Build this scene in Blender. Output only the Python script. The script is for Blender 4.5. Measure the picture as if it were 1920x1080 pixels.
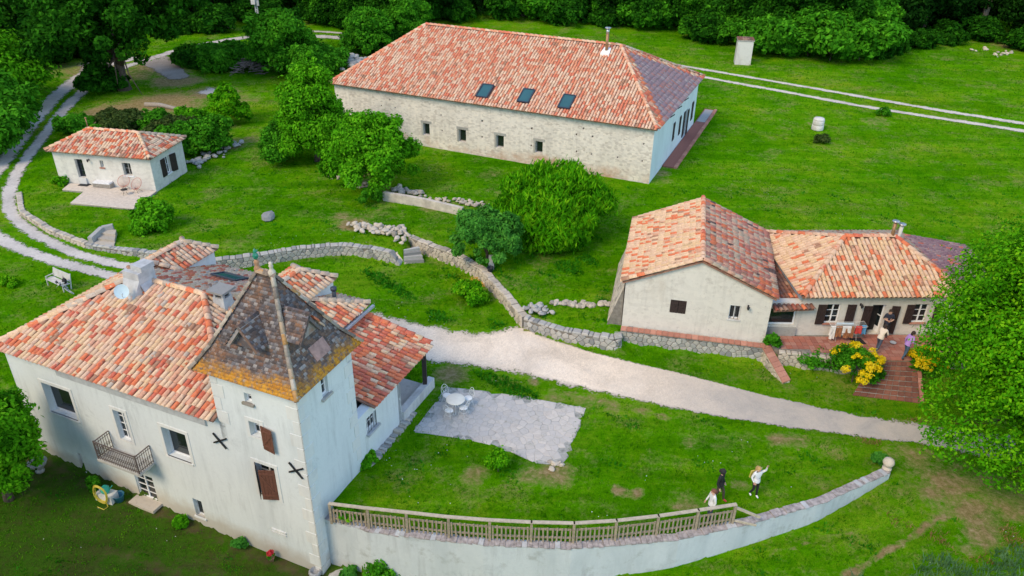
import bpy, bmesh, math, random
import numpy as np
from mathutils import Vector, Matrix
random.seed(7); rng = np.random.default_rng(7)
SC = bpy.context.scene; COL = SC.collection
for o in list(bpy.data.objects): bpy.data.objects.remove(o)
# ---------------------------------------------------------------- camera, sky, sun, exposure
HCAM = 24.0; FPX = 1484.0; PITCH = math.radians(29.73); ROLL = math.radians(0.95)
_F = np.array([0, math.cos(PITCH), -math.sin(PITCH)]); _R = np.array([1.0, 0, 0]); _U = np.cross(_R, _F)
_R2 = math.cos(ROLL)*_R + math.sin(ROLL)*_U; _U2 = -math.sin(ROLL)*_R + math.cos(ROLL)*_U
cam_d = bpy.data.cameras.new('camera'); cam = bpy.data.objects.new('camera', cam_d); COL.objects.link(cam)
cam_d.sensor_width = 36; cam_d.lens = 36*FPX/1920; cam_d.clip_end = 3000; cam_d.clip_start = .5
cam.matrix_world = Matrix(((_R2[0], _U2[0], -_F[0], 0), (_R2[1], _U2[1], -_F[1], 0), (_R2[2], _U2[2], -_F[2], HCAM), (0, 0, 0, 1)))
SC.camera = cam
SUN_EL = math.radians(44); SUN_ROT = math.radians(132)
world = bpy.data.worlds.new('World'); SC.world = world; world.use_nodes = True
wn = world.node_tree; bg = wn.nodes['Background']; sky = wn.nodes.new('ShaderNodeTexSky')
sky.sky_type = 'NISHITA'; sky.sun_disc = False; sky.sun_elevation = SUN_EL; sky.sun_rotation = SUN_ROT
sky.air_density = 1.2; sky.dust_density = 0.3; sky.ozone_density = 2.5
wn.links.new(sky.outputs[0], bg.inputs[0]); bg.inputs[1].default_value = 0.118
sd = Vector((-math.cos(SUN_EL)*math.sin(SUN_ROT), math.cos(SUN_EL)*math.cos(SUN_ROT), math.sin(SUN_EL)))
sl = bpy.data.lights.new('sun', 'SUN'); sl.energy = 1.5; sl.angle = math.radians(28); sl.color = (1, .80, .56)
so = bpy.data.objects.new('sun', sl); COL.objects.link(so); so.rotation_euler = sd.to_track_quat('Z', 'Y').to_euler()
so.location = (-60, -40, 80)
vs = SC.view_settings; vs.view_transform = 'Standard'; vs.look = 'None'; vs.gamma = 1; vs.use_curve_mapping = False; vs.exposure = 1.2
SC.cycles.max_bounces = 6; SC.cycles.transparent_max_bounces = 12

# ---------------------------------------------------------------- measuring helpers (pixel of the photograph -> point of the place)
def ray(x, y): return _R2*(x-960)/FPX - _U2*(y-540)/FPX + _F
def P(x, y, z):
    d = ray(x, y); return np.array([0, 0, HCAM]) + d*((z-HCAM)/d[2])
def sstep(t):
    t = np.clip(t, 0, 1); return t*t*(3-2*t)
def polydist(x, y, pts):
    """signed distance to a polyline (positive on its left side), nearest arc parameter index"""
    best = np.full(x.shape, 1e9); sg = np.zeros(x.shape); par = np.zeros(x.shape)
    for i in range(len(pts)-1):
        ax, ay = pts[i]; bx, by = pts[i+1]; dx, dy = bx-ax, by-ay; L2 = dx*dx+dy*dy
        t = np.clip(((x-ax)*dx+(y-ay)*dy)/L2, 0, 1)
        qx, qy = x-ax-t*dx, y-ay-t*dy; d = np.hypot(qx, qy)
        s = np.sign(dx*(y-ay)-dy*(x-ax)); m = d < best-1e-6
        best = np.where(m, d, best); sg = np.where(m, s, sg); par = np.where(m, i+t, par)
    return best*np.where(sg == 0, 1, sg), par
def inpoly(x, y, pts):
    c = np.zeros(x.shape, bool); n = len(pts)
    for i in range(n):
        x1, y1 = pts[i][:2]; x2, y2 = pts[(i+1) % n][:2]
        if y1 == y2: continue
        c ^= ((y1 > y) != (y2 > y)) & (x < (x2-x1)*(y-y1)/(y2-y1)+x1)
    return c
AX = np.array([.9215, -.3883, 0]); BX = np.array([.3883, .9215, 0]); ZX = np.array([0, 0, 1.0])
def AB(a, b, z=0): return a*AX + b*BX + z*ZX

# the two boundaries where the ground steps: the big curved front wall and the dry stone garden walls behind
def ABxy(a, b): return (a*.9215+b*.3883, -a*.3883+b*.9215)
WALLC = [ABxy(-16.0, 18.62), tuple(P(690, 995, -.16)[:2]), (-3.97, 22.2), (-.8, 21.66), (2.4, 21.53), (3.5, 21.66), (6.6, 22.04), (9.4, 22.85), (12.9, 24.1), (16.55, 26.0)]
_wc = np.array(WALLC); _wt = np.gradient(_wc, axis=0); _wt /= np.linalg.norm(_wt, axis=1)[:, None]; _wi = _wc+np.stack([-_wt[:, 1], _wt[:, 0]], 1)*.24
FRONT = [(-300, 33), (-60, 33), (-30, 32), (-22.2, 29.3), ABxy(-20, 18.5), ABxy(-16.2, 18.95)]+[tuple(q) for q in _wi[1:]]+[(22, 29), (40, 34), (300, 60)]
FRONT_W = [4, 4, 3, .5, .4, .1, .08, .08, .08, .08, .08, .08, .08, .1, .3, 2, 5, 5]
LOWX = [-300, -60, -22.4, -12.3, -7.7, -5, 4.4, 9.2, 12.8, 15, 17, 22, 300]
LOWZ = [-2, -2, -2.1, -2.95, -3.0, -2.7, -1.6, -1.1, -.85, -.5, -.05, 0, 0]
_lw = [P(x, y, .15)[:2] for x, y in ((37, 365), (42, 400), (100, 436), (165, 461), (260, 477), (330, 488))]
_mw = [P(x, y, .75)[:2] for x, y in ((400, 486), (480, 476), (560, 463), (640, 456), (700, 463), (752, 477))]
_mr = [P(x, y, .8)[:2] for x, y in ((770, 444), (862, 480), (905, 505), (950, 550), (985, 592), (1062, 615), (1160, 634))]
MID = [(-46, 110), (-43, 80), (-39.5, 62)] + [tuple(p) for p in _lw] + [tuple(p) for p in _mw] + [tuple(p) for p in _mr] + \
      [(6.1, 36.2), (13.2, 34.75), (14, 34.4), (18.6, 33.5), (20.8, 33.5), (25, 32.5), (60, 28), (300, 20)]
MID_W = [6, 4, 2, .3, .12, .12, .12, .12, .2, .15, .12, .12, .12, .12, .12, .12, .12, .12, .12, .12, .12, .15, .3, .3, .3, .3, .3, 1.5, 4, 4]
MID_H = [.3, .3, .3, .3, .3, .3, .3, .4, .6, .7, .7, .7, .7, .7, .7, .8, .8, .8, .7, .7, .7, .8, .9, .9, .9, .9, .9, .5, .2, .2]
MIDP = [(-46.01, 5000)]+MID+[(5000, -300), (5000, 5000)]; FRONTP = [(-5000, 33.01)]+FRONT+[(5000, 300), (5000, 5000), (-5000, 5000)]
def G(x, y):
    x = np.asarray(x, float); y = np.asarray(y, float)
    low = np.interp(x, LOWX, LOWZ)
    d, p = polydist(x, y, MID); d = np.where(inpoly(x, y, MIDP), np.abs(d), -np.abs(d)); w = np.interp(p, range(len(MID_W)), MID_W); h = np.interp(p, range(len(MID_H)), MID_H)
    up = h*sstep((d/w+1)/2)
    up = up + np.clip((y-45)/12, 0, 1)*(np.interp(x, [-24, -12], [.25, .5])-up)*(d > 0)*np.clip(d/4, 0, 1)
    up = up + .025*np.sin(x*.21+1)*np.sin(y*.17)*np.clip((y-30)/30, 0, 1)
    up = up + np.clip(y-112-.1*np.abs(x), 0, 400)*.10
    d2, p2 = polydist(x, y, FRONT); d2 = np.where(inpoly(x, y, FRONTP), np.abs(d2), -np.abs(d2)); w2 = np.interp(p2, range(len(FRONT_W)), FRONT_W)
    s = sstep((d2/w2+1)/2)
    return low+(up-low)*s
def g1(x, y): return float(G(np.array([x]), np.array([y]))[0])
def PG(px, py, dz=0):
    z = .3
    for _ in range(12):
        p = P(px, py, z+dz); z = .5*z+.5*g1(p[0], p[1])
    p = P(px, py, z+dz); return np.array([p[0], p[1], z])

# ---------------------------------------------------------------- scene graph helpers
def lk(o):
    COL.objects.link(o); return o
def T(name, label, cat, loc=(0, 0, 0), rz=0, group=None):
    o = lk(bpy.data.objects.new(name, None)); o.location = loc; o.rotation_euler = (0, 0, rz); o.empty_display_size = .2
    o['label'] = label; o['category'] = cat
    if group: o['group'] = group
    return o
def tag(o, label, cat, group=None):
    o['label'] = label; o['category'] = cat
    if group: o['group'] = group
    return o
def OB(name, me, parent=None, kind=None, loc=None, mw=None):
    o = lk(bpy.data.objects.new(name, me))
    if parent: o.parent = parent
    if loc is not None: o.location = loc
    if mw is not None: o.matrix_local = mw
    if kind: o['kind'] = kind
    return o
def mesh_np(name, V, Fq, mats, smooth=False, midx=None):
    me = bpy.data.meshes.new(name); V = np.asarray(V, np.float32); Fq = np.asarray(Fq, np.int32)
    n, k = Fq.shape
    me.vertices.add(len(V)); me.vertices.foreach_set('co', V.ravel())
    me.loops.add(n*k); me.loops.foreach_set('vertex_index', Fq.ravel())
    me.polygons.add(n); me.polygons.foreach_set('loop_start', np.arange(0, n*k, k, dtype=np.int32))
    me.polygons.foreach_set('loop_total', np.full(n, k, np.int32))
    if smooth: me.polygons.foreach_set('use_smooth', np.ones(n, bool))
    for m in (mats if isinstance(mats, (list, tuple)) else [mats]): me.materials.append(m)
    if midx is not None: me.polygons.foreach_set('material_index', np.asarray(midx, np.int32))
    me.update(); me.validate(); return me
class MB:
    def __init__(s): s.v = []; s.f = []; s.m = []; s.mi = 0; s.sm = []
    def add(s, vs, fs, smooth=False):
        k = len(s.v); s.v += [tuple(float(c) for c in q) for q in vs]
        for f in fs: s.f.append([i+k for i in f]); s.m.append(s.mi); s.sm.append(smooth)
        return s
    def mat(s, i): s.mi = i; return s
    def box(s, c, d, R=None, taper=1.0):
        x, y, z = d[0]/2, d[1]/2, d[2]/2; q = []
        for sz in (-1, 1):
            t = taper if sz > 0 else 1
            for sx, sy in ((-1, -1), (1, -1), (1, 1), (-1, 1)): q.append((sx*x*t, sy*y*t, sz*z))
        if R is not None: q = [tuple(R @ Vector(p)) for p in q]
        return s.add([(p[0]+c[0], p[1]+c[1], p[2]+c[2]) for p in q], [(3, 2, 1, 0), (4, 5, 6, 7), (0, 1, 5, 4), (1, 2, 6, 5), (2, 3, 7, 6), (3, 0, 4, 7)])
    def obox(s, O, U, V, W):
        O, U, V, W = map(np.asarray, (O, U, V, W)); q = [O, O+U, O+U+V, O+V]; q += [p+W for p in q]
        return s.add(q, [(3, 2, 1, 0), (4, 5, 6, 7), (0, 1, 5, 4), (1, 2, 6, 5), (2, 3, 7, 6), (3, 0, 4, 7)])
    def prism(s, pts, W):
        n = len(pts); q = [np.asarray(p, float) for p in pts]; q += [p+np.asarray(W) for p in q]
        return s.add(q, [tuple(range(n-1, -1, -1)), tuple(range(n, 2*n))]+[(i, (i+1) % n, n+(i+1) % n, n+i) for i in range(n)])
    def bar(s, a, b, w, h=None):
        a = Vector(a); b = Vector(b); d = (b-a); L = d.length; R = d.to_track_quat('X', 'Z').to_matrix()
        return s.box((a+b)/2, (L, w, h or w), R)
    def tube(s, path, r, n=6, closed=False, smooth=True):
        pts = [Vector(p) for p in path]; k = len(pts); rs = r if isinstance(r, (list, tuple)) else [r]*k
        vs = []; up = Vector((.13, .29, .95)).normalized()
        for i, p in enumerate(pts):
            if closed: d = pts[(i+1) % k]-pts[i-1]
            else: d = pts[min(i+1, k-1)]-pts[max(i-1, 0)]
            if d.length < 1e-9: d = Vector((0, 0, 1))
            d.normalize(); a = d.cross(up)
            if a.length < .2: a = d.cross(Vector((1, .1, 0)))
            a.normalize(); b = d.cross(a)
            for j in range(n):
                t = 2*math.pi*j/n; vs.append(p+rs[i]*(math.cos(t)*a+math.sin(t)*b))
        fs = []
        for i in range(k if closed else k-1):
            i2 = (i+1) % k
            for j in range(n): fs.append((i*n+j, i*n+(j+1) % n, i2*n+(j+1) % n, i2*n+j))
        if not closed: fs += [tuple(range(n-1, -1, -1)), tuple((k-1)*n+j for j in range(n))]
        return s.add(vs, fs, smooth)
    def lathe(s, prof, c=(0, 0, 0), n=14, smooth=True):
        vs = []; fs = []; k = len(prof)
        for r, z in prof:
            for j in range(n):
                t = 2*math.pi*j/n; vs.append((c[0]+r*math.cos(t), c[1]+r*math.sin(t), c[2]+z))
        for i in range(k-1):
            for j in range(n): fs.append((i*n+j, i*n+(j+1) % n, (i+1)*n+(j+1) % n, (i+1)*n+j))
        if prof[0][0] > 1e-4: fs.append(tuple(range(n-1, -1, -1)))
        if prof[-1][0] > 1e-4: fs.append(tuple((k-1)*n+j for j in range(n)))
        return s.add(vs, fs, smooth)
    def ball(s, c, r, n=8, k=6):
        r = r if isinstance(r, (tuple, list)) else (r, r, r); vs = []; fs = []
        for i in range(k+1):
            p = math.pi*i/k
            for j in range(n):
                t = 2*math.pi*j/n; vs.append((c[0]+r[0]*math.sin(p)*math.cos(t), c[1]+r[1]*math.sin(p)*math.sin(t), c[2]-r[2]*math.cos(p)))
        for i in range(k):
            for j in range(n): fs.append((i*n+j, i*n+(j+1) % n, (i+1)*n+(j+1) % n, (i+1)*n+j))
        return s.add(vs, fs, True)
    def mesh(s, name, mats):
        me = bpy.data.meshes.new(name); me.from_pydata(s.v, [], s.f)
        for m in (mats if isinstance(mats, (list, tuple)) else [mats]): me.materials.append(m)
        me.polygons.foreach_set('material_index', s.m); me.polygons.foreach_set('use_smooth', s.sm)
        me.update(); return me
    def build(s, name, mats, parent=None, kind=None, loc=None, mw=None): return OB(name, s.mesh(name, mats), parent, kind, loc, mw)

# ---------------------------------------------------------------- materials
def NT(name):
    m = bpy.data.materials.new(name); m.use_nodes = True; nt = m.node_tree; return m, nt, nt.nodes['Principled BSDF']
def nd(nt, t, **kw):
    n = nt.nodes.new(t)
    for k, v in kw.items(): setattr(n, k, v)
    return n
def noise(nt, vec, scale, detail=4, rough=.6, dist=0):
    n = nd(nt, 'ShaderNodeTexNoise'); n.inputs['Scale'].default_value = scale; n.inputs['Detail'].default_value = detail
    n.inputs['Roughness'].default_value = rough; n.inputs['Distortion'].default_value = dist; nt.links.new(vec, n.inputs['Vector']); return n.outputs['Fac']
def ramp(nt, fac, stops, interp='LINEAR'):
    r = nd(nt, 'ShaderNodeValToRGB'); cr = r.color_ramp; cr.interpolation = interp
    while len(cr.elements) < len(stops): cr.elements.new(.5)
    for e, (p, c) in zip(cr.elements, stops): e.position = p; e.color = (*c[:3], 1)
    nt.links.new(fac, r.inputs[0]); return r.outputs[0]
def mix(nt, fac, a, b, mode='MIX'):
    m = nd(nt, 'ShaderNodeMix', data_type='RGBA', blend_type=mode)
    for sock, v in ((m.inputs[0], fac), (m.inputs[6], a), (m.inputs[7], b)):
        if isinstance(v, (int, float)): sock.default_value = v
        elif isinstance(v, (tuple, list)): sock.default_value = (*v[:3], 1)
        else: nt.links.new(v, sock)
    return m.outputs[2]
def mth(nt, op, a, b=None, clamp=False):
    m = nd(nt, 'ShaderNodeMath', operation=op, use_clamp=clamp)
    for i, v in enumerate((a, b)):
        if v is None: continue
        if isinstance(v, (int, float)): m.inputs[i].default_value = v
        else: nt.links.new(v, m.inputs[i])
    return m.outputs[0]
def mrange(nt, v, a, b, c=0, d=1):
    m = nd(nt, 'ShaderNodeMapRange'); m.clamp = True; nt.links.new(v, m.inputs[0])
    for i, q in enumerate((a, b, c, d)): m.inputs[i+1].default_value = q
    return m.outputs[0]
def bump(nt, bsdf, h, strength=.4, dist=.02):
    b = nd(nt, 'ShaderNodeBump'); b.inputs['Strength'].default_value = strength; b.inputs['Distance'].default_value = dist
    nt.links.new(h, b.inputs['Height']); nt.links.new(b.outputs[0], bsdf.inputs['Normal'])
def wpos(nt): return nd(nt, 'ShaderNodeNewGeometry').outputs['Position']
def island(nt):
    g = nd(nt, 'ShaderNodeNewGeometry'); oi = nd(nt, 'ShaderNodeObjectInfo')
    return mth(nt, 'FRACT', mth(nt, 'ADD', g.outputs['Random Per Island'], mth(nt, 'MULTIPLY', oi.outputs['Random'], 7.31)))
def plain(name, col, rough=.7, var=.15, scale=3, metal=0, bmp=0, spec=None):
    m, nt, b = NT(name); p = wpos(nt); n = noise(nt, p, scale, 5)
    d = tuple(c*(1-var) for c in col); l = tuple(min(1, c*(1+var)) for c in col)
    nt.links.new(ramp(nt, n, [(.3, d), (.7, l)]), b.inputs['Base Color']); b.inputs['Roughness'].default_value = rough; b.inputs['Metallic'].default_value = metal
    if spec is not None: b.inputs['Specular IOR Level'].default_value = spec
    if bmp: bump(nt, b, noise(nt, p, scale*6, 4), bmp, .02)
    return m
def tilemat(name, pal, weather=.35, stain=(.12, .09, .07), rough=.85):
    m, nt, b = NT(name); p = wpos(nt); r = island(nt); st = []; acc = 0; tot = sum(w for w, _ in pal)
    for w, c in pal: st.append((acc/tot, c)); acc += w
    r = mth(nt, 'ADD', r, mth(nt, 'MULTIPLY', mth(nt, 'SUBTRACT', noise(nt, p, .55, 4, .6), .5), .7), True)
    c = ramp(nt, r, st, 'CONSTANT')
    r2 = mth(nt, 'FRACT', mth(nt, 'MULTIPLY', r, 37.7))
    c = mix(nt, 1, c, ramp(nt, r2, [(0, (.86, .84, .82)), (1, (1.08, 1.08, 1.06))]), 'MULTIPLY')
    c = mix(nt, mrange(nt, noise(nt, p, 9, 5, .7), .52, .8, 0, weather), c, (.62, .52, .42))
    c = mix(nt, mrange(nt, noise(nt, p, 2.6, 7, .8), .55, .74, 0, .8), c, stain)
    nt.links.new(c, b.inputs['Base Color']); b.inputs['Roughness'].default_value = rough; b.inputs['Specular IOR Level'].default_value = .25
    bump(nt, b, noise(nt, p, 40, 3), .3, .01); return m
CR = (.70, .50, .34); CR2 = (.65, .45, .32); OR = (.65, .185, .085); RD = (.55, .14, .085); PK = (.62, .34, .23); BR = (.36, .20, .13); YL = (.66, .46, .28); GY = (.48, .41, .34)
M = {}
M['tile_manor'] = tilemat('manor tile', [(5, CR), (4, CR2), (3, YL), (4, OR), (3, RD), (3, PK), (1, GY), (.5, BR)])
M['tile_red'] = tilemat('lean-to tile', [(2, CR), (1, YL), (5, OR), (5, RD), (3, PK), (.6, BR)])
M['tile_barn'] = tilemat('barn tile', [(5, (.70, .50, .36)), (4, (.66, .43, .31)), (5, (.65, .28, .165)), (4, (.62, .19, .11)), (3, PK), (.5, BR)], .3)
M['tile_barn_end'] = tilemat('barn end tile', [(4, (.29, .20, .22)), (4, (.24, .17, .20)), (2, (.36, .16, .14)), (2, (.32, .26, .27))], .3, rough=.6)
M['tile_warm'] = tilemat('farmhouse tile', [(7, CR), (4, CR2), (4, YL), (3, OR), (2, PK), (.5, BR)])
M['tile_pink'] = tilemat('farmhouse shade tile', [(4, (.50, .38, .27)), (4, PK), (3, (.46, .2, .15)), (2, OR), (1.4, RD), (.8, BR), (.5, (.12, .08, .07))])  # right-hand slopes: their shade is put into these duller tile tones
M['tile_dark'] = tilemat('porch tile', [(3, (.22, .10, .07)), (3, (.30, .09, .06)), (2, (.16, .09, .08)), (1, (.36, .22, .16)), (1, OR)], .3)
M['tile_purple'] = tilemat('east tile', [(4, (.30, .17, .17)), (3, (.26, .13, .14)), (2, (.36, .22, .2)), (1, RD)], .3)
M['tile_cabin'] = tilemat('cabin tile', [(6, CR), (3, CR2), (4, OR), (2, RD), (2, PK), (1.5, BR)], .3)
M['tile_cap'] = tilemat('ridge tile', [(5, CR2), (3, CR), (2, GY), (1, OR), (1, YL)], .4)
M['tile_cap_red'] = tilemat('ridge tile red', [(3, CR2), (3, OR), (2, PK), (1, RD)], .3)
M['underlay'] = plain('roof mortar bed', (.26, .14, .095), .95, .35, 3)
def render_wall(name, base, dirt, lo=.5, hi=.75, vor=None, bmp=.25, extra=None):
    m, nt, b = NT(name); p = wpos(nt)
    mp = nd(nt, 'ShaderNodeMapping'); mp.inputs['Scale'].default_value = (1, 1, .35); nt.links.new(p, mp.inputs[0])
    c = mix(nt, mrange(nt, noise(nt, mp.outputs[0], .55, 6, .65, .5), lo, hi), base, dirt)
    c = mix(nt, mrange(nt, noise(nt, p, 7, 5, .7), .45, .75, 0, .35), c, tuple(q*.82 for q in base))
    ms = nd(nt, 'ShaderNodeMapping'); ms.inputs['Scale'].default_value = (1, 1, .09); nt.links.new(p, ms.inputs[0])
    c = mix(nt, mth(nt, 'MULTIPLY', mrange(nt, noise(nt, ms.outputs[0], 3.2, 5, .7), .5, .7), mrange(nt, noise(nt, p, .5, 3), .4, .6, 0, .75)), c, tuple(q*.70 for q in base))
    c = mix(nt, mrange(nt, noise(nt, p, .9, 7, .8, .6), .57, .70, 0, .5), c, tuple(q*.8 for q in dirt))
    if vor:
        v = nd(nt, 'ShaderNodeTexVoronoi'); v.inputs['Scale'].default_value = vor[0]; v.inputs['Randomness'].default_value = .9
        mp2 = nd(nt, 'ShaderNodeMapping'); mp2.inputs['Scale'].default_value = (1, 1, 1.9); nt.links.new(p, mp2.inputs[0]); nt.links.new(mp2.outputs[0], v.inputs['Vector'])
        c = mix(nt, vor[1], c, mix(nt, 1, c, ramp(nt, v.outputs['Color'], [(0, (.62, .56, .50)), (.5, (1, .97, .92)), (1, (1.12, 1.05, .95))]), 'MULTIPLY'))
        c = mix(nt, mrange(nt, noise(nt, p, 5, 6, .8), .58, .7, 0, .55), c, tuple(q*.5 for q in dirt))
    if extra: c = extra(nt, p, c)
    nt.links.new(c, b.inputs['Base Color']); b.inputs['Roughness'].default_value = .92; b.inputs['Specular IOR Level'].default_value = .2
    bump(nt, b, noise(nt, p, 14, 6, .7), bmp, .03); return m
def damp_foot(nt, p, c):   # tan damp and soil splash along the sloping foot of the front walls
    s = nd(nt, 'ShaderNodeSeparateXYZ'); nt.links.new(p, s.inputs[0])
    g = mth(nt, 'ADD', mth(nt, 'MULTIPLY', s.outputs[0], -.062), -3.45)
    h = mth(nt, 'SUBTRACT', mth(nt, 'SUBTRACT', s.outputs[2], g), mth(nt, 'MULTIPLY', noise(nt, p, 1.2, 6, .75), 1.3))
    return mix(nt, mrange(nt, h, .35, -.35, 0, .75), c, (.46, .40, .31))
M['wall_white'] = render_wall('lime render', (.66, .69, .675), (.54, .57, .565), .5, .8, None, .25, damp_foot)
M['wall_gable'] = render_wall('roughcast', (.64, .615, .555), (.50, .45, .38), .55, .75, (3.2, .25), .4)
def barn_extra(nt, p, c):
    s = nd(nt, 'ShaderNodeSeparateXYZ'); nt.links.new(p, s.inputs[0])
    h = mth(nt, 'ADD', s.outputs[2], mth(nt, 'MULTIPLY', noise(nt, p, .45, 5, .7), 1.6))
    k = mth(nt, 'MULTIPLY', mrange(nt, h, 2.35, 1.9), mrange(nt, noise(nt, p, .22, 5, .7), .42, .6))
    return mix(nt, mth(nt, 'MULTIPLY', k, .75), c, (.42, .21, .10))
M['wall_barn'] = render_wall('barn rubble', (.72, .685, .64), (.58, .55, .515), .45, .75, (4.2, .75), .7, barn_extra)
M['wall_barn_end'] = render_wall('barn end shade render', (.60, .68, .68), (.52, .58, .58))  # blue sky-lit shade of the end wall is put into this colour
M['wall_cabin'] = render_wall('cabin render', (.66, .64, .59), (.52, .49, .44), .5, .75, (3.4, .3), .4)
def rw_extra(nt, p, c):
    w = noise(nt, p, 1.3, 6, .7)
    return mix(nt, mrange(nt, w, .56, .7, 0, .6), c, (.30, .31, .28))
M['wall_retain'] = render_wall('retaining render', (.56, .59, .59), (.42, .46, .47), .45, .75, None, .5, rw_extra)
M['coping'] = plain('weathered coping', (.33, .295, .28), .95, .45, 5, bmp=.6)
M['quoin'] = render_wall('quoin stone', (.68, .68, .64), (.58, .59, .57))
def stonemat(name, pal, moss=.3):
    m, nt, b = NT(name); p = wpos(nt); r = island(nt); n = len(pal)
    c = ramp(nt, r, [(i/n, q) for i, q in enumerate(pal)], 'LINEAR')
    c = mix(nt, mrange(nt, noise(nt, p, 6, 6, .75), .5, .75, 0, .5), c, tuple(q*.55 for q in pal[0]))
    c = mix(nt, mrange(nt, noise(nt, p, 1.7, 5, .7), .58, .7, 0, moss), c, (.13, .15, .06))
    nt.links.new(c, b.inputs['Base Color']); b.inputs['Roughness'].default_value = .95; b.inputs['Specular IOR Level'].default_value = .2
    bump(nt, b, noise(nt, p, 16, 5, .7), .5, .03); return m
M['stone'] = stonemat('dry stone', [(.42, .37, .29), (.55, .49, .40), (.27, .245, .21), (.52, .46, .37)])
M['stone_grey'] = stonemat('grey stone', [(.34, .34, .32), (.46, .45, .41), (.22, .225, .22), (.42, .40, .36)])
M['flag'] = stonemat('flagstone', [(.52, .475, .42), (.46, .44, .405), (.57, .525, .465), (.49, .465, .43)], .4)
M['mortar'] = plain('mortar', (.20, .18, .15), .98, .3, 5, bmp=.5)
M['joint'] = plain('patio joint', (.31, .31, .28), .98, .4, 4, bmp=.5)
M['concrete'] = plain('concrete', (.42, .43, .43), .9, .2, 3, bmp=.4)
M['concrete_w'] = render_wall('old white concrete', (.60, .59, .56), (.36, .33, .3), .5, .7)
M['lead'] = plain('zinc flashing', (.30, .36, .42), .45, .2, 3, metal=.3)
M['white'] = plain('white paint', (.76, .77, .77), .5, .06, 4)
M['white_iron'] = plain('white enamel iron', (.80, .79, .74), .45, .05, 4)
M['creamtop'] = plain('cream table top', (.78, .73, .60), .5, .06, 4)
M['wood_fence'] = plain('weathered fence wood', (.31, .25, .17), .9, .3, 9, bmp=.3)
M['wood_rail'] = plain('sun bleached rail', (.44, .38, .28), .85, .2, 6, bmp=.3)
M['wood_dark'] = plain('dark oak', (.028, .020, .018), .8, .3, 8, bmp=.3)
M['shutter_dk'] = plain('brown black shutter', (.032, .018, .016), .65, .25, 6)
M['shutter'] = plain('chestnut shutter', (.14, .055, .035), .6, .25, 10)
M['timber'] = plain('grey timber', (.30, .27, .23), .9, .25, 8, bmp=.3)
M['deck'] = plain('pale deck board', (.58, .50, .41), .8, .15, 5, bmp=.2)
M['glass'] = plain('dark window glass', (.012, .018, .020), .08, .2, 1, spec=.7)
M['skylight_glass'] = plain('skylight glass', (.03, .10, .11), .08, .1, 1, spec=.9)
M['dark_frame'] = plain('anthracite frame', (.03, .04, .06), .5, .1)
M['black'] = plain('black iron', (.012, .012, .013), .6, .2)
M['interior'] = plain('dim room', (.02, .019, .018), .9, .3)
M['terracotta'] = stonemat('terracotta paving', [(.36, .13, .09), (.42, .17, .12), (.30, .12, .09), (.40, .20, .15)], .1)
M['brick'] = stonemat('red brick coping', [(.44, .19, .13), (.50, .25, .18), (.38, .17, .12)], .1)
M['brick_step'] = stonemat('step brick', [(.25, .10, .065), (.30, .13, .085), (.20, .085, .06)], .15)
M['metal'] = plain('galvanised steel', (.45, .46, .46), .35, .15, 5, metal=.8)
M['pipe_rust'] = plain('rusty flue', (.30, .17, .08), .5, .3, 9, metal=.5)
M['green_glaze'] = plain('green glaze', (.02, .20, .13), .25, .3, 8)
M['clay'] = plain('clay pot', (.36, .20, .11), .85, .25, 6)
M['dish'] = plain('satellite dish', (.52, .66, .68), .5, .05)
M['bark'] = plain('bark', (.10, .075, .055), .95, .4, 8, bmp=.8)
M['bark_pale'] = plain('pale bark', (.24, .20, .15), .95, .3, 8, bmp=.8)
M['stick'] = plain('dead branch', (.22, .17, .15), .95, .35, 6)
M['hose'] = plain('yellow hose', (.62, .50, .06), .5, .1)
M['hose_o'] = plain('orange hose', (.62, .34, .03), .5, .1)
M['blue_pot'] = plain('blue plastic', (.03, .17, .25), .5, .15)
M['teal_pot'] = plain('teal plastic', (.02, .36, .26), .5, .15)
M['pot_grey'] = plain('stone urn', (.30, .30, .29), .9, .25, 8, bmp=.4)
M['red_petal'] = plain('red petals', (.55, .02, .03), .7, .3, 20)
for k_, c_ in dict(skin=(.52, .31, .22), hair_b=(.028, .017, .012), hair_r=(.15, .055, .03), hair_y=(.42, .28, .10), sh_white=(.66, .66, .66), sh_cream=(.66, .58, .48), sh_black=(.012, .012, .013), sh_purple=(.38, .22, .56), sh_navy=(.022, .028, .05), sh_yellow=(.50, .42, .08),
                   jeans=(.06, .08, .12), jeans_b=(.05, .10, .16), tr_black=(.012, .012, .014), tr_olive=(.06, .05, .03), shoe_w=(.75, .75, .74), shoe_r=(.48, .05, .05), shoe_k=(.02, .02, .02), cl_red=(.60, .06, .05), cl_blue=(.10, .32, .55), cl_white=(.74, .72, .68), cl_rust=(.33, .14, .06), cl_pink=(.66, .50, .46), cl_pale=(.50, .62, .68), eye=(.01, .01, .01), acapulco=(.48, .20, .15)).items():
    M[k_] = plain(k_.replace('_', ' '), c_, .8, .12, 6)
def leafmat(name, dark, mid, light, sat=None, tr=.3):
    m, nt, b = NT(name); p = wpos(nt); r = island(nt)
    v = mth(nt, 'ADD', mth(nt, 'MULTIPLY', r, .45), mth(nt, 'MULTIPLY', mrange(nt, noise(nt, p, 1.1, 4), .3, .7), .55))
    c = ramp(nt, v, [(.12, dark), (.52, mid), (.92, light)])
    nt.links.new(c, b.inputs['Base Color']); b.inputs['Roughness'].default_value = .8; b.inputs['Specular IOR Level'].default_value = .03
    t = nd(nt, 'ShaderNodeBsdfTranslucent'); nt.links.new(c, t.inputs[0]); mx = nd(nt, 'ShaderNodeMixShader'); mx.inputs[0].default_value = tr
    nt.links.new(b.outputs[0], mx.inputs[1]); nt.links.new(t.outputs[0], mx.inputs[2]); nt.links.new(mx.outputs[0], nt.nodes['Material Output'].inputs[0]); return m
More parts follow.
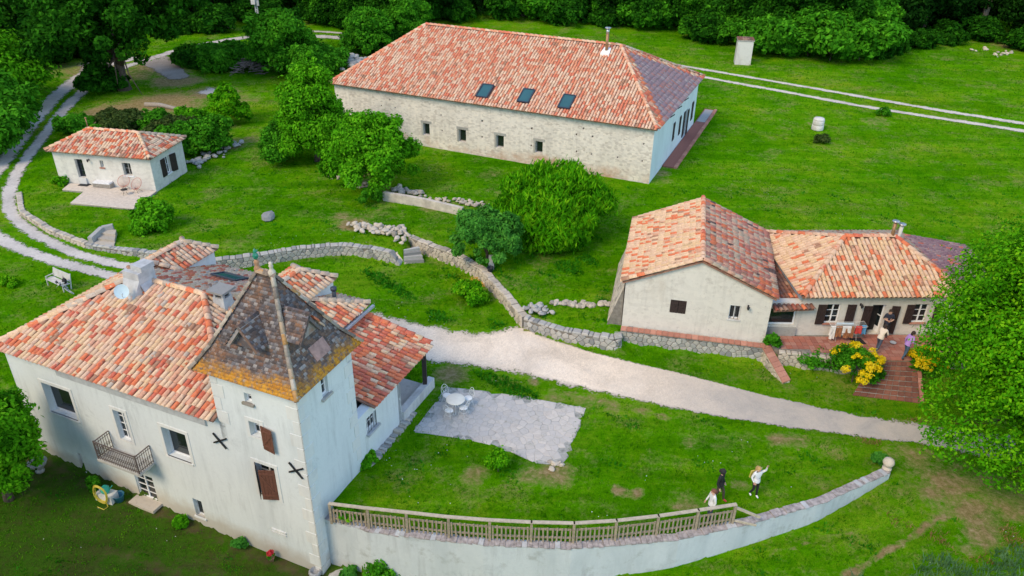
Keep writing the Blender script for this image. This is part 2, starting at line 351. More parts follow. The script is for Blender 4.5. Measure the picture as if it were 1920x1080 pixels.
M['leaf_bright'] = leafmat('lime leaves', (.022, .14, .002), (.080, .34, .004), (.24, .52, .010))
M['leaf_mid'] = leafmat('green leaves', (.018, .10, .005), (.052, .25, .009), (.13, .43, .018))
M['leaf_tree'] = leafmat('walnut leaves', (.026, .13, .003), (.082, .34, .006), (.20, .54, .016))
M['leaf_dark'] = leafmat('forest leaves', (.006, .040, .003), (.018, .105, .005), (.055, .24, .010))
M['leaf_deep'] = leafmat('deep forest leaves', (.003, .018, .002), (.008, .045, .004), (.022, .095, .008))
M['leaf_grey'] = leafmat('grey green leaves', (.022, .115, .014), (.065, .27, .028), (.14, .40, .05))
M['leaf_blue'] = leafmat('blue green leaves', (.014, .055, .035), (.03, .10, .06), (.06, .16, .10))
M['leaf_yellow'] = leafmat('yellow flowers', (.64, .46, .006), (.84, .66, .010), (.92, .78, .06))
M['leaf_olive'] = leafmat('olive scrub', (.025, .05, .012), (.055, .10, .02), (.11, .15, .04))
M['grass_blade'] = leafmat('grass blades', (.022, .125, .001), (.062, .265, .002), (.19, .44, .010), tr=.4)
M['weed'] = leafmat('clover', (.014, .12, .004), (.035, .23, .007), (.085, .36, .016), tr=.4)
# ---------------------------------------------------------------- the ground
DRIVE_N = [P(x, y, 0)[:2] for x, y in ((560, 545), (690, 580), (760, 594), (830, 610), (890, 620), (935, 615), (975, 603), (1000, 622), (1050, 640), (1110, 660), (1250, 693), (1420, 737), (1580, 771), (1720, 790), (1920, 815), (2100, 850))]
DRIVE_S = [P(x, y, 0)[:2] for x, y in ((560, 640), (700, 660), (775, 676), (815, 690), (868, 692), (930, 703), (1000, 716), (1150, 748), (1300, 778), (1450, 803), (1600, 822), (1680, 832), (1760, 842), (1850, 865), (1960, 890), (2100, 930))]
PATIO = [P(x, y, .05)[:2] for x, y in ((838, 724), (960, 739), (1099, 764), (1078, 815), (1056, 872), (1005, 868), (940, 838), (880, 824), (775, 807))]
_pp = []
for (x1, y1), (x2, y2) in zip(PATIO, PATIO[1:]+PATIO[:1]):
    n_ = max(2, int(math.hypot(x2-x1, y2-y1)/.3))
    for k_ in range(n_): _pp.append((x1+(x2-x1)*k_/n_+random.gauss(0, .07), y1+(y2-y1)*k_/n_+random.gauss(0, .07)))
PATIO_ROUGH = _pp
TRK1 = [PG(x, y)[:2] for x, y in ((290, 535), (190, 514), (100, 489), (40, 470), (0, 450), (-38, 422), (-52, 388), (-32, 348), (0, 316), (40, 257), (99, 185), (158, 138), (215, 116), (280, 104))]
TRK2 = [PG(x, y)[:2] for x, y in ((300, 512), (205, 494), (135, 475), (78, 447), (30, 416), (12, 384), (22, 340), (48, 300), (86, 250), (132, 191), (190, 144), (235, 124), (285, 110), (350, 90), (420, 76), (485, 67), (600, 68), (712, 76), (800, 86))]
TRK3 = [PG(x, y)[:2] for x, y in ((500, 62), (590, 58), (650, 63), (712, 69), (800, 78))]
BT1 = [PG(x, y)[:2] for x, y in ((1180, 104), (1260, 121), (1340, 134), (1480, 158), (1600, 179), (1760, 207), (1920, 232), (2100, 262))]
BT2 = [PG(x, y)[:2] for x, y in ((1180, 116), (1260, 132), (1340, 149), (1480, 174), (1600, 197), (1760, 222), (1920, 246), (2100, 276))]
DRY = [(px, py, r, s) for px, py, r, s in (
    (820, 385, 2.2, .7), (660, 420, 1.6, .9), (640, 405, 1.4, .7), (960, 905, 1.3, .5), (1040, 890, 1.3, .8), (1000, 893, 1.1, .7), (890, 895, 1.1, .7), (1455, 825, .7, .8), (1490, 828, 1.0, .7), (1560, 840, 1.6, .5), (1290, 830, .8, .6),
    (1160, 920, .5, .9), (1195, 925, .5, .8), (1290, 945, .8, .7), (1275, 950, .6, .7), (1390, 910, .8, .6), (1340, 920, .5, .5), (1120, 945, .5, .5), (1300, 780, .8, .5), (1170, 815, 1.2, .35), (1330, 800, 1.0, .4),
    (1780, 905, 1.6, .8), (1770, 940, 1.5, .7), (1750, 925, .9, .9), (1830, 960, 1.5, .8), (1860, 910, 2, .6), (1900, 940, 2, .7), (1840, 1000, 1.2, .8), (1810, 1020, 1, .6), (1720, 870, 2.0, .6), (1760, 870, 2.0, .6), (1690, 850, 1.4, .6),
    (1380, 120, 4, .5), (1350, 110, 3, .4), (1470, 185, 3, .4), (1620, 150, 5, .25), (1740, 180, 4, .4), (1480, 230, 2.2, .5), (1530, 232, 1.6, .6), (1645, 228, 2.4, .6), (1880, 260, 3, .35), (1850, 60, 6, .7), (1900, 85, 5, .7), (1800, 150, 5, .3),
    (300, 195, 6, .9), (230, 213, 6, .95), (180, 230, 3, .8), (400, 240, 4, .6), (330, 152, 4, .9), (260, 225, 5, .8), (180, 215, 3, .5), (390, 175, 3.4, .85), (420, 172, 3, .7), (335, 150, 3, .8), (320, 135, 3.2, .8), (290, 125, 4, .8), (460, 185, 3, .6), (330, 225, 4, .4), (170, 130, 7, .7), (110, 130, 7, .6), (250, 140, 5, .7),
    (240, 1045, .6, .7), (290, 1060, .6, .7), (205, 1035, .5, .6), (330, 1075, .6, .7), (60, 900, 1.2, .5), (130, 910, 1, .4), (30, 560, 2, .3), (60, 850, 1, .6), (60, 940, 1.4, .35), (180, 980, 1.2, .3),
    (1000, 640, 1.6, .6), (985, 615, .9, .7), (1060, 650, 1.3, .5), (1110, 665, 1.0, .5), (960, 690, 1, .4), (1040, 745, .8, .7), (1100, 752, .9, .7), (1150, 765, .8, .6), (870, 735, .5, .3), (850, 700, 1.4, .8),
    (1530, 725, 1.2, .5), (1560, 745, 1.2, .5), (1240, 610, 2, .25), (1160, 560, 1, .4), (1050, 470, 2.4, .35), (1240, 325, 1.2, .8), (1250, 340, .9, .6), (400, 50, 4, .7), (440, 270, 2.5, .7), (470, 262, 2, .6), (700, 405, 1.8, .4), (760, 400, 2, .4), (860, 410, 2, .4))]
def trail(pts, r, s):
    out = []
    for (x1, y1), (x2, y2) in zip(pts, pts[1:]):
        n = max(2, int(math.hypot(x2-x1, y2-y1)/9))
        for i in range(n): out.append((x1+(x2-x1)*i/n, y1+(y2-y1)*i/n, r*random.uniform(.6, 1.3), s*random.uniform(.6, 1.1)))
    return out
DRY += trail([(1000, 716), (1080, 742), (1150, 757), (1260, 785)], .4, .75) + trail([(20, 880), (60, 940), (40, 1000)], .8, .4) + trail([(1590, 1078), (1640, 1046), (1700, 1012), (1740, 985), (1775, 962)], .28, 1.0) + trail([(1440, 1040), (1510, 1020), (1570, 1005), (1600, 995)], .22, .7) + trail([(900, 888), (980, 895), (1050, 882), (1090, 878)], .35, .5) + trail([(1330, 930), (1390, 913), (1420, 905)], .3, .5) + trail([(190, 1030), (250, 1050), (300, 1068), (330, 1080)], .2, .8) + trail([(1380, 160), (1470, 180), (1560, 205), (1610, 218)], .35, .4) + trail([(640, 300), (700, 345), (740, 365)], 1.2, .7)
def cluster_axis(lo, f0, f1, hi, st):
    a = list(np.arange(f0, f1+1e-6, st)); s = st; x = f0; pre = []
    while x > lo: s *= 1.16; x -= s; pre.append(x)
    s = st; x = a[-1]; post = []
    while x < hi: s *= 1.16; x += s; post.append(x)
    return np.array(pre[::-1]+a+post)
DRY += trail([(70, 858), (180, 915), (300, 962), (420, 1018), (520, 1058), (590, 1082)], .45, .75) + trail([(668, 945), (690, 900), (760, 800)], .4, .5)
gx = cluster_axis(-900, -56, 56, 900, .32); gy = cluster_axis(-300, 15, 113, 1200, .32)
X, Y = np.meshgrid(gx, gy); Z = G(X, Y)
roughz = .012*np.sin(X*3.1+np.sin(Y*2.3))*np.sin(Y*2.7+np.sin(X*1.7)); Z = Z+roughz
dry = np.zeros(X.shape)
for px, py, r, s in DRY:
    c = PG(px, py); d = np.hypot(X-c[0], Y-c[1])/r
    dry = np.maximum(dry, s*np.clip(1.35-d, 0, 1))
nx, ny = len(gx), len(gy); idx = np.arange(nx*ny).reshape(ny, nx)
Fq = np.stack([idx[:-1, :-1], idx[:-1, 1:], idx[1:, 1:], idx[1:, :-1]], -1).reshape(-1, 4)
def groundmat():
    m, nt, b = NT('meadow'); p = wpos(nt); at = nd(nt, 'ShaderNodeAttribute', attribute_name='dry')
    big = noise(nt, p, .09, 4, .6, .6); med = noise(nt, p, .7, 5, .7, .4); fine = noise(nt, p, 3.6, 7, .82); vf = noise(nt, p, 26, 4, .8)
    v = mth(nt, 'ADD', mth(nt, 'MULTIPLY', big, .62), mth(nt, 'MULTIPLY', med, .36)); v = mth(nt, 'SUBTRACT', v, .05); v = mth(nt, 'ADD', v, mth(nt, 'MULTIPLY', fine, .5)); v = mth(nt, 'SUBTRACT', v, .07)
    c = ramp(nt, v, [(.30, (.012, .080, .001)), (.46, (.042, .200, .001)), (.60, (.085, .290, .002)), (.80, (.20, .35, .016))])
    c = mix(nt, 1, c, ramp(nt, vf, [(.3, (.40, .45, .35)), (.72, (1.5, 1.42, 1.3))]), 'MULTIPLY')
    mw_ = nd(nt, 'ShaderNodeMapping'); mw_.inputs['Scale'].default_value = (.10, 1.1, 1); mw_.inputs['Rotation'].default_value = (0, 0, .12); nt.links.new(p, mw_.inputs[0]); c = mix(nt, 1, c, ramp(nt, noise(nt, mw_.outputs[0], 1.0, 4, .7), [(.35, (.74, .80, .74)), (.65, (1.22, 1.15, 1.15))]), 'MULTIPLY')
    hue = mrange(nt, noise(nt, p, .16, 5, .7, .8), .47, .66, 0, .6); c = mix(nt, hue, c, mix(nt, 1, c, (1.5, 1.06, 1.3), 'MULTIPLY'))
    nat = mrange(nt, mth(nt, 'ADD', mth(nt, 'MULTIPLY', noise(nt, p, .38, 6, .75), .7), mth(nt, 'MULTIPLY', fine, .3)), .51, .68, 0, .62)
    dn = mth(nt, 'ADD', at.outputs['Fac'], mth(nt, 'MULTIPLY', mth(nt, 'SUBTRACT', mth(nt, 'ADD', mth(nt, 'MULTIPLY', fine, .6), mth(nt, 'MULTIPLY', med, .6)), .62), 1.5))
    d = mth(nt, 'MAXIMUM', mth(nt, 'MULTIPLY', mrange(nt, dn, .42, .8, 0, .95), mrange(nt, at.outputs['Fac'], .05, .3)), nat)
    c = mix(nt, d, c, ramp(nt, fine, [(.3, (.15, .12, .04)), (.5, (.30, .22, .10)), (.72, (.48, .38, .23))]))
    so_ = nd(nt, 'ShaderNodeAttribute', attribute_name='soil_shade'); c = mix(nt, mth(nt, 'MULTIPLY', so_.outputs['Fac'], mrange(nt, mth(nt, 'ADD', mth(nt, 'MULTIPLY', fine, .6), mth(nt, 'MULTIPLY', med, .5)), .38, .62, .35, .95)), c, (.040, .042, .016))  # dark earth tone that also paints shade into the lower-left lawn
    nt.links.new(c, b.inputs['Base Color']); b.inputs['Roughness'].default_value = 1; b.inputs['Specular IOR Level'].default_value = 0
    bump(nt, b, mth(nt, 'ADD', fine, vf), .9, .08); return m
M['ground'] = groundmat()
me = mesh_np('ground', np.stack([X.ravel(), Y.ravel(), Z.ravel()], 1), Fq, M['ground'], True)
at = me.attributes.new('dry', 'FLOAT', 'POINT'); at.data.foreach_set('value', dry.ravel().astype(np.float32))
soil_shade = .85*np.clip((22.5-.9*(X+8)-Y)/9+1.1, 0, 1)*np.clip((-3-X)/5, 0, 1)*np.clip((-1.0-Z)/1.2, 0, 1); at = me.attributes.new('soil_shade', 'FLOAT', 'POINT'); at.data.foreach_set('value', soil_shade.ravel().astype(np.float32))  # mask for bare earth and painted shade on the lower-left lawn
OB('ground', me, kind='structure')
def gravelmat(name, pal, thr=.5, nz=.9, grey=None):
    m, nt, b = NT(name); p = wpos(nt); at = nd(nt, 'ShaderNodeAttribute', attribute_name='edge')
    f = noise(nt, p, 9, 6, .8); g = noise(nt, p, .35, 5, .7, .5); v = nd(nt, 'ShaderNodeTexVoronoi'); v.inputs['Scale'].default_value = 14; nt.links.new(p, v.inputs['Vector'])
    c = ramp(nt, mth(nt, 'ADD', mth(nt, 'MULTIPLY', g, .7), mth(nt, 'MULTIPLY', f, .35)), [(.35, pal[0]), (.55, pal[1]), (.75, pal[2])])
    c = mix(nt, .5, c, mix(nt, 1, c, ramp(nt, v.outputs['Color'], [(0, (.75, .75, .75)), (1, (1.2, 1.2, 1.2))]), 'MULTIPLY'))
    if grey:
        c = mix(nt, mrange(nt, mth(nt, 'ADD', at.outputs['Fac'], mth(nt, 'MULTIPLY', noise(nt, p, .8, 6, .8), .9)), .75, 1.25, .65, 0), c, (.34, .31, .25)); c = mix(nt, mrange(nt, noise(nt, p, .22, 5, .75, 1), .52, .66, 0, .35), c, (.54, .49, .43))
        sx = nd(nt, 'ShaderNodeSeparateXYZ'); nt.links.new(p, sx.inputs[0]); c = mix(nt, mth(nt, 'MULTIPLY', mrange(nt, mth(nt, 'ADD', sx.outputs[0], mth(nt, 'MULTIPLY', noise(nt, p, .5, 5, .7), 8)), 8, 16), mrange(nt, g, .35, .6, .45, .95)), c, grey)
    nt.links.new(c, b.inputs['Base Color']); b.inputs['Roughness'].default_value = .97; b.inputs['Specular IOR Level'].default_value = .1
    bump(nt, b, mth(nt, 'ADD', f, v.outputs['Distance']), .5, .03)
    n2 = mth(nt, 'ADD', mth(nt, 'MULTIPLY', noise(nt, p, 1.1, 6, .75), .6), mth(nt, 'MULTIPLY', noise(nt, p, 7, 5, .8), .5))
    a = mrange(nt, mth(nt, 'ADD', at.outputs['Fac'], mth(nt, 'MULTIPLY', mth(nt, 'SUBTRACT', n2, .55), nz)), thr-.12, thr+.12)
    tr = nd(nt, 'ShaderNodeBsdfTransparent'); mx = nd(nt, 'ShaderNodeMixShader'); nt.links.new(a, mx.inputs[0])
    nt.links.new(tr.outputs[0], mx.inputs[1]); nt.links.new(b.outputs[0], mx.inputs[2]); nt.links.new(mx.outputs[0], nt.nodes['Material Output'].inputs[0]); return m
M['gravel'] = gravelmat('pale gravel', [(.54, .45, .345), (.78, .655, .51), (.88, .76, .61)], .45, 3.2, (.37, .34, .30))
M['gravel_grey'] = gravelmat('grey track', [(.38, .355, .325), (.54, .50, .45), (.66, .61, .54)], .34, 2.8)
M['chalk'] = gravelmat('chalk track', [(.44, .40, .34), (.60, .55, .48), (.70, .64, .56)], .40, 2.8)
M['shade_track'] = gravelmat('tree shaded track', [(.24, .205, .165), (.33, .29, .245), (.42, .375, .32)], .66, 2.2)  # gravel track with the shade under the trees put into its colour
M['pave'] = gravelmat('dusty paving', [(.30, .29, .27), (.40, .39, .37), (.48, .46, .43)], .3)
def resample(pts, step):
    pts = np.asarray(pts, float); d = np.r_[0, np.cumsum(np.hypot(*np.diff(pts, axis=0).T))]; n = max(2, int(d[-1]/step)); t = np.linspace(0, d[-1], n)
    k = 5; pr = np.stack([np.interp(t, d, pts[:, 0]), np.interp(t, d, pts[:, 1])], 1)
    pad = np.pad(pr, ((k, k), (0, 0)), 'edge'); return np.stack([np.convolve(pad[:, i], np.ones(2*k+1)/(2*k+1), 'valid') for i in (0, 1)], 1)
def sheet(name, A, B, mat, nc, dz=.035, ends=True):
    """strip of ground cover between two border lines, draped on the terrain"""
    n = len(A); t = np.linspace(0, 1, nc)[None, :, None]; Q = A[:, None]*(1-t)+B[:, None]*t
    V = np.zeros((n, nc, 3)); V[..., :2] = Q; V[..., 2] = G(Q[..., 0], Q[..., 1])+dz
    e = np.minimum(t[0, :, 0], 1-t[0, :, 0])*2; wid = np.hypot(*(A-B).T)
    E_ = np.clip(np.repeat(e[None], n, 0)*wid[:, None]/2/np.minimum(1.0, wid[:, None]/2), 0, 1)
    if ends:
        for i in range(4): E_[i] *= i/4; E_[-1-i] *= i/4
    ii = np.arange(n*nc).reshape(n, nc); F_ = np.stack([ii[:-1, :-1], ii[1:, :-1], ii[1:, 1:], ii[:-1, 1:]], -1).reshape(-1, 4)
    me = mesh_np(name, V.reshape(-1, 3), F_, mat, True); a = me.attributes.new('edge', 'FLOAT', 'POINT'); a.data.foreach_set('value', E_.ravel().astype(np.float32))
    return OB(name, me, kind='structure')
def dense(pts, n):
    pts = np.asarray(pts, float); d = np.r_[0, np.cumsum(np.hypot(*np.diff(pts, axis=0).T))]; t = np.linspace(0, d[-1], n)
    return np.stack([np.interp(t, d, pts[:, 0]), np.interp(t, d, pts[:, 1])], 1)
def corr(pts, per=10):   # matched resampling: same count per leg
    out = []
    for (a, b) in zip(pts, pts[1:]):
        for i in range(per): out.append(np.asarray(a)*(1-i/per)+np.asarray(b)*i/per)
    out.append(np.asarray(pts[-1])); return np.array(out)
def track(name, pts, w, mat, w1=None, dz=.035):
    c = resample(pts, .5); d = np.gradient(c, axis=0); d /= np.linalg.norm(d, axis=1)[:, None]; nrm = np.stack([-d[:, 1], d[:, 0]], 1)
    ww = np.linspace(w, w1 or w, len(c))[:, None]/2
    return sheet(name, c+nrm*ww, c-nrm*ww, mat, 9, .05 if name == 'worn_gravel' else dz)
sheet('gravel_drive', corr(DRIVE_N), corr(DRIVE_S), M['gravel'], 24, ends=False)
track('gravel_track', TRK1, 1.1, M['gravel_grey'], 2.6); track('gravel_track', TRK2, 1.05, M['gravel_grey'], 2.5); track('gravel_track', TRK3, 1.2, M['gravel_grey'])
track('farm_track', BT1, 1.1, M['chalk'], 1.5); track('farm_track', BT2, 1.1, M['chalk'], 1.5)
track('gravel_patch', [PG(x, y)[:2] for x, y in ((270, 105), (310, 125), (345, 155))], 5.5, M['shade_track'], 3); track('gravel_patch', [PG(x, y)[:2] for x, y in ((360, 168), (400, 172), (450, 182))], 3.4, M['gravel_grey'], 1.6); track('gravel_patch', [PG(x, y)[:2] for x, y in ((120, 130), (160, 125), (230, 122))], 6, M['shade_track'], 5)
track('gravel_patch', [P(x, y, .05)[:2] for x, y in ((690, 489), (740, 497), (775, 499), (812, 489))], .9, M['gravel'], .8)

# ---------------------------------------------------------------- walls, windows
class PL:
    """vertical wall plane: O (x, y of u = 0), outward normal N, u runs to the right seen from outside"""
    def __init__(s, O, N):
        s.O = np.array([O[0], O[1], 0.0]); s.N = np.array([N[0], N[1], 0.0]); s.N /= np.linalg.norm(s.N); s.U = np.array([-s.N[1], s.N[0], 0])
    def at(s, u, z, out=0): return s.O+s.U*u+ZX*z+s.N*out
    def uz(s, x, y, out=0):
        d = ray(x, y); o = np.array([0, 0, HCAM]); t = ((s.O-o)@s.N+out)/(d@s.N); p = o+d*t; return float((p-s.O)@s.U), float(p[2])
    def rect(s, x0, y0, x1, y1):   # top-left and bottom-right pixel of an opening
        a = s.uz(x0, y0); b = s.uz(x1, y1); return [min(a[0], b[0]), max(a[0], b[0]), min(a[1], b[1]), max(a[1], b[1])]
def wall(parent, name, pl, L, z0, z1, ops, mat, th=.45, kind=None, gable=None, u0=0):
    mb = MB(); us = sorted({u0, L}|{q for o in ops for q in o[:2]}); zs = sorted({z0, z1}|{q for o in ops for q in o[2:4]})
    for i in range(len(us)-1):
        for j in range(len(zs)-1):
            uc, zc = (us[i]+us[i+1])/2, (zs[j]+zs[j+1])/2
            if any(o[0] < uc < o[1] and o[2] < zc < o[3] for o in ops): continue
            mb.add([pl.at(us[i], zs[j]), pl.at(us[i+1], zs[j]), pl.at(us[i+1], zs[j+1]), pl.at(us[i], zs[j+1])], [(0, 1, 2, 3)])
    for a, b, c, d in [o[:4] for o in ops]:
        for (p, q) in (((a, c), (b, c)), ((b, c), (b, d)), ((b, d), (a, d)), ((a, d), (a, c))):
            mb.add([pl.at(*p), pl.at(*q), pl.at(*q, -th), pl.at(*p, -th)], [(3, 2, 1, 0)])
    if gable: mb.add([pl.at(*q) for q in gable], [tuple(range(len(gable)))])
    else: mb.add([pl.at(u0, z1), pl.at(L, z1), pl.at(L, z1, -th), pl.at(u0, z1, -th)], [(0, 1, 2, 3)])
    return mb.build(name, mat, parent)
def window(parent, pl, o, depth=.22, cols=2, rows=3, fr=M['white'], glass=M['glass'], w=.045, name='window', bars=.022, z_off=0):
    a, b, c, d = o[:4]; mb = MB(); D = -depth
    def bar(u0_, u1_, z0_, z1_, t=.06): mb.obox(pl.at(u0_, z0_, D), pl.U*(u1_-u0_), ZX*(z1_-z0_), pl.N*t)
    bar(a, a+w, c, d); bar(b-w, b, c, d); bar(a+w, b-w, c, c+w); bar(a+w, b-w, d-w, d)
    for i in range(1, cols):
        u = a+(b-a)*i/cols; k = bars*1.5 if cols == 2 else bars*.6; bar(u-k, u+k, c+w, d-w, .055)
    for j in range(1, rows):
        z = c+(d-c)*j/rows; bar(a+w, b-w, z-bars/2, z+bars/2, .045)
    f = mb.build(name, fr, parent)
    g = MB().obox(pl.at(a, c, D-.02), pl.U*(b-a), ZX*(d-c), pl.N*.03); g.build('pane', glass, f)
    return f
def sill(parent, pl, o, mat, out=.1, h=.09, ext=.08):
    a, b, c, d = o[:4]; MB().obox(pl.at(a-ext, c-h, -.02), pl.U*(b-a+2*ext), ZX*h, pl.N*(out+.02)).build('sill', mat, parent)
def surround(parent, pl, o, mat, w=.16, out=.025):
    a, b, c, d = o[:4]; mb = MB()
    for (x0, x1, y0, y1) in ((a-w, a, c-w*.6, d+w), (b, b+w, c-w*.6, d+w), (a, b, d, d+w), (a, b, c-w*.6, c)):
        mb.obox(pl.at(x0, y0, -.01), pl.U*(x1-x0), ZX*(y1-y0), pl.N*(out+.01))
    mb.build('window_surround', mat, parent)
def shutter(parent, H, U, N, w, z0, z1, mat, name='shutter'):
    """one shutter leaf of boards with two battens and a brace; H = hinge (x, y), U = direction it extends"""
    H = np.array([H[0], H[1], 0.]); U = np.array([U[0], U[1], 0.]); U /= np.linalg.norm(U); N = np.array([N[0], N[1], 0.]); mb = MB(); n = max(3, int(w/.13))
    for i in range(n): mb.obox(H+U*(w*i/n+.006)+ZX*z0, U*(w/n-.012), ZX*(z1-z0), N*.03)
    for z in (z0+.18, z1-.24): mb.obox(H+U*.02+ZX*z+N*.03, U*(w-.04), ZX*.09, N*.022)
    p = H+U*.04+ZX*(z0+.29)+N*.031; q = H+U*(w-.1)+ZX*(z1-.26)+N*.031; mb.prism([p, p+U*.09, q+U*.09, q], N*.018)
    return mb.build(name, mat, parent)

# ---------------------------------------------------------------- tiled roofs
def tile_geo(r0=.104, r1=.088, L=.46, seg=5, lift=.03):
    V = []
    for y, r, h in ((0, r0, lift), (L, r1, 0)):
        for k in range(seg+1):
            t = math.pi*k/seg; V.append((-r*math.cos(t), y, r*.98*math.sin(t)+h))
    n = seg+1; F_ = [(k, k+1, n+k+1, n+k) for k in range(seg)]; V2 = [(v[0]*.80, v[1]+.001, (v[2]-lift)*.78+lift-.004) for v in V[:n]]   # the thickness seen at the lower end
    F_ += [(k+1, k, 2*n+k, 2*n+k+1) for k in range(seg)]; return np.array(V+V2), np.array(F_)
TV, TF = tile_geo()
CV, CF = tile_geo(.15, .13, .5, 5, .045)
TILE = {}
def tile_mesh(mat, cap=False):
    k = (mat.name, cap)
    if k not in TILE: TILE[k] = mesh_np('ridge_tile' if cap else 'tile', CV if cap else TV, CF if cap else TF, mat, False)
    return TILE[k]
def mat4(p, u, v, n): return Matrix(((u[0], v[0], n[0], p[0]), (u[1], v[1], n[1], p[1]), (u[2], v[2], n[2], p[2]), (0, 0, 0, 1)))
class Roof:
    """collects tiles of one roof; the ones nearest the camera become separate tiles, the rest one part"""
    def __init__(s, parent, name, budget): s.t = []; s.slab = MB(); s.parent = parent; s.name = name; s.budget = budget; s.caps = []
    def plane(s, pts, mat, pitch=.245, row=.36, skip=(), inset=.04, th=.08, eave_row=True, jit=.012):
        pts = [np.asarray(p, float) for p in pts]; u = pts[1]-pts[0]; u /= np.linalg.norm(u)
        n = np.cross(u, pts[2]-pts[1]); n /= np.linalg.norm(n); 
        if n[2] < 0: n = -n
        v = np.cross(n, u); q = [((p-pts[0])@u, (p-pts[0])@v) for p in pts]
        s.slab.prism([p-n*(th+.0) for p in pts], n*th)
        uu = [a for a, b in q]; vv = [b for a, b in q]; nu = int((max(uu)-min(uu))/pitch); off = ((max(uu)-min(uu))-nu*pitch)/2
        for i in range(nu):
            ci = min(uu)+off+(i+.5)*pitch; cj0 = random.uniform(-.04, .04)
            for j in range(-1 if eave_row else 0, int(max(vv)/row)+1):
                cv = j*row+cj0; cc = (np.array([ci]), np.array([cv+.2]))
                if j == -1: continue
                if not inpoly(cc[0], cc[1]+inset, q)[0] or not inpoly(cc[0], cc[1]-.12, q)[0] and j > 0: continue
                if any(a0 < ci < a1 and b0 < cv+.2 < b1 for a0, a1, b0, b1 in skip): continue
                a = random.gauss(0, .018); ju = random.gauss(0, jit); u2 = u*math.cos(a)+v*math.sin(a); v2 = -u*math.sin(a)+v*math.cos(a)
                p = pts[0]+u*(ci+ju)+v*(cv-.05 if j else -.09)+n*(.012+random.uniform(0, .012)); s.t.append((p, u2, v2, n, mat))
        return u, v, n
    def genoise(s, a, b, mat, dz=-.16, out=None):
        a = np.asarray(a, float); b = np.asarray(b, float); u = b-a; L = np.linalg.norm(u); u /= L; o = np.array(out, float); o /= np.linalg.norm(o)
        for i in range(int(L/.245)):
            p = a+u*(i+.5)*.245+ZX*dz-o*(-.02); s.t.append((p+o*.15, -u, -o, np.array([0, 0, 1.]), mat))
    def cap(s, a, b, mat):
        a = np.asarray(a, float); b = np.asarray(b, float); d = b-a; L = np.linalg.norm(d); d /= L; n = ZX-d*d[2]; n /= np.linalg.norm(n); u = np.cross(d, n); k = max(1, int(L/.42))
        for i in range(k): s.caps.append((a+d*(L*i/k)+n*.05, u, d, n, mat))
    def done(s, extra=None):
        sl = s.slab.build(s.name, M['underlay'], s.parent)
        s.t.sort(key=lambda t: np.linalg.norm(t[0]-np.array([0, 0, HCAM])))
        for p, u, v, n, m in s.t[:s.budget]: OB('tile', tile_mesh(m), sl, mw=mat4(p, u, v, n))
        rest = s.t[s.budget:]
        for m in {t[4].name for t in rest}:
            r = [t for t in rest if t[4].name == m]; p, u, v, n = (np.array([t[i] for t in r]) for i in range(4))
            V = p[:, None]+u[:, None]*TV[None, :, :1]+v[:, None]*TV[None, :, 1:2]+n[:, None]*TV[None, :, 2:]
            F_ = TF[None]+(np.arange(len(r))*len(TV))[:, None, None]
            OB('tiles', mesh_np('tiles', V.reshape(-1, 3), F_.reshape(-1, 4), bpy.data.materials[m]), sl, 'stuff')
        s.caps.sort(key=lambda t: np.linalg.norm(t[0]-np.array([0, 0, HCAM])))
        for p, u, v, n, m in s.caps: OB('ridge_tile', tile_mesh(m, True), sl, mw=mat4(p, u, v, n))
        return sl
def hip(R, A, B, Cc, D, r0, r1, mats, caps=M['tile_cap'], cap_sel=(1, 1, 1, 1, 1), planes=(1, 1, 1, 1), skip=(), pitch=.245):
    """A front-left, B front-right, Cc back-right, D back-left eave corners; r0 left ridge end, r1 right ridge end"""
    if planes[0]: R.plane([A, B, r1, r0], mats[0], pitch, skip=skip)
    if planes[1]: R.plane([B, Cc, r1], mats[1], pitch)
    if planes[2]: R.plane([Cc, D, r0, r1], mats[2], pitch)
    if planes[3]: R.plane([D, A, r0], mats[3], pitch)
    for (p, q), k in zip(((A, r0), (B, r1), (Cc, r1), (D, r0), (r0, r1)), cap_sel):
        if k: R.cap(p, q, caps)

# ---------------------------------------------------------------- stonework
def voro(pts, rect, clip=None):
    pts = np.asarray(pts, float); out = []
    for i, p in enumerate(pts):
        d = ((pts-p)**2).sum(1); o = np.argsort(d)[1:20]
        poly = [tuple(q) for q in (clip if clip is not None else [(rect[0], rect[2]), (rect[1], rect[2]), (rect[1], rect[3]), (rect[0], rect[3])])]
        for k in o:
            n = pts[k]-p; mth_ = (pts[k]+p)/2; new = []; c = n@mth_
            for a, b in zip(poly, poly[1:]+poly[:1]):
                da = n[0]*a[0]+n[1]*a[1]-c; db = n[0]*b[0]+n[1]*b[1]-c
                if da <= 0: new.append(a)
                if da*db < 0: t = da/(da-db); new.append((a[0]+(b[0]-a[0])*t, a[1]+(b[1]-a[1])*t))
            poly = new
            if len(poly) < 3: break
        if len(poly) >= 3: out.append(poly)
    return out
def jgrid(rect, du, dv, j=.33):
    pts = []; nu = max(1, round((rect[1]-rect[0])/du)); nv = max(1, round((rect[3]-rect[2])/dv))
    for r in range(nv):
        for c in range(nu+1):
            u = rect[0]+(c+(.5 if r % 2 else 0)+random.uniform(-j, j))*(rect[1]-rect[0])/nu; v = rect[2]+(r+.5+random.uniform(-j, j))*(rect[3]-rect[2])/nv
            if rect[0] < u < rect[1]: pts.append((u, v))
    return pts
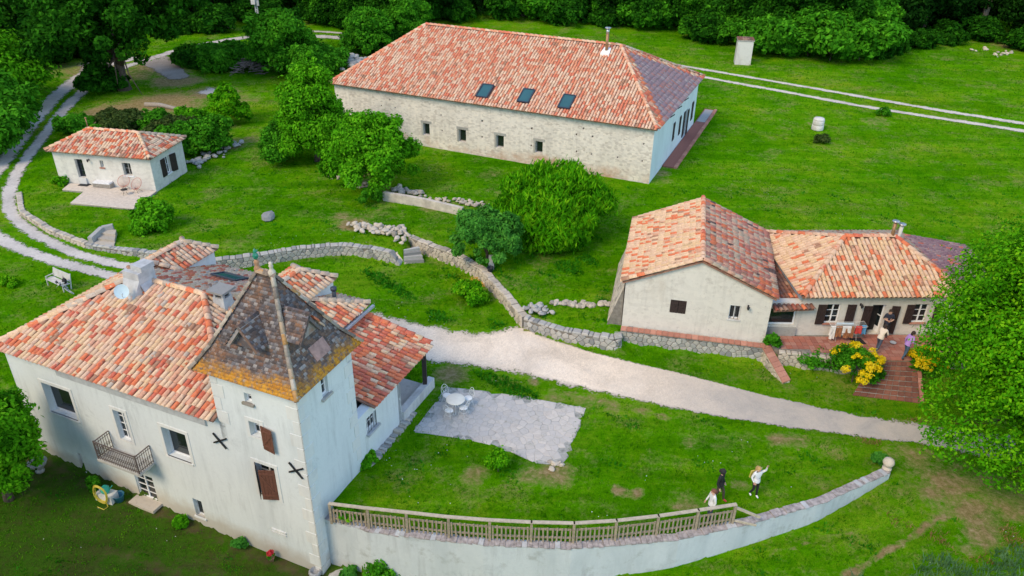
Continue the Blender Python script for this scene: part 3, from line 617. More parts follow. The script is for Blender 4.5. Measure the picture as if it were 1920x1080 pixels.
def stone_mesh(poly, fn, gap, d0, d1, mat, mb=None):
    """poly in (u, v); fn(u, v, depth) -> point"""
    c = np.mean(poly, 0); P_ = []
    for a in poly: e = np.array(a)-c; L = np.linalg.norm(e); P_.append((c+e*max(.1, 1-gap/max(L, 1e-4))))
    I_ = [c+(q-c)*.80 for q in P_]; n = len(P_); own = mb is None; mb = mb or MB(); h = d1*random.uniform(.75, 1.15)
    vs = [fn(*q, d0) for q in P_]+[fn(*q, h*.62) for q in P_]+[fn(*q, h) for q in I_]
    fs = [(i, (i+1) % n, n+(i+1) % n, n+i) for i in range(n)]+[(n+i, n+(i+1) % n, 2*n+(i+1) % n, 2*n+i) for i in range(n)]+[tuple(2*n+i for i in range(n))]
    mb.add(vs, fs)
    return mb.mesh('stone', mat) if own else None
def stone_wall(name, label, path, zb, zt, th=.42, size=(.30, .19), mat=M['stone'], budget=300, cat='stone wall', cap=.38, side=-1, group=None, facing=True):
    """free-standing or retaining rubble wall along a plan path: mortar core, face stones, cap stones. side -1 = visible face to the right of the path"""
    path = np.asarray(path, float); seg = np.hypot(*np.diff(path, axis=0).T); s = np.r_[0, np.cumsum(seg)]; L = s[-1]
    tz0 = np.interp; zb = np.asarray(zb, float); zt = np.asarray(zt, float)
    def at(u, off):
        u = min(max(u, 0), L); i = min(int(np.searchsorted(s, u, 'right'))-1, len(seg)-1); t = (u-s[i])/seg[i]
        def nrm(k): d = path[k+1]-path[k]; d = d/np.linalg.norm(d); return np.array([d[1], -d[0]])*(-side)
        n0 = nrm(i); n1 = nrm(i+1) if (t > .5 and i+1 < len(seg)) else (nrm(i-1) if (t < .5 and i > 0) else n0); k = abs(t-.5); n = n0*(1-k)+n1*k; n /= np.linalg.norm(n)
        p = path[i]*(1-t)+path[i+1]*t; return p+n*off
    B_ = lambda u: float(np.interp(u, s, zb)); Tp = lambda u: float(np.interp(u, s, zt))
    root = T(name, label, cat, (*at(L/2, 0), B_(L/2)), 0, group); o = np.array(root.location)
    core = MB(); N_ = max(2, int(L/.4)); ring = []
    for k in range(N_+1):
        u = L*k/N_; a = at(u, th/2-.03); b = at(u, -th/2+.03); ring.append([(*a, B_(u)-.4), (*a, Tp(u)-.05), (*b, Tp(u)-.05), (*b, B_(u)-.4)])
    vs = [np.array(q)-o for r in ring for q in r]; fs = [(4*k+j, 4*k+4+j, 4*k+4+(j+1) % 4, 4*k+(j+1) % 4) for k in range(N_) for j in range(4)]+[(0, 1, 2, 3), (4*N_+3, 4*N_+2, 4*N_+1, 4*N_)]
    core.add(vs, fs); core.build('core', M['mortar'], root)
    hmax = max(zt-zb)+.12; items = []
    if facing:
        for poly in voro(jgrid((0, L, -.12, hmax), *size), (0, L, -.12, hmax)):
            c = np.mean(poly, 0); H_ = Tp(c[0])-B_(c[0])-.1
            if c[1] > H_-.02: continue
            pp = [(a, min(b, Tp(a)-B_(a)-.1)) for a, b in poly]
            items.append((stone_mesh(pp, lambda u, v, d: np.array([*at(u, th/2-.05+d), B_(u)+v])-o, .014, 0, .085, mat), 0))
    u = 0
    while u < L-.05:
        w = min(cap*random.uniform(.4, 1.25), L-u); k = .08+random.uniform(-.02, .03); hh = random.uniform(-.03, .06)
        q = [(u+.01, -th/2-.03), (u+w-.01, -th/2-.03+random.uniform(0, .05)), (u+w-.012, th/2+.05-random.uniform(0, .05)), (u+.012, th/2+.04)]
        items.append((stone_mesh(q, lambda a, b, d: np.array([*at(a, b), Tp(a)-.1+d])-o, .012, 0, .1+hh, mat), 1)); u += w
    items = [i[0] for i in items]; random.shuffle(items)
    for me_ in items[:budget]: OB('stone', me_, root)
    if len(items) > budget:
        mb = MB()
        for me_ in items[budget:]: mb.add([v.co for v in me_.vertices], [list(p.vertices) for p in me_.polygons]); bpy.data.meshes.remove(me_)
        mb.build('stones', mat, root, 'stuff')
    return root
ROCKS = []
def rock(mat, i):
    for k, (m, me_) in enumerate(ROCKS):
        if m == (mat.name, i % 6): return me_
    bm = bmesh.new(); bmesh.ops.create_icosphere(bm, subdivisions=2, radius=1); r = random.Random(i*17+3); ph = [r.uniform(0, 6) for _ in range(6)]
    for v in bm.verts:
        c = v.co; k = 1+.22*math.sin(2.3*c.x+ph[0])*math.cos(2.1*c.y+ph[1])+.16*math.sin(4.1*c.z+ph[2]+2*c.x)
        v.co = Vector((c.x*k, c.y*k*.85, max(-.5, c.z*k*.75)))
    me_ = bpy.data.meshes.new('rock'); bm.to_mesh(me_); bm.free(); me_.materials.append(mat); ROCKS.append(((mat.name, i % 6), me_)); return me_
def rubble(name, label, pts, n, size, spread, mat=M['stone'], cat='stones', zlift=0):
    """a row or heap of loose stones along pixels of the photograph"""
    q = [PG(x, y) for x, y in pts]; root = T(name, label, cat, q[len(q)//2])
    o = np.array(root.location)
    for k in range(int(n*1.35)):
        t = random.uniform(0, len(q)-1.001); i = int(t); p = q[i]*(1-(t-i))+q[i+1]*(t-i) if len(q) > 1 else q[0]
        x, y = p[0]+random.gauss(0, spread), p[1]+random.gauss(0, spread*.8); sz = random.uniform(*size)*.66; z = g1(x, y)+zlift+sz*.3+max(0, random.gauss(0, .3))*zlift
        b = OB('stone', rock(mat, k), root, loc=(x-o[0], y-o[1], z-o[2])); b.scale = (sz, sz*random.uniform(.7, 1.2), sz*random.uniform(.6, 1)); b.rotation_euler = (random.uniform(-.3, .3), random.uniform(-.3, .3), random.uniform(0, 6))
    return root
# ---------------------------------------------------------------- the manor house with its tower
def onplane(px, py, p0, n):
    d = ray(px, py); o = np.array([0, 0, HCAM]); return o+d*(((np.asarray(p0)-o)@n)/(d@n))
manor = T('manor_house', 'white rendered manor house with red and cream tiled hip roof and a square tower', 'house', tuple(AB(-26, 22.7, -2)))
MI = Matrix.Translation(-Vector(manor.location))
def under(root):
    """children are built in world coordinates; shift them under the thing's base"""
    for o in COL.objects:
        if o.parent is root and 'shifted' not in o: o.location = Vector(o.location)-Vector(root.location); o['shifted'] = 1
def unshift():
    for o in COL.objects:
        if 'shifted' in o: del o['shifted']
pf = PL(AB(-32.1, 18)[:2], -BX[:2]); ps = PL(AB(-15.97, 18)[:2], AX[:2]); pb = PL(AB(-19.7, 27.5)[:2], BX[:2]); pw = PL(AB(-32.1, 27.5)[:2], -AX[:2])
W = {k: pf.rect(*v) for k, v in dict(b1=(77, 716, 147.5, 789), fw=(210.6, 767, 248.5, 829.4), b2=(301.5, 799, 360.5, 869), sl=(142.6, 848, 162.1, 883), dr=(249.3, 883, 297.4, 941), sm=(360.5, 934, 385, 972), t1=(456.5, 735.6, 473.5, 757), t2=(466, 788, 492.6, 822.6), t3=(476.7, 865, 524.8, 937), ni=(510, 991, 537.8, 1006)).items()}
TA = 12.1  # u where the tower begins on the front plane
wall(manor, 'wall', pf, TA, -3.4, 3.97, [W[k] for k in ('b1', 'fw', 'b2', 'sl', 'dr', 'sm')], M['wall_white'])
wall(manor, 'tower_wall', pf, TA+4.03, -4.2, 6.42, [W[k] for k in ('t1', 't2', 't3')], M['wall_white'], u0=TA)
W['ts'] = ps.rect(601, 712.5, 617, 735); W['ln'] = ps.rect(686, 787, 707, 793); W['ln'][2] = W['ln'][2] if W['ln'][3]-W['ln'][2] > .7 else W['ln'][3]-1.0
wall(manor, 'tower_wall', ps, 3.5, -4.2, 6.42, [W['ts']], M['wall_white'])
wall(manor, 'lean_to_wall', ps, 6.9, -1.2, 2.66, [W['ln']], M['wall_white'], u0=3.5)
MB().prism([AB(-20, 21.5, 2), AB(-15.97, 21.5, 2), AB(-15.97, 21.5, 6.42), AB(-20, 21.5, 6.42)], BX*-.3).build('tower_wall', M['wall_white'], manor)
MB().prism([AB(-20, 18, 3), AB(-20, 21.5, 3), AB(-20, 21.5, 6.42), AB(-20, 18, 6.42)], AX*.3).build('tower_wall', M['wall_white'], manor)
wall(manor, 'wall', pb, 12.4, -1, 3.97, [], M['wall_white']); wall(manor, 'wall', pw, 9.5, -3, 3.97, [], M['wall_white'])
MB().prism([AB(-19.7, 21.5, -1), AB(-19.7, 27.5, -1), AB(-19.7, 27.5, 3.97), AB(-19.7, 21.5, 3.97)], AX*-.3).build('wall', M['wall_white'], manor)
MB().prism([AB(-19.7, 24.9, -1), AB(-15.97, 24.9, -1), AB(-15.97, 24.9, 2.66), AB(-19.7, 24.9, 3.3)], BX*-.25).build('lean_to_wall', M['wall_white'], manor)
MB().obox(pf.at(3.2, 3.42, -.02), pf.U*8.2, ZX*.36, pf.N*.10).build('cornice', M['concrete'], manor)
for k, dp, c, r, sg, fr in (('b1', .32, 1, 1, 1, M['white']), ('b2', .32, 1, 1, 1, M['white']), ('fw', .2, 2, 4, 0, M['white']), ('sl', .2, 1, 1, 0, M['white']), ('sm', .2, 1, 1, 0, M['white']), ('t1', .2, 1, 2, 0, M['white']), ('t2', .3, 2, 2, 0, M['white']), ('t3', .3, 2, 3, 0, M['white'])):
    window(manor, pf, W[k], dp, c, r, fr); 
    if sg or k in ('fw', 't2', 't3', 'dr'): surround(manor, pf, W[k], M['quoin'])
window(manor, pf, W['dr'], .12, 2, 4, name='glazed_door')
window(manor, ps, W['ts'], .2, 1, 2); window(manor, ps, W['ln'], .2, 3, 2); sill(manor, ps, W['ln'], M['concrete'], .16, .1); sill(manor, ps, W['ts'], M['stone_grey'], .12, .10, .12); sill(manor, pf, W['t1'], M['stone'], .10, .10, .10)
for k in ('b1', 'b2', 'sm', 'sl'): sill(manor, pf, W[k], M['quoin'], .06)
# iron bars of the lean-to window
mb = MB()
for i in range(4): u = W['ln'][0]+(W['ln'][1]-W['ln'][0])*(i+.5)/4; mb.tube([ps.at(u, W['ln'][2], .03), ps.at(u, W['ln'][3], .03)], .012, 5)
mb.build('window_bars', M['black'], manor)
# shutters of the tower
sa_, sb_, sc_ = pf.uz(489, 797), pf.uz(513, 805), pf.uz(497, 840); h = pf.at(sa_[0], 0, .04); shutter(manor, h[:2], pf.U[:2]*.98+pf.N[:2]*.15, pf.N[:2], sb_[0]-sa_[0], sc_[1], sa_[1], M['shutter'])
o = W['t3']; h = pf.at(o[1], 0, .0); sh_ = shutter(manor, h[:2], -pf.U[:2]*.93+pf.N[:2]*.36, pf.N[:2], (o[1]-o[0])*.68, o[2], o[3]-.12, M['shutter'])
h = pf.at(o[0]+.02, 0, .02); shutter(manor, h[:2], pf.N[:2]*.75+pf.U[:2]*.66, pf.U[:2], .38, o[2], o[3], M['shutter_dk'])
mb = MB(); o = W['ni']; mb.obox(pf.at(o[0], o[2], -.0), pf.U*(o[1]-o[0]), ZX*.07, pf.N*.05).obox(pf.at(o[0], o[3], 0), pf.U*(o[1]-o[0]), ZX*.07, pf.N*.05); mb.build('slit_lintel', M['quoin'], manor)
for cx, cy in ((413.7, 825.2), (556.3, 880.7)):
    u, z = pf.uz(cx, cy); mb = MB()
    for t in (.55, 2.3): d = pf.U*math.cos(t)+ZX*math.sin(t); q = pf.at(u, z, .04 if t < 1 else .06); mb.bar(q-d*.42, q+d*.42, .055)
    mb.build('wall_anchor', M['black'], manor)
for k in range(15):   # long and short quoins of the tower corner
    z = -3.2+k*.64; l = .55 if k % 2 else .32; l2 = .32 if k % 2 else .55
    if z > 6: break
    mb = MB(); mb.obox(pf.at(TA+4.03-l, z+.02, -.03), pf.U*(l+.018), ZX*.58, pf.N*.048); mb.obox(ps.at(-.018, z+.02, -.03), ps.U*(l2+.018), ZX*.58, ps.N*.047); mb.build('quoin_stone', M['quoin'], manor)
    if z > 3.4: mb = MB(); mb.obox(pf.at(TA-.004, z+.02, -.03), pf.U*(l+.02), ZX*.58, pf.N*.048); mb.build('quoin_stone', M['quoin'], manor)
    if 0 < z < 6: mb = MB(); mb.obox(ps.at(3.5-l, z+.02, -.03), ps.U*(l-.01), ZX*.58, ps.N*.046); mb.build('quoin_stone', M['quoin'], manor)
# balcony
a0 = pf.uz(176, 829, .8)[0]; a1 = pf.uz(254, 860, .8)[0]; zt = pf.uz(176, 828, .8)[1]; zf = zt-.95
MB().obox(pf.at(a0-.05, zf-.12, -.05), pf.U*(a1-a0+.1), ZX*.12, pf.N*.92).build('balcony', M['stone_grey'], manor)
mb = MB(); cor = [pf.at(a0, 0, .02), pf.at(a0, 0, .82), pf.at(a1, 0, .82), pf.at(a1, 0, .02)]
for p, q in zip(cor, cor[1:]):
    mb.bar(p+ZX*zt, q+ZX*zt, .045, .03).bar(p+ZX*(zf+.1), q+ZX*(zf+.1), .025).bar(p+ZX*(zt-.14), q+ZX*(zt-.14), .02); n = int(np.linalg.norm(q-p)/.11)
    for i in range(n+1):
        x = p+(q-p)*i/n; mb.bar(x+ZX*zf, x+ZX*zt, .018)
        if i < n: c = p+(q-p)*(i+.5)/n; mb.tube([c+ZX*(zf+.4)+(q-p)/np.linalg.norm(q-p)*.04*math.cos(t)+ZX*.09*math.sin(t) for t in np.linspace(0, 6.28, 7)[:-1]], .008, 3, True)
for c in cor[1:3]: mb.bar(c+ZX*(zf-.1), c+ZX*(zt+.06), .05)
mb.build('balcony_railing', plain('rusty iron', (.10, .075, .065), .8, .3, 9), manor)
# main roof
R = Roof(manor, 'roof', 300); zE = 4.02
A_, B_, C_, D_ = AB(-32.5, 17.72, zE), AB(-19.3, 18.3, zE), AB(-19.3, 27.9, zE), AB(-32.5, 27.9, zE); r0, r1 = AB(-28.7, 22.8, 5.9), AB(-24.6, 22.8, 5.9)
hx = AB(-20.03, 18.41, 4.27)
R.plane([A_, AB(-20.03, 17.72, zE), hx, r1, r0], M['tile_manor']); R.plane([B_, C_, r1, hx], M['tile_manor']); R.plane([C_, D_, r0, r1], M['tile_manor']); R.plane([D_, A_, r0], M['tile_warm'])
for p, q, m in ((A_, r0, M['tile_cap']), (hx, r1, M['tile_cap_red']), (C_, r1, M['tile_cap']), (D_, r0, M['tile_cap']), (r0, r1, M['tile_cap'])): R.cap(p, q, m)
R.genoise(AB(-32.4, 17.9, zE), AB(-20.05, 17.9, zE), M['tile_manor'], -.10, -BX)
# raised roofs at the back
for ac, hw, b0, b1, ze, zr in ((-29.75, 1.2, 24.4, 28.0, 5.0, 5.62), (-22.5, 1.3, 24.6, 28.05, 4.95, 5.6)):
    e0, e1 = ac-hw, ac+hw; rA, rB = AB(ac, b0+.1, zr), AB(ac, b1-1.1, zr)
    R.plane([AB(e1, b0+.9, ze), AB(e1, b1, ze), rB, rA], M['tile_manor']); R.plane([AB(e0, b1, ze), AB(e0, b0+.9, ze), rA, rB], M['tile_warm']); R.plane([AB(e1, b1, ze), AB(e0, b1, ze), rB], M['tile_manor'])
    R.plane([AB(e0, b0+.9, ze), AB(e1, b0+.9, ze), rA], M['tile_manor'])
    R.cap(rA, rB, M['tile_cap']); R.cap(AB(e1, b1, ze), rB, M['tile_cap']); R.cap(AB(e0, b1, ze), rB, M['tile_cap']); R.cap(AB(e0, b0+.9, ze), rA, M['tile_cap']); R.cap(AB(e1, b0+.9, ze), rA, M['tile_cap'])
    mb = MB(); mb.prism([AB(e0+.15, b0+1.0, 3.9), AB(e1-.15, b0+1.0, 3.9), AB(e1-.15, b1-.15, 3.9), AB(e0+.15, b1-.15, 3.9)], ZX*(ze-3.98)); mb.build('dormer_wall', M['wall_white'], manor)
# lean-to roof over the porch
R.plane([AB(-15.72, 22.42, 2.72), AB(-15.72, 27.68, 2.72), AB(-19.6, 27.68, 3.5), AB(-19.6, 22.42, 3.5)], M['tile_red'])
R.plane([AB(-15.72, 21.56, 2.72)+AX*-1.0+ZX*.2, AB(-15.72, 22.42, 2.72)+AX*-1.0+ZX*.2, AB(-19.6, 22.42, 3.5), AB(-19.6, 21.56, 3.5)], M['tile_red'])
R.cap(AB(-15.8, 27.62, 2.78), AB(-19.5, 27.62, 3.54), M['tile_red'])
R.done()
MB().bar(AB(-19.12, 21.7, 3.93), AB(-19.12, 27.95, 3.93), .13, .12).build('gutter', M['lead'], manor)
# skylight lying on the back slope
pn = np.cross(C_-D_, r0-D_); pn /= np.linalg.norm(pn); pn = pn if pn[2] > 0 else -pn
def skylight(parent, c, u, v, n, w, h):
    u, v, n = (np.asarray(q, float) for q in (u, v, n)); mb = MB(); c = c+n*.10
    for s in (-1, 1): mb.obox(c+u*(s*w/2-.05)-v*h/2, u*.10, v*h, n*.09).obox(c-u*w/2+v*(s*h/2-.05), u*w, v*.10, n*.088)
    f = mb.build('skylight', M['dark_frame'], parent); MB().obox(c-u*(w/2-.04)-v*(h/2-.04), u*(w-.08), v*(h-.08), n*.05).build('pane', M['skylight_glass'], f)
skylight(manor, onplane(430, 524, C_, pn)+pn*.02, -AX, np.cross(pn, -AX), pn, 1.5, .9)
# chimneys
ch = MB(); ch.prism([AB(-28.5, 22.05, 4.9), AB(-27.55, 22.05, 4.9), AB(-27.55, 23.0, 4.9), AB(-28.5, 23.0, 4.9)], ZX*1.75)
ch.add([AB(-28.5, 22.04, 6.3), AB(-27.54, 22.04, 6.3), AB(-27.54, 22.04, 5.2), AB(-28.5, 22.04, 5.2), AB(-28.4, 21.55, 5.3), AB(-27.7, 21.55, 5.3)], [(0, 4, 5, 1), (1, 5, 2), (0, 3, 4), (3, 2, 5, 4)])
ch.add([AB(-27.54, 22.05, 6.1), AB(-27.54, 23.0, 6.1), AB(-27.1, 22.9, 5.2), AB(-27.1, 22.1, 5.2)], [(0, 1, 2, 3)])
ch.prism([AB(-28.2, 22.3, 6.65), AB(-27.5, 22.25, 6.65), AB(-27.5, 23.02, 6.65), AB(-28.1, 23.02, 6.65)], ZX*.25)
c1 = ch.build('chimney', M['concrete'], manor)
for k in range(12): b = OB('stone', rock(M['clay'] if k % 3 else M['stone_grey'], k), c1, loc=tuple(AB(-28.55+random.uniform(-.3, .3), 22.7+random.uniform(-.4, .3), 6.5+random.uniform(-.5, .3)))); b.scale = (.13, .16, .09); b.rotation_euler = (random.random(), random.random(), 3*random.random())
dish = MB(); dn = np.array([.42, -.80, .42]); dn /= np.linalg.norm(dn); du = np.cross(ZX, dn); du /= np.linalg.norm(du); dv = np.cross(dn, du); dc = AB(-27.95, 21.35, 6.05)
ring = [(.0, 0), (.12, .008), (.22, .028), (.31, .06)]; vs = []; fs = []
for r, h in ring:
    for j in range(20): t = 2*math.pi*j/20; vs.append(dc+du*r*math.cos(t)+dv*r*math.sin(t)*1.08+dn*h)
for i in range(3): fs += [(i*20+j, i*20+(j+1) % 20, (i+1)*20+(j+1) % 20, (i+1)*20+j) for j in range(20)]
dish.add(vs, fs, True).bar(dc-dv*.28, dc-dv*.1+dn*.42, .025).box(dc-dv*.1+dn*.44, (.07, .07, .1)).bar(dc-dn*.01, dc-dn*.3, .05)
dsh = dish.build('satellite_dish', M['dish'], manor)
c2 = MB(); q0, q1 = (-24.05, 22.55), (-23.25, 23.3)
c2.add([AB(q0[0], q0[1], 4.6), AB(q1[0], q0[1], 4.6), AB(q1[0], q1[1], 4.6), AB(q0[0], q1[1], 4.6)]+[AB(a, b, 6.05) for a, b in ((-23.95, 22.65), (-23.35, 22.65), (-23.35, 23.2), (-23.95, 23.2))], [(0, 1, 5, 4), (1, 2, 6, 5), (2, 3, 7, 6), (3, 0, 4, 7), (4, 5, 6, 7)])
for a, b in ((-23.92, 22.68), (-23.47, 22.68), (-23.47, 23.09), (-23.92, 23.09)): c2.prism([AB(a, b, 6.05), AB(a+.1, b, 6.05), AB(a+.1, b+.1, 6.05), AB(a, b+.1, 6.05)], ZX*.28)
c2o = c2.build('chimney', M['concrete'], manor)
MB().prism([AB(-24.12, 22.5, 6.33), AB(-23.2, 22.5, 6.33), AB(-23.2, 23.36, 6.33), AB(-24.12, 23.36, 6.33)], ZX*.10).build('chimney_cap', M['stone_grey'], c2o)
MB().prism([AB(-23.84, 22.76, 6.06), AB(-23.46, 22.76, 6.06), AB(-23.46, 23.1, 6.06), AB(-23.84, 23.1, 6.06)], ZX*.26).build('flue', M['black'], c2o)
fl = MB(); fl.prism([AB(-24.2, 22.4, 4.7), AB(-23.1, 22.4, 4.7), AB(-23.1, 23.4, 4.7), AB(-24.2, 23.4, 4.7)], ZX*.42+BX*.0).build('flashing', M['lead'], c2o)
vp = AB(-20.6, 26.9, 4.3); MB().tube([vp, vp+ZX*.75], .10, 8).tube([vp+ZX*.7, vp+ZX*.85], .15, 8).build('vent_pipe', M['dark_frame'], manor)
# tower roof: bell-cast pyramid of small flat tiles
def towermat():
    m, nt, b = NT('lichen tiles'); p = wpos(nt); r = island(nt); s = nd(nt, 'ShaderNodeSeparateXYZ'); nt.links.new(p, s.inputs[0])
    c = ramp(nt, r, [(0, (.13, .085, .07)), (.2, (.085, .065, .062)), (.38, (.17, .105, .08)), (.52, (.14, .13, .14)), (.66, (.21, .19, .19)), (.76, (.10, .085, .09)), (.90, (.30, .27, .26)), (.95, (.16, .085, .06))], 'CONSTANT')
    c = mix(nt, mrange(nt, noise(nt, p, 5.5, 6, .8), .56, .66, 0, .75), c, (.44, .41, .40))
    c = mix(nt, mrange(nt, noise(nt, p, 1.3, 6, .8), .55, .68, 0, .75), c, (.30, .13, .045))
    h = mth(nt, 'ADD', s.outputs[2], mth(nt, 'MULTIPLY', mth(nt, 'SUBTRACT', noise(nt, p, 1.1, 6, .75), .5), 1.5))
    c = mix(nt, mth(nt, 'MULTIPLY', mrange(nt, h, 6.95, 6.6), mrange(nt, noise(nt, p, 6, 6, .85), .40, .52)), c, ramp(nt, noise(nt, p, 5, 4), [(.35, (.48, .19, .010)), (.65, (.60, .29, .02))]))
    nt.links.new(c, b.inputs['Base Color']); b.inputs['Roughness'].default_value = .9; bump(nt, b, noise(nt, p, 30, 4), .5, .02); return m
M['tile_tower'] = towermat()
slab = MB(); FT = []
def flat_plane(pts, pitch=.17, row=.125, skip=None):
    pts = [np.asarray(p, float) for p in pts]; u = pts[1]-pts[0]; u /= np.linalg.norm(u); n = np.cross(u, pts[2]-pts[1]); n /= np.linalg.norm(n); n = n if n[2] > 0 else -n; v = np.cross(n, u)
    q = [((p-pts[0])@u, (p-pts[0])@v) for p in pts]; slab.prism([p-n*.12 for p in pts], n*.12); uu = [a for a, b in q]; vm = max(b for a, b in q)
    for j in range(int(vm/row)+1):
        for i in range(int((max(uu)-min(uu))/pitch)+2):
            c = min(uu)+(i+(.5 if j % 2 else 0))*pitch; w = j*row+.05
            if not inpoly(np.array([c]), np.array([min(w, vm-.02)]), q)[0]: continue
            p = pts[0]+u*c+v*(j*row); 
            if skip is not None and skip(p): continue
            h = .026+random.uniform(0, .022); t = random.gauss(0, .05); u2 = u*math.cos(t)+v*math.sin(t); a = p-u2*pitch*.48; b = p+u2*pitch*.48
            FT.append([a+n*.004, b+n*.004, b+n*h, a+n*h, b+v*(row*1.25)+n*.008, a+v*(row*1.25)+n*.008])
E = [AB(-20.48, 17.66, 6.40), AB(-15.68, 17.66, 6.40), AB(-15.68, 21.85, 6.40), AB(-20.48, 21.85, 6.40)]; ra, rb = AB(-18.42, 19.76, 10.0), AB(-17.78, 19.76, 10.0)
k = .30; rise = .245
mid = [E[0]+(ra-E[0])*k, E[1]+(rb-E[1])*k, E[2]+(rb-E[2])*k, E[3]+(ra-E[3])*k]; mid = [np.array([*m_[:2], 6.40+3.6*rise]) for m_ in mid]
tops = [(ra, rb), (rb, rb), (rb, ra), (ra, ra)]
for i in range(4):
    j = (i+1) % 4; flat_plane([E[i], E[j], mid[j], mid[i]])
    tl, tr_ = ([ra, rb], [rb, rb], [rb, ra], [ra, ra])[i]
    flat_plane([mid[i], mid[j], tr_, tl] if i in (0, 2) else [mid[i], mid[j], tr_])
tw = slab.build('tower_roof', plain('tower roof bed', (.09, .065, .05), .95, .3), manor)
FTn = np.array(FT); order = np.argsort(np.linalg.norm(FTn[:, 0]-np.array([0, 0, HCAM]), axis=1)); nF = len(FTn)
V = FTn.reshape(-1, 3); base = (np.arange(nF)*6)[:, None]
Fq = np.concatenate([base+np.array([0, 1, 2, 3]), base+np.array([3, 2, 4, 5])]); OB('flat_tiles', mesh_np('flat_tiles', V, Fq, M['tile_tower']), tw, 'stuff')
capm = tilemat('tower hip', [(3, (.30, .26, .22)), (3, (.20, .165, .14)), (2, (.40, .30, .21)), (1, (.44, .24, .09)), (2, (.46, .40, .33))], .5); hips = []
for i in range(4):
    t_ = (ra, rb, rb, ra)[i]
    for p, q in ((E[i], mid[i]), (mid[i], t_)):
        d = q-p; L = np.linalg.norm(d); d /= L; n = ZX-d*d[2]; n /= np.linalg.norm(n); u = np.cross(d, n); K = max(1, int(L/.4))
        for m_ in range(K): OB('hip_tile', tile_mesh(capm), tw, mw=mat4(p+d*(L*m_/K)+n*.05, u, d, n)@Matrix.Diagonal((.92, 1.05, .9, 1)))
for m_ in range(2): d = (rb-ra)/np.linalg.norm(rb-ra); OB('hip_tile', tile_mesh(capm, True), tw, mw=mat4(ra+d*.32*m_+ZX*.03, np.cross(d, ZX), d, ZX))
fa = MB(); fa.lathe([(.12, -.1), (.13, .08), (.09, .16), (.07, .22), (.10, .32), (.08, .40), (.03, .44)], tuple(ra+ZX*.1)); f1 = fa.build('finial', M['clay'], tw)
MB().lathe([(.03, .43), (.08, .48), (.11, .58), (.09, .66), (.05, .70), (.07, .76), (.05, .82), (.01, .88)], tuple(ra+ZX*.1)).tube([ra+ZX*.84, ra+ZX*.88+AX*.09, ra+ZX*.97+AX*.14], [.035, .03, .01], 6).build('finial_figure', M['green_glaze'], manor)
MB().lathe([(.13, -.1), (.14, .08), (.08, .16), (.06, .25), (.09, .31), (.06, .37), (.08, .43), (.02, .48)], tuple(rb+ZX*.1)).build('finial', M['stone'], tw)
# two little roof dormers on the tower
def lucarne(c, out, w, h, L, base_z, red=False):
    """gabled hood: c = centre of the front opening (x, y), out = outward unit"""
    out = np.array([out[0], out[1], 0.]); u = np.cross(ZX, out); c = np.array([c[0], c[1], 0.]); mb = MB()
    f = [c-u*w/2+ZX*base_z, c+u*w/2+ZX*base_z, c+u*w/2+ZX*(base_z+.12), c+ZX*(base_z+h), c-u*w/2+ZX*(base_z+.12)]; b = [p-out*L for p in f]
    mb.add([f[0], f[1], f[2], f[4], b[0], b[1], b[2], b[4]], [(1, 2, 6, 5), (4, 7, 3, 0)])
    mb.add([p-out*.10 for p in f], [(0, 1, 2, 3, 4)]).build('dormer_front', M['tile_tower'], tw)
    for s in (-1, 1):
        e0 = c+u*s*(w/2+.1)+ZX*(base_z+.04)+out*.08; e1 = e0-out*(L+.2); t0 = c+ZX*(base_z+h+.03)+out*.08; t1 = t0-out*(L+.2)
        flat_plane2([e0, e1, t1, t0] if s > 0 else [e1, e0, t0, t1])
        if red and s > 0: dd = t0-e0; dd /= np.linalg.norm(dd); OB('hip_tile', tile_mesh(M['tile_cap_red']), tw, mw=mat4(e0+ZX*.03, -out, dd, np.cross(-out, dd))); OB('hip_tile', tile_mesh(M['tile_cap_red']), tw, mw=mat4(e0+dd*.42+ZX*.03, -out, dd, np.cross(-out, dd)))
def flat_plane2(pts):
    global FT, slab
    FT = []; slab = MB(); flat_plane(pts, .16, .12); slab.build('dormer_roof', M['tile_tower'], tw); Fn = np.array(FT); base = (np.arange(len(Fn))*6)[:, None]
    OB('flat_tiles', mesh_np('flat_tiles', Fn.reshape(-1, 3), np.concatenate([base+np.array([0, 1, 2, 3]), base+np.array([3, 2, 4, 5])]), M['tile_tower']), tw, 'stuff')
pfd = PL(AB(-32.1, 18.05)[:2], -BX[:2]); u_, z_ = pfd.uz(449, 612); lucarne(pfd.at(u_, 0)[:2], -BX[:2], 1.2, .95, .95, z_-.95)
psd = PL(AB(-16.1, 18)[:2], AX[:2]); u_, z_ = psd.uz(576, 592); z_ -= .9; lucarne(psd.at(u_, 0)[:2], AX[:2], 1.1, .9, .9, z_, True)
rn_ = np.cross(E[2]-E[1], mid[2]-E[1]); rn_ /= np.linalg.norm(rn_); rn_ = rn_ if rn_[2] > 0 else -rn_; rv_ = np.cross(rn_, BX); rv_ = rv_ if rv_[2] > 0 else -rv_; rc_ = onplane(598, 655, E[1], rn_)
MB().obox(rc_-BX*.45-rv_*.3+rn_*.03, BX*.9, rv_*.6, rn_*.03).build('dormer_apron', plain('pink slab', (.36, .22, .18), .9, .3, 5), tw)
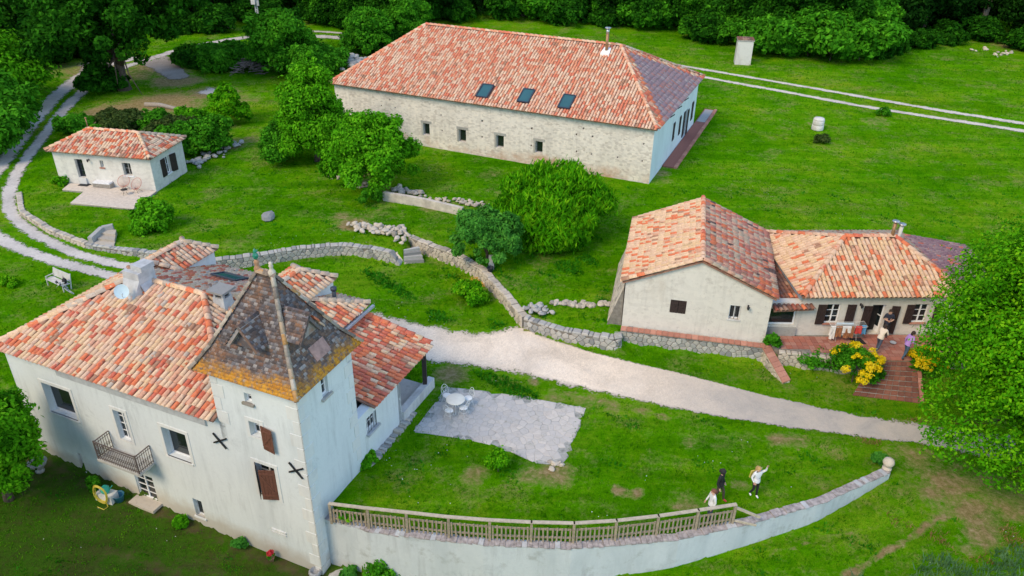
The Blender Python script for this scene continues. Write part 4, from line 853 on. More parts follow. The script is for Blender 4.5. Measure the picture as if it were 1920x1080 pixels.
# porch: floor, parapet, oak post
MB().prism([AB(-19.68, 24.92, .28), AB(-16.2, 24.92, .28), AB(-16.2, 27.6, .28), AB(-19.68, 27.6, .28)], ZX*-.5).build('porch_floor', M['flag'], manor)
MB().prism([AB(-16.2, 24.91, -.4), AB(-15.86, 24.91, -.4), AB(-15.86, 27.9, -.4), AB(-16.2, 27.9, -.4)], ZX*1.0).build('porch_parapet', M['concrete_w'], manor)
for k in range(26):
    b_ = 21.7+k*.155; OB('footing_stone', MB().prism([AB(-15.95, b_, -.5), AB(-15.60+random.uniform(-.08, .06), b_, -.5), AB(-15.60+random.uniform(-.08, .06), b_+.145, -.5), AB(-15.95, b_+.145, -.5)], ZX*(.62+random.uniform(-.10, .06))).mesh('footing_stone', M['stone_grey'] if k % 3 else M['stone']), manor)
pp = MB(); q = AB(-16.05, 27.3, .28); pp.bar(q, q+ZX*2.36, .2); pp.bar(q+ZX*1.75, q+ZX*2.35-AX*.6, .12).bar(q+ZX*1.75, q+ZX*2.3-BX*.6, .12).bar(AB(-16.05, 24.9, 2.55), AB(-16.05, 27.6, 2.55), .18, .2); pp.build('porch_post', M['wood_dark'], manor)
MB().obox(pf.at(W['dr'][0]-.15, -2.6, .0), pf.U*(W['dr'][1]-W['dr'][0]+.35), ZX*(W['dr'][2]+2.58), pf.N*.55).build('door_step', M['stone'], manor)

# ---------------------------------------------------------------- the long barn
barn = T('stone_barn', 'long stone barn with pale red hip roof, three skylights and a metal flue', 'barn', tuple(AB(-27, 65.7, .5)))
qf = PL(AB(-41.5, 57.5)[:2], -BX[:2]); qe = PL(AB(-12.75, 57.5)[:2], AX[:2]); LB = 28.75
ow = [qf.rect(*v) for v in ((793, 230.5, 806, 254.5), (860, 242, 874, 267), (930.5, 253, 944.5, 278), (1004, 264, 1017, 288))]
holes = []
for x, y in ((731, 187), (715, 198), (741, 202), (827, 216), (904, 227), (829, 245), (904, 257), (638, 186), (997, 241), (1081, 252), (1094, 241), (1111, 256), (1081, 284), (1109, 289), (1158, 295), (1207, 270), (1204, 302), (996, 273)):
    u, z = qf.uz(x, y); hs_ = random.uniform(.055, .10); holes.append([u-hs_, u+hs_, z-hs_, z+hs_*1.1])
wall(barn, 'wall', qf, LB, -.3, 4.95, ow+holes, M['wall_barn'])
mb = MB()
for h in holes: mb.obox(qf.at(h[0], h[2], -.35), qf.U*(h[1]-h[0]), ZX*(h[3]-h[2]), qf.N*.05)
mb.build('putlog_recess', M['interior'], barn)
for k, o in enumerate(ow): window(barn, qf, o, .25, 1, 1, M['pot_grey'] if k != 1 else M['timber'], w=.07); MB().obox(qf.at(o[0]-.2, o[3], -.01), qf.U*(o[1]-o[0]+.4), ZX*.22, qf.N*.03).build('lintel', M['stone_grey'], barn); MB().obox(qf.at(o[0]-.15, o[2]-.02, -.01), qf.U*.15, ZX*(o[3]-o[2]+.02), qf.N*.028).build('jamb_stone', M['stone_grey'], barn)
od = []
for (mx, my, ty, by_, w_) in ((1262.5, 247.5, 231, 262, .62), (1274, 237, 219, 251, .62), (1281, 233, 212, 254, .55), (1288, 230, 207.5, 252, .55), (1297.5, 207.5, 192, 223, .75)):
    u_ = qe.uz(mx, my)[0]; od.append([u_-w_/2, u_+w_/2, max(.62, qe.uz(mx-1, by_)[1]), min(4.2, qe.uz(mx+1, ty)[1])])
dop = [od[2][1]+.03, max(od[3][0]-.03, od[2][1]+.5), .62, od[2][3]-.05]
wall(barn, 'wall', qe, 16.3, -.3, 4.95, [dop], M['wall_barn_end']); window(barn, qe, dop, .2, 2, 3, M['shutter_dk'], name='glazed_door')
for o in od: p = qe.at(o[0], 0, .02); shutter(barn, p[:2], qe.U[:2], qe.N[:2], o[1]-o[0], o[2], o[3], M['shutter_dk'])
print('barn end', [[round(float(q), 2) for q in o] for o in od])
wall(barn, 'wall', PL(AB(-12.75, 73.7)[:2], BX[:2]), LB, -.3, 4.95, [], M['wall_barn']); wall(barn, 'wall', PL(AB(-41.5, 73.7)[:2], -AX[:2]), 16.2, -.3, 4.95, [], M['wall_barn'])
R = Roof(barn, 'roof', 0); zE = 5.0; A_, B_, C_, D_ = AB(-41.75, 57.1, zE), AB(-12.45, 57.1, zE), AB(-12.4, 74.1, zE), AB(-41.75, 74.1, zE); r0, r1 = AB(-36.6, 65.6, 8.9), AB(-18.15, 65.6, 8.9)
bn = np.cross(B_-A_, r1-B_); bn /= np.linalg.norm(bn); bv = np.cross(bn, AX); SK = [onplane(x, y, A_, bn) for x, y in ((909.7, 172.5), (986.7, 181.5), (1062.8, 192.5))]; FLU = onplane(1137, 98, A_, bn)
skip = [((c-A_)@AX-.55, (c-A_)@AX+.55, (c-A_)@bv-.85, (c-A_)@bv+.85) for c in SK]
R.plane([A_, B_, r1, r0], M['tile_barn'], .25, .40, skip=skip); R.plane([C_, D_, r0, r1], M['tile_barn'], .25, .40); R.plane([D_, A_, r0], M['tile_barn'], .25, .40)
# the east slope: dark glazed tiles with a red margin
e_u = (C_-B_)/np.linalg.norm(C_-B_)
def lerp(a, b, t): return a+(b-a)*t
ctr = (B_+C_+r1)/3; i0, i1, i2 = (lerp(p, ctr, .26) for p in (B_, C_, r1)); i0[2] += 0; i0 = lerp(B_, C_, .13); i1 = lerp(B_, C_, .93); i2 = lerp(r1, (B_+C_)/2, .16)
n0 = len(R.t); R.plane([B_, C_, r1], M['tile_red'], .25, .40)
tri = [((p-B_)@e_u, p[2]) for p in (i0, i1, i2)]
R.t = [(t if k < n0 or not inpoly(np.array([(t[0]-B_)@e_u]), np.array([max(t[0][2], 5.01)]), tri)[0] else (*t[:4], M['tile_barn_end'])) for k, t in enumerate(R.t)]
for p, q in ((A_, r0), (B_, r1), (C_, r1), (D_, r0), (r0, r1)): R.cap(p, q, M['tile_barn'])
R.genoise(AB(-41.6, 57.3, zE), AB(-12.6, 57.3, zE), M['tile_cap'], -.10, -BX); R.done()
for c in SK: skylight(barn, c, AX, bv, bn, .95, 1.55)
mb = MB(); mb.tube([FLU-ZX*.2, FLU+ZX*1.5], .13, 10); fo = mb.build('flue', M['pipe_rust'], barn)
MB().tube([FLU+ZX*1.5, FLU+ZX*1.85], .135, 10).tube([FLU+ZX*1.95, FLU+ZX*2.0], .26, 10).tube([FLU+ZX*1.85, FLU+ZX*1.96], .05, 6).build('cowl', M['metal'], fo)
MB().prism([FLU+AX*-.38-BX*.5+ZX*-.35, FLU+AX*.38-BX*.5+ZX*-.35, FLU+AX*.3+BX*.3+ZX*-.0, FLU+AX*-.3+BX*.3+ZX*0], ZX*.34).build('flue_base', M['white'], fo)
for k in range(3): p = qe.at(5.2+k*2.6, 4.35, 0); MB().bar(p, p+AX*.35+ZX*.3, .07).build('bracket', M['wood_dark'], barn)
tr = T('brick_terrace', 'narrow brick paved terrace along the end wall of the long barn', 'terrace', tuple(AB(-12, 70, .5)))
MB().prism([AB(-12.7, 61.6, .62), AB(-11.75, 61.6, .62), AB(-11.75, 79, .62), AB(-12.7, 79, .62)], ZX*-.6).build('paving', M['terracotta'], tr)
MB().prism([AB(-12.6, 74.5, .63), AB(-11.8, 74.5, .63), AB(-11.8, 78.7, .63), AB(-12.6, 78.7, .63)], ZX*.02).build('pebble_bed', M['stone_grey'], tr)
for k in range(35): OB('kerb_brick', MB().prism([AB(-11.75, 61.6+k*.5, .0), AB(-11.5, 61.6+k*.5, .0), AB(-11.5, 62.08+k*.5, 0), AB(-11.75, 62.08+k*.5, 0)], ZX*.68).mesh('kerb_brick', M['brick']), tr)

# ---------------------------------------------------------------- the farmhouse on the right: gabled house, link roof, hipped wing
farm = T('farmhouse', 'cream farmhouse with gabled block and lower hipped wing under mixed orange tiles', 'house', (14, 38, 1))
_d = np.array([7.35, -1.5, 0]); _d /= np.linalg.norm(_d); gN = np.array([_d[1], -_d[0], 0]); pg = PL((6.0, 36.45), gN[:2]); LG = 7.5
gw = [pg.rect(1258, 561.5, 1284.7, 589.1), pg.rect(1369.5, 572, 1385.5, 599.5)]
wall(farm, 'gable_wall', pg, LG, .3, 3.72, gw, M['wall_gable'], gable=[(0, 3.72), (LG, 3.72), (LG/2, 5.3)])
def gp(u, dpt, z): return pg.at(u, z, -dpt)
MB().prism([gp(0, .01, .3), gp(0, 8.1, .3), gp(0, 8.1, 3.72), gp(0, .01, 3.72)], pg.U*.3).prism([gp(LG, .01, .3), gp(LG, 8.1, .3), gp(LG, 8.1, 3.72), gp(LG, .01, 3.72)], -pg.U*.3).prism([gp(0, 8.1, .3), gp(LG, 8.1, .3), gp(LG, 8.1, 3.72), gp(LG/2, 8.1, 5.3), gp(0, 8.1, 3.72)], pg.N*.3).build('side_wall', M['wall_gable'], farm)
o = gw[0]
for s in (0, 1): p = pg.at(o[0]+(o[1]-o[0])/2*s+.01, 0, -.02); shutter(farm, p[:2], pg.U[:2], pg.N[:2], (o[1]-o[0])/2-.015, o[2]+.02, o[3]-.02, M['shutter_dk'])
MB().obox(pg.at(o[0], o[2], -.2), pg.U*(o[1]-o[0]), ZX*(o[3]-o[2]), pg.N*.05).build('shutter_back', M['interior'], farm)
window(farm, pg, gw[1], .2, 2, 1); sill(farm, pg, gw[1], M['concrete_w'], .05)
mb = MB()
for i in range(3): u = gw[1][0]+(gw[1][1]-gw[1][0])*(i+.5)/3; mb.tube([pg.at(u, gw[1][2], -.05), pg.at(u, gw[1][3], -.05)], .014, 4)
mb.build('window_bars', M['black'], farm)
def lantern(parent, pl, px, py):
    u, z = pl.uz(px, py); p = pl.at(u, z, 0); n = pl.N; MB().bar(p, p+n*.2+ZX*.05, .03).lathe([(.04, -.12), (.08, .0), (.085, .02), (.03, .1), (.01, .14)], tuple(p+n*.2), 6, False).box(p, (.08, .05, .14)).build('wall_lantern', M['black'], parent)
lantern(farm, pg, 1403, 574)
R = Roof(farm, 'gable_roof', 170); eL, eR, zE, zR = -.18, LG+.18, 3.70, 5.42
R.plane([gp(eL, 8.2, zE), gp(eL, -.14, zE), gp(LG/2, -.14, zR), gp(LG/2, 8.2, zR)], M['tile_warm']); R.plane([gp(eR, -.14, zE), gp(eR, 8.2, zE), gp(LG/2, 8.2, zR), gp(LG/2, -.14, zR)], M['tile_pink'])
R.cap(gp(LG/2, -.14, zR), gp(LG/2, 8.2, zR), M['tile_cap_red']); R.cap(gp(eL, -.06, zE+.03), gp(LG/2-.05, -.06, zR+.03), M['tile_warm']); R.cap(gp(eR, -.06, zE+.03), gp(LG/2+.05, -.06, zR+.03), M['tile_pink']); R.done()
wd = np.array([math.cos(math.radians(2.5)), math.sin(math.radians(2.5)), 0]); wN = np.array([wd[1], -wd[0], 0]); pwg = PL((15.2, 35.75), wN[:2]); LW = 8.4
def rr(tl, tr, zb, zt=None): a = pwg.uz(*tl); b = pwg.uz(*tr); return [a[0], b[0], zb, a[1]]
zs_ = pwg.uz(1573, 605)[1]; w1 = rr((1552, 570.5), (1577.5, 570.5), zs_); w2 = rr((1716.7, 570.5), (1743, 570.5), zs_); dd_ = rr((1637.5, 571.7), (1662.5, 571.7), 1.02)
wall(farm, 'wing_wall', pwg, LW, .3, 3.42, [w1, w2, dd_], M['wall_gable']); window(farm, pwg, w1, .12, 2, 3); window(farm, pwg, w2, .12, 2, 3)
for o in (w1, w2): sill(farm, pwg, o, M['brick'], .1, .07)
MB().obox(pwg.at(dd_[0], 1.0, -.42), pwg.U*(dd_[1]-dd_[0]), ZX*(dd_[3]-1), pwg.N*.02).build('dim_hallway', M['interior'], farm)
hin = pwg.at(dd_[1]-.03, 0, -.1); gd = MB(); gU = -pwg.N*.9-pwg.U*.3; gU /= np.linalg.norm(gU); gN2 = np.cross(gU, ZX)
for (s, e, z0, z1) in ((0, .08, 1.03, dd_[3]-.03), (.62, .70, 1.03, dd_[3]-.03), (.08, .62, 1.03, 1.35), (.08, .62, dd_[3]-.12, dd_[3]-.03), (.08, .62, 2.0, 2.05)): gd.obox(hin+gU*s+ZX*z0, gU*(e-s), ZX*(z1-z0), gN2*.05)
gdo = gd.build('glazed_door', M['white'], farm); MB().obox(hin+gU*.08+ZX*1.35+gN2*.02, gU*.54, ZX*(dd_[3]-1.47), gN2*.012).build('pane', M['glass'], gdo)
def leaf(tl, tr, zb, ang=.04):
    a = pwg.uz(*tl); b = pwg.uz(*tr); p = pwg.at(a[0], 0, .03); shutter(farm, p[:2], pwg.U[:2]+pwg.N[:2]*ang, pwg.N[:2], b[0]-a[0], zb, a[1], M['shutter_dk'])
leaf((1535, 570.5), (1551.5, 570.5), zs_-.06); leaf((1590, 570.5), (1606.5, 570.5), zs_-.06); leaf((1621, 573), (1637, 573), 1.06); leaf((1673.3, 573), (1688.3, 573), 1.06, .12); leaf((1701.7, 570.8), (1716.5, 570.8), zs_-.06); leaf((1754, 571.7), (1769, 571.7), zs_-.06)
lantern(farm, pwg, 1613.7, 570.8)
def wp(u, dpt, z): return pwg.at(u, z, -dpt)
MB().prism([wp(0, .01, .3), wp(0, 7.3, .3), wp(0, 7.3, 3.42), wp(0, .01, 3.42)], pwg.U*.3).prism([wp(LW, .01, .3), wp(LW, 7.3, .3), wp(LW, 7.3, 3.42), wp(LW, .01, 3.42)], -pwg.U*.3).prism([wp(0, 7.3, .3), wp(LW, 7.3, .3), wp(LW, 7.3, 3.42), wp(0, 7.3, 3.42)], pwg.N*.3).build('side_wall', M['wall_gable'], farm)
R = Roof(farm, 'wing_roof', 130); zE = 3.46; A_, B_, C_, D_ = wp(-.15, -.28, zE), wp(LW+.2, -.28, zE), wp(LW+.2, 7.5, zE), wp(-.15, 7.5, zE); r0, r1 = wp(3.3, 3.65, 5.0), wp(6.15, 3.65, 5.0)
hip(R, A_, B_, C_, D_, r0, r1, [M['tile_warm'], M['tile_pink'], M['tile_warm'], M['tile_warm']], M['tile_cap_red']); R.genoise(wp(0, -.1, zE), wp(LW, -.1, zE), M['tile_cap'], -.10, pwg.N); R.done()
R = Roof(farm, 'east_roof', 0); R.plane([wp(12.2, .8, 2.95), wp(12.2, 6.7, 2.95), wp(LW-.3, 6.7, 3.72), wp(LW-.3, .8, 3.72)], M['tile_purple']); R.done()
MB().prism([wp(LW+.01, .9, .3), wp(12.0, .9, .3), wp(12.0, 6.6, .3), wp(LW+.01, 6.6, .3)], ZX*2.6).build('east_wall', M['wall_gable'], farm)
R = Roof(farm, 'link_roof', 0); R.plane([np.array([13.62, 35.2, 2.78]), np.array([15.8, 35.45, 2.78]), np.array([15.15, 42.4, 3.42]), np.array([14.75, 42.4, 3.42])], M['tile_dark']); R.done()
pl_ = PL((13.40, 35.72), (.0, -1)); lo = [.10, 1.62, 1.62, 2.66]
wall(farm, 'link_wall', pl_, 1.8, .3, 3.0, [lo], M['wall_gable']); window(farm, pl_, lo, .15, 1, 1, w=.08)
MB().obox(pl_.at(.0, 1.0, .0), pl_.U*1.75, ZX*.5, pl_.N*.12).build('link_plinth', M['stone_grey'], farm)
MB().bar((15.62, 35.9, 2.45), (15.7, 35.5, 2.75), .1).build('bracket', M['wood_dark'], farm)
MB().prism([wp(-.16, -.1, 3.2), wp(-.02, -.1, 3.2), wp(-.02, 7.2, 3.3), wp(-.16, 7.2, 3.3)], ZX*.2).build('flashing', M['lead'], farm)
for x_, y_, c_, hgt in ((1672, 445, 'metal', .95), (1685, 446, 'concrete_w', .8)):
    p = P(x_, y_, 5.0); MB().tube([p-ZX*.5, p+ZX*hgt], .10, 9).build('flue', M['pipe_rust'] if c_ == 'metal' else M['concrete_w'], farm); MB().tube([p+ZX*hgt, p+ZX*(hgt+.06)], .2, 9).build('cowl', M['metal'], farm)
# battered stone buttress along its west side
bt = T('stone_buttress', 'sloping rubble buttress against the west side of the cream gabled house', 'buttress', tuple(gp(-.4, 3, .8)))
bo = np.array(bt.location); MB().prism([gp(-.02, .1, .3)-bo, gp(-.85, .1, .3)-bo, gp(-.78, .1, 1.05)-bo, gp(-.06, .1, 3.3)-bo], -pg.N*6.8).build('core', M['mortar'], bt)
bl = gp(-.78, .1, 1.05); bu = gp(-.06, .1, 3.3)-bl; bL = np.linalg.norm(bu); bu /= bL; bd = -pg.N; bnn = np.cross(bd, bu); bnn = bnn if bnn[2] > 0 else -bnn
for poly in voro(jgrid((0, 6.8, 0, bL), .34, .26), (0, 6.8, 0, bL)): OB('stone', stone_mesh(poly, lambda u, v, d: bl-bo+bd*u+bu*v+bnn*(d-.01), .013, 0, .06, M['stone']), bt)
# ledge wall in front of the gable, with red tile coping, and its sloping end
lp = [np.array([5.95, 36.30]), np.array([9.64, 35.55]), np.array([13.32, 34.80])]
lw_ = stone_wall('retaining_wall', 'grey stone ledge wall with red tile coping below the cream gable', lp, [-.1, -.05, -.05], [.93, .93, .93], .5, (.33, .24), M['stone_grey'], 300, 'retaining wall', cap=.3)
o_ = np.array(lw_.location); dl = lp[2]-lp[0]; dl /= np.linalg.norm(dl); nl = np.array([dl[1], -dl[0]])
for k in range(24):
    p = lp[0]+dl*(k*.315+.01); q = [np.array([*(p+nl*.36), .94]), np.array([*(p+dl*.295+nl*.36), .94]), np.array([*(p+dl*.295+nl*.02), .985]), np.array([*(p+nl*.02), .985])]
    OB('coping_tile', MB().prism([x-o_ for x in q], ZX*(.05+random.uniform(0, .012))).mesh('coping_tile', M['brick']), lw_)
e1 = P(1474, 722, -.1)[:2]; sw_ = stone_wall('retaining_wall', 'short stone wall sloping down with red brick coping beside the terrace', [lp[2]+dl*.02, (lp[2]+e1)/2, e1], [-.15, -.15, -.2], [.95, .5, .05], .4, (.3, .22), M['stone'], 300, 'retaining wall', cap=.3)
o_ = np.array(sw_.location)
for k in range(8):
    t = k/8; p = np.array([*(lp[2]*(1-t)+e1*t), .97-t*.9]); t2 = (k+.94)/8; q = np.array([*(lp[2]*(1-t2)+e1*t2), .97-t2*.9]); s_ = np.array([.23, .12, 0]); OB('coping_brick', MB().prism([p-s_-o_, q-s_-o_, q+s_-o_, p+s_-o_], ZX*.07).mesh('coping_brick', M['brick']), sw_)
# terracotta terrace and steps
te = T('terracotta_terrace', 'red terracotta tiled terrace in front of the farmhouse wing', 'terrace', (18, 34.5, 1)); to = np.array(te.location)
tp = [(13.45, 34.95), (14.05, 34.38), (18.6, 33.5), (20.75, 33.5), (25, 33.3), (25, 36.2), (23.6, 36.1), (15.2, 35.73), (13.5, 36.1)]
MB().prism([np.array([*p, .96])-to for p in tp], ZX*-1.3).build('base', M['mortar'], te)
cnt = 0
for i in range(40):
    for j in range(11):
        x, y = 13.2+i*.3, 33.2+j*.3
        if all(inpoly(np.array([x+a]), np.array([y+b]), tp)[0] for a, b in ((.0, .0), (.29, .0), (.29, .29), (.0, .29))) and cnt < 298:
            cnt += 1; h = random.uniform(0, .012); OB('paving_tile', MB().prism([np.array([x+a, y+b, .955])-to for a, b in ((.008, .008), (.292, .008), (.292, .292), (.008, .292))], ZX*(.04+h)).mesh('paving_tile', M['terracotta']), te)
tw_ = stone_wall('retaining_wall', 'low pale stone wall holding up the terracotta terrace, half grown over', [(13.95, 34.3), (16.2, 33.86), (18.5, 33.42)], [.1, .1, .05], [.93, .93, .93], .25, (.34, .2), M['stone'], 120, 'retaining wall', cap=.35)
st_ = T('brick_steps', 'wide flight of red brick steps going up to the terracotta terrace', 'steps', (19, 32.5, 0)); so_ = np.array(st_.location)
tL, tR = np.array([18.58, 33.5]), np.array([20.75, 33.52]); bL_, bR = P(1598, 742, -.05)[:2], P(1724, 757, -.05)[:2]; NS = 8
for k in range(NS):
    t0, t1 = k/NS, (k+1.08)/NS; z = .90-k*(.95/NS); q = [tL+(bL_-tL)*t1, tR+(bR-tR)*t1, tR+(bR-tR)*t0, tL+(bL_-tL)*t0]; n = 9
    st = OB('step', MB().prism([np.array([*p, z-.05])-so_ for p in q], ZX*-.5).mesh('step', M['joint']), st_)
    for i in range(n):
        ov = (q[0]-q[3])/np.linalg.norm(q[0]-q[3])*.045; f = lambda s: (q[0]+(q[1]-q[0])*s+ov, q[3]+(q[2]-q[3])*s+ov*.3); a, d = f(i/n+.004); b, c = f((i+1)/n-.004)
        OB('brick', MB().prism([np.array([*p, z-.05])-so_ for p in (a, b, c, d)], ZX*(.045+random.uniform(0, .012))).mesh('brick', M['brick_step']), st)
kb = MB(); 
for k in range(7): t0, t1 = k/7+.01, (k+1)/7-.01; a = tR+(bR-tR)*t0; b = tR+(bR-tR)*t1; OB('kerb_brick', MB().prism([np.array([*a, .92-t0*.95])-so_, np.array([*(a+[.2, 0]), .92-t0*.95])-so_, np.array([*(b+[.2, 0]), .92-t1*.95])-so_, np.array([*b, .92-t1*.95])-so_], ZX*.12).mesh('kerb_brick', M['brick']), st_)

# ---------------------------------------------------------------- the little guest house
_c = math.radians(-9.84); A2 = np.array([math.cos(_c), math.sin(_c), 0]); B2 = np.array([-math.sin(_c), math.cos(_c), 0])
def C2(a, b, z=0): return a*A2+b*B2+ZX*z
cab = T('guest_cottage', 'small cream cottage with hip roof of red and cream tiles and a wooden deck', 'cottage', tuple(C2(-40, 52, .4)))
cf = PL(C2(-44.05, 49.85)[:2], -B2[:2]); ce = PL(C2(-36.0, 49.85)[:2], A2[:2])
def cq(x, y): return 60+x/4.909, 200+y/4.909
co = [cf.rect(*cq(385, 480), *cq(503, 655)), cf.rect(*cq(618, 495), *cq(665, 560)), cf.rect(*cq(822, 515), *cq(928, 637))]
wall(cab, 'wall', cf, 8.05, -.2, 2.95, co, M['wall_cabin'])
window(cab, cf, co[0], .3, 1, 3, M['dark_frame'], name='glazed_door'); window(cab, cf, co[1], .25, 1, 1); window(cab, cf, co[2], .28, 2, 2, M['pot_grey'])
MB().obox(cf.at(co[0][0], .1, 0), cf.U*(co[0][1]-co[0][0]), ZX*max(.1, co[0][2]-.1), cf.N*.12).build('door_step', M['concrete_w'], cab)
sill(cab, cf, co[1], M['brick'], .06); sill(cab, cf, co[2], M['white'], .05)
eo = ce.rect(*cq(1215, 470), *cq(1285, 595)); 
if eo[1]-eo[0] > 1.3: eo[1] = eo[0]+1.3
wall(cab, 'wall', ce, 4.4, -.2, 2.95, [eo], M['wall_cabin']); window(cab, ce, eo, .2, 2, 2); sill(cab, ce, eo, M['white'], .08)
p = ce.at(eo[0]-.62, 0, .03); shutter(cab, p[:2], ce.U[:2], ce.N[:2], .6, eo[2]-.05, eo[3]+.02, M['shutter_dk']); p = ce.at(eo[1]+.03, 0, .03); shutter(cab, p[:2], ce.U[:2]+ce.N[:2]*.3, ce.N[:2], .6, eo[2]-.05, eo[3]+.02, M['shutter_dk'])
wall(cab, 'wall', PL(C2(-36.0, 54.25)[:2], B2[:2]), 8.05, -.2, 2.95, [], M['wall_cabin']); wall(cab, 'wall', PL(C2(-44.05, 54.25)[:2], -A2[:2]), 4.4, -.2, 2.95, [], M['wall_cabin'])
lantern(cab, cf, *cq(525, 488))
R = Roof(cab, 'roof', 0); hip(R, C2(-44.35, 49.55, 2.98), C2(-35.72, 49.55, 2.98), C2(-35.72, 54.5, 2.98), C2(-44.35, 54.5, 2.98), C2(-42.1, 52.0, 4.0), C2(-38.0, 52.0, 4.0), [M['tile_cabin']]*4, M['tile_warm']); R.genoise(C2(-44.2, 49.7, 2.98), C2(-35.9, 49.7, 2.98), M['tile_cap'], -.1, -B2); R.done()
fp = C2(-42.5, 52.4, 3.9); MB().tube([fp, fp+ZX*.85], .045, 6).tube([fp+ZX*.8, fp+ZX*.9], .08, 6).build('flue', M['pipe_rust'], cab)
dk = T('wooden_deck', 'pale timber deck in front of the small cottage', 'deck', tuple(P(200, 370, .35))); do = np.array(dk.location); dz = .42
dpts = [(*cq(278, 762),), (*cq(480, 778),), (*cq(352, 885),), (*cq(935, 938),), (*cq(1148, 775),)]
dw = [P(x, y, dz) for x, y in dpts]; left_wall = cf.at(.15, dz, .02); dpoly = [dw[0], dw[1], dw[2], dw[3], dw[4], np.array([*cf.at(7.9, dz, .02)[:2], dz]), np.array([*cf.at(.9, dz, .02)[:2], dz])]
MB().prism([p-do-ZX*.05 for p in dpoly], ZX*-.5).build('deck_base', M['timber'], dk)
dq = [((p)@A2, (p)@B2) for p in dpoly]; b0 = min(q[1] for q in dq); b1 = max(q[1] for q in dq); mb = MB(); k = 0
boards = []
for k in range(int((b1-b0)/.15)):
    bb = b0+k*.15+.07; xs = []
    for (x1, y1), (x2, y2) in zip(dq, dq[1:]+dq[:1]):
        if (y1 > bb) != (y2 > bb): xs.append(x1+(x2-x1)*(bb-y1)/(y2-y1))
    xs.sort()
    for x1, x2 in zip(xs[::2], xs[1::2]):
        if x2-x1 > .1: OB('deck_board', MB().prism([C2(x1, bb-.068, dz-.045)-do, C2(x2, bb-.068, dz-.045)-do, C2(x2, bb+.068, dz-.045)-do, C2(x1, bb+.068, dz-.045)-do], ZX*(.045+random.uniform(0, .006))).mesh('deck_board', M['deck']), dk)
for r_ in (manor, barn, tr, farm, cab): under(r_)
unshift()
# ---------------------------------------------------------------- garden walls, patio, fence
def zwall(pts, up=.0, lowd=.12):
    """bottom just in front of the wall, top level with the ground behind it"""
    a = np.array([p[0] for p in pts]); b = np.array([p[1] for p in pts]); d = np.gradient(np.stack([a, b], 1), axis=0); d /= np.linalg.norm(d, axis=1)[:, None]; n = np.stack([-d[:, 1], d[:, 0]], 1)
    return G(a-n[:, 0]*.7, b-n[:, 1]*.7)-lowd, G(a+n[:, 0]*.6, b+n[:, 1]*.6)+up
def gw_(name, label, pts, up, th, size, mat, budget, cap):
    c = dense(pts, max(4, int(len(pts)*4))); zb, zt = zwall(c, up); return stone_wall(name, label, c, zb, zt, th, size, mat, budget, 'stone wall', cap)
gw_('garden_wall', 'low stone border wall curving along the outer wheel track below the cottage', _lw[:4], .10, .35, (.42, .24), M['stone'], 260, .5)
gw_('garden_wall', 'low rough stone wall passing behind the manor roof by the small stone steps', _lw[3:]+[_mw[0]], .06, .35, (.40, .24), M['stone_grey'], 200, .5)
gw_('garden_wall', 'long curved dry stone wall with flat capping along the lawn behind the tower', _mw, .08, .42, (.36, .24), M['stone_grey'], 300, .45)
gw_('garden_wall', 'tall pale rubble wall between the garden steps and the grey green bush', _mr[:3], .12, .42, (.36, .24), M['stone'], 300, .45)
gw_('garden_wall', 'narrow pale stone wall running diagonally down to the gravel drive', _mr[2:5], .10, .42, (.36, .24), M['stone'], 300, .45)
gw_('garden_wall', 'low grey stone wall between the gravel drive and the ledge below the gable', _mr[4:]+[np.array([5.75, 36.0])], .05, .4, (.36, .24), M['stone_grey'], 300, .45)
st2 = T('garden_steps', 'small flight of stone steps between the two curved garden walls', 'steps', (*P(768, 480, .2)[:2], 0)); s2 = np.array(st2.location)
pa, pb_ = P(757, 492, .1), P(795, 490, .1); pc, pd = P(757, 468, .75), P(785, 462, .75)
for k in range(4):
    t0, t1 = k/4, (k+1.05)/4; z = .10+k*.18; q = [pa+(pc-pa)*t0, pb_+(pd-pb_)*t0, pb_+(pd-pb_)*t1, pa+(pc-pa)*t1]; OB('step', MB().prism([np.array([*p[:2], z+.12])-s2 for p in q], ZX*-.5).mesh('step', M['stone_grey']), st2)
st3 = T('garden_steps', 'small grey stone steps with cheek wall in the low border wall left of the manor', 'steps', PG(200, 452)); s3 = np.array(st3.location)
for k in range(3): q = [PG(178+k*6, 460-k*7), PG(214+k*2, 464-k*8), PG(216+k*2, 456-k*8), PG(184+k*6, 453-k*7)]; OB('step', MB().prism([np.array([*p[:2], s3[2]+.1+k*.13])-s3 for p in q], ZX*-.4).mesh('step', M['stone']), st3)
q = [PG(172, 459), PG(195, 441), PG(216, 438)]
OB('cheek_wall', MB().bar(q[0]+ZX*.25-s3, q[1]+ZX*.35-s3, .3, .6).bar(q[1]+ZX*.35-s3, q[2]+ZX*.4-s3, .3, .6).mesh('cheek_wall', M['stone_grey']), st3)
rubble('stone_heap', 'heap of loose pale boulders at the end of the tall rubble wall', [(668, 428), (690, 430), (720, 437), (748, 438), (762, 452)], 60, (.16, .40), .35, zlift=.15)
rubble('stone_row', 'row of upright pale stones below the round garden tree', [(738, 358), (760, 362), (790, 368)], 26, (.18, .40), .25, zlift=.12)
rubble('stone_row', 'broken row of small stones left of the big lime green bush', [(800, 376), (850, 380), (885, 384), (920, 392)], 40, (.10, .30), .4, zlift=.08)
rubble('stone_row', 'scattered white stones under the tree between lawn and barn', [(605, 322), (640, 335), (672, 345), (690, 352)], 26, (.12, .32), .4)
rubble('stone_row', 'line of grey stones ending the hedge behind the cottage', [(362, 312), (390, 300), (420, 282), (445, 268)], 44, (.18, .45), .45, M['stone_grey'], zlift=.1)
rubble('stone_row', 'flat pale stone slabs set in the grass left of the gabled house', [(1035, 568), (1060, 571), (1085, 571), (1110, 573), (1145, 574)], 46, (.16, .30), .16, zlift=.02)
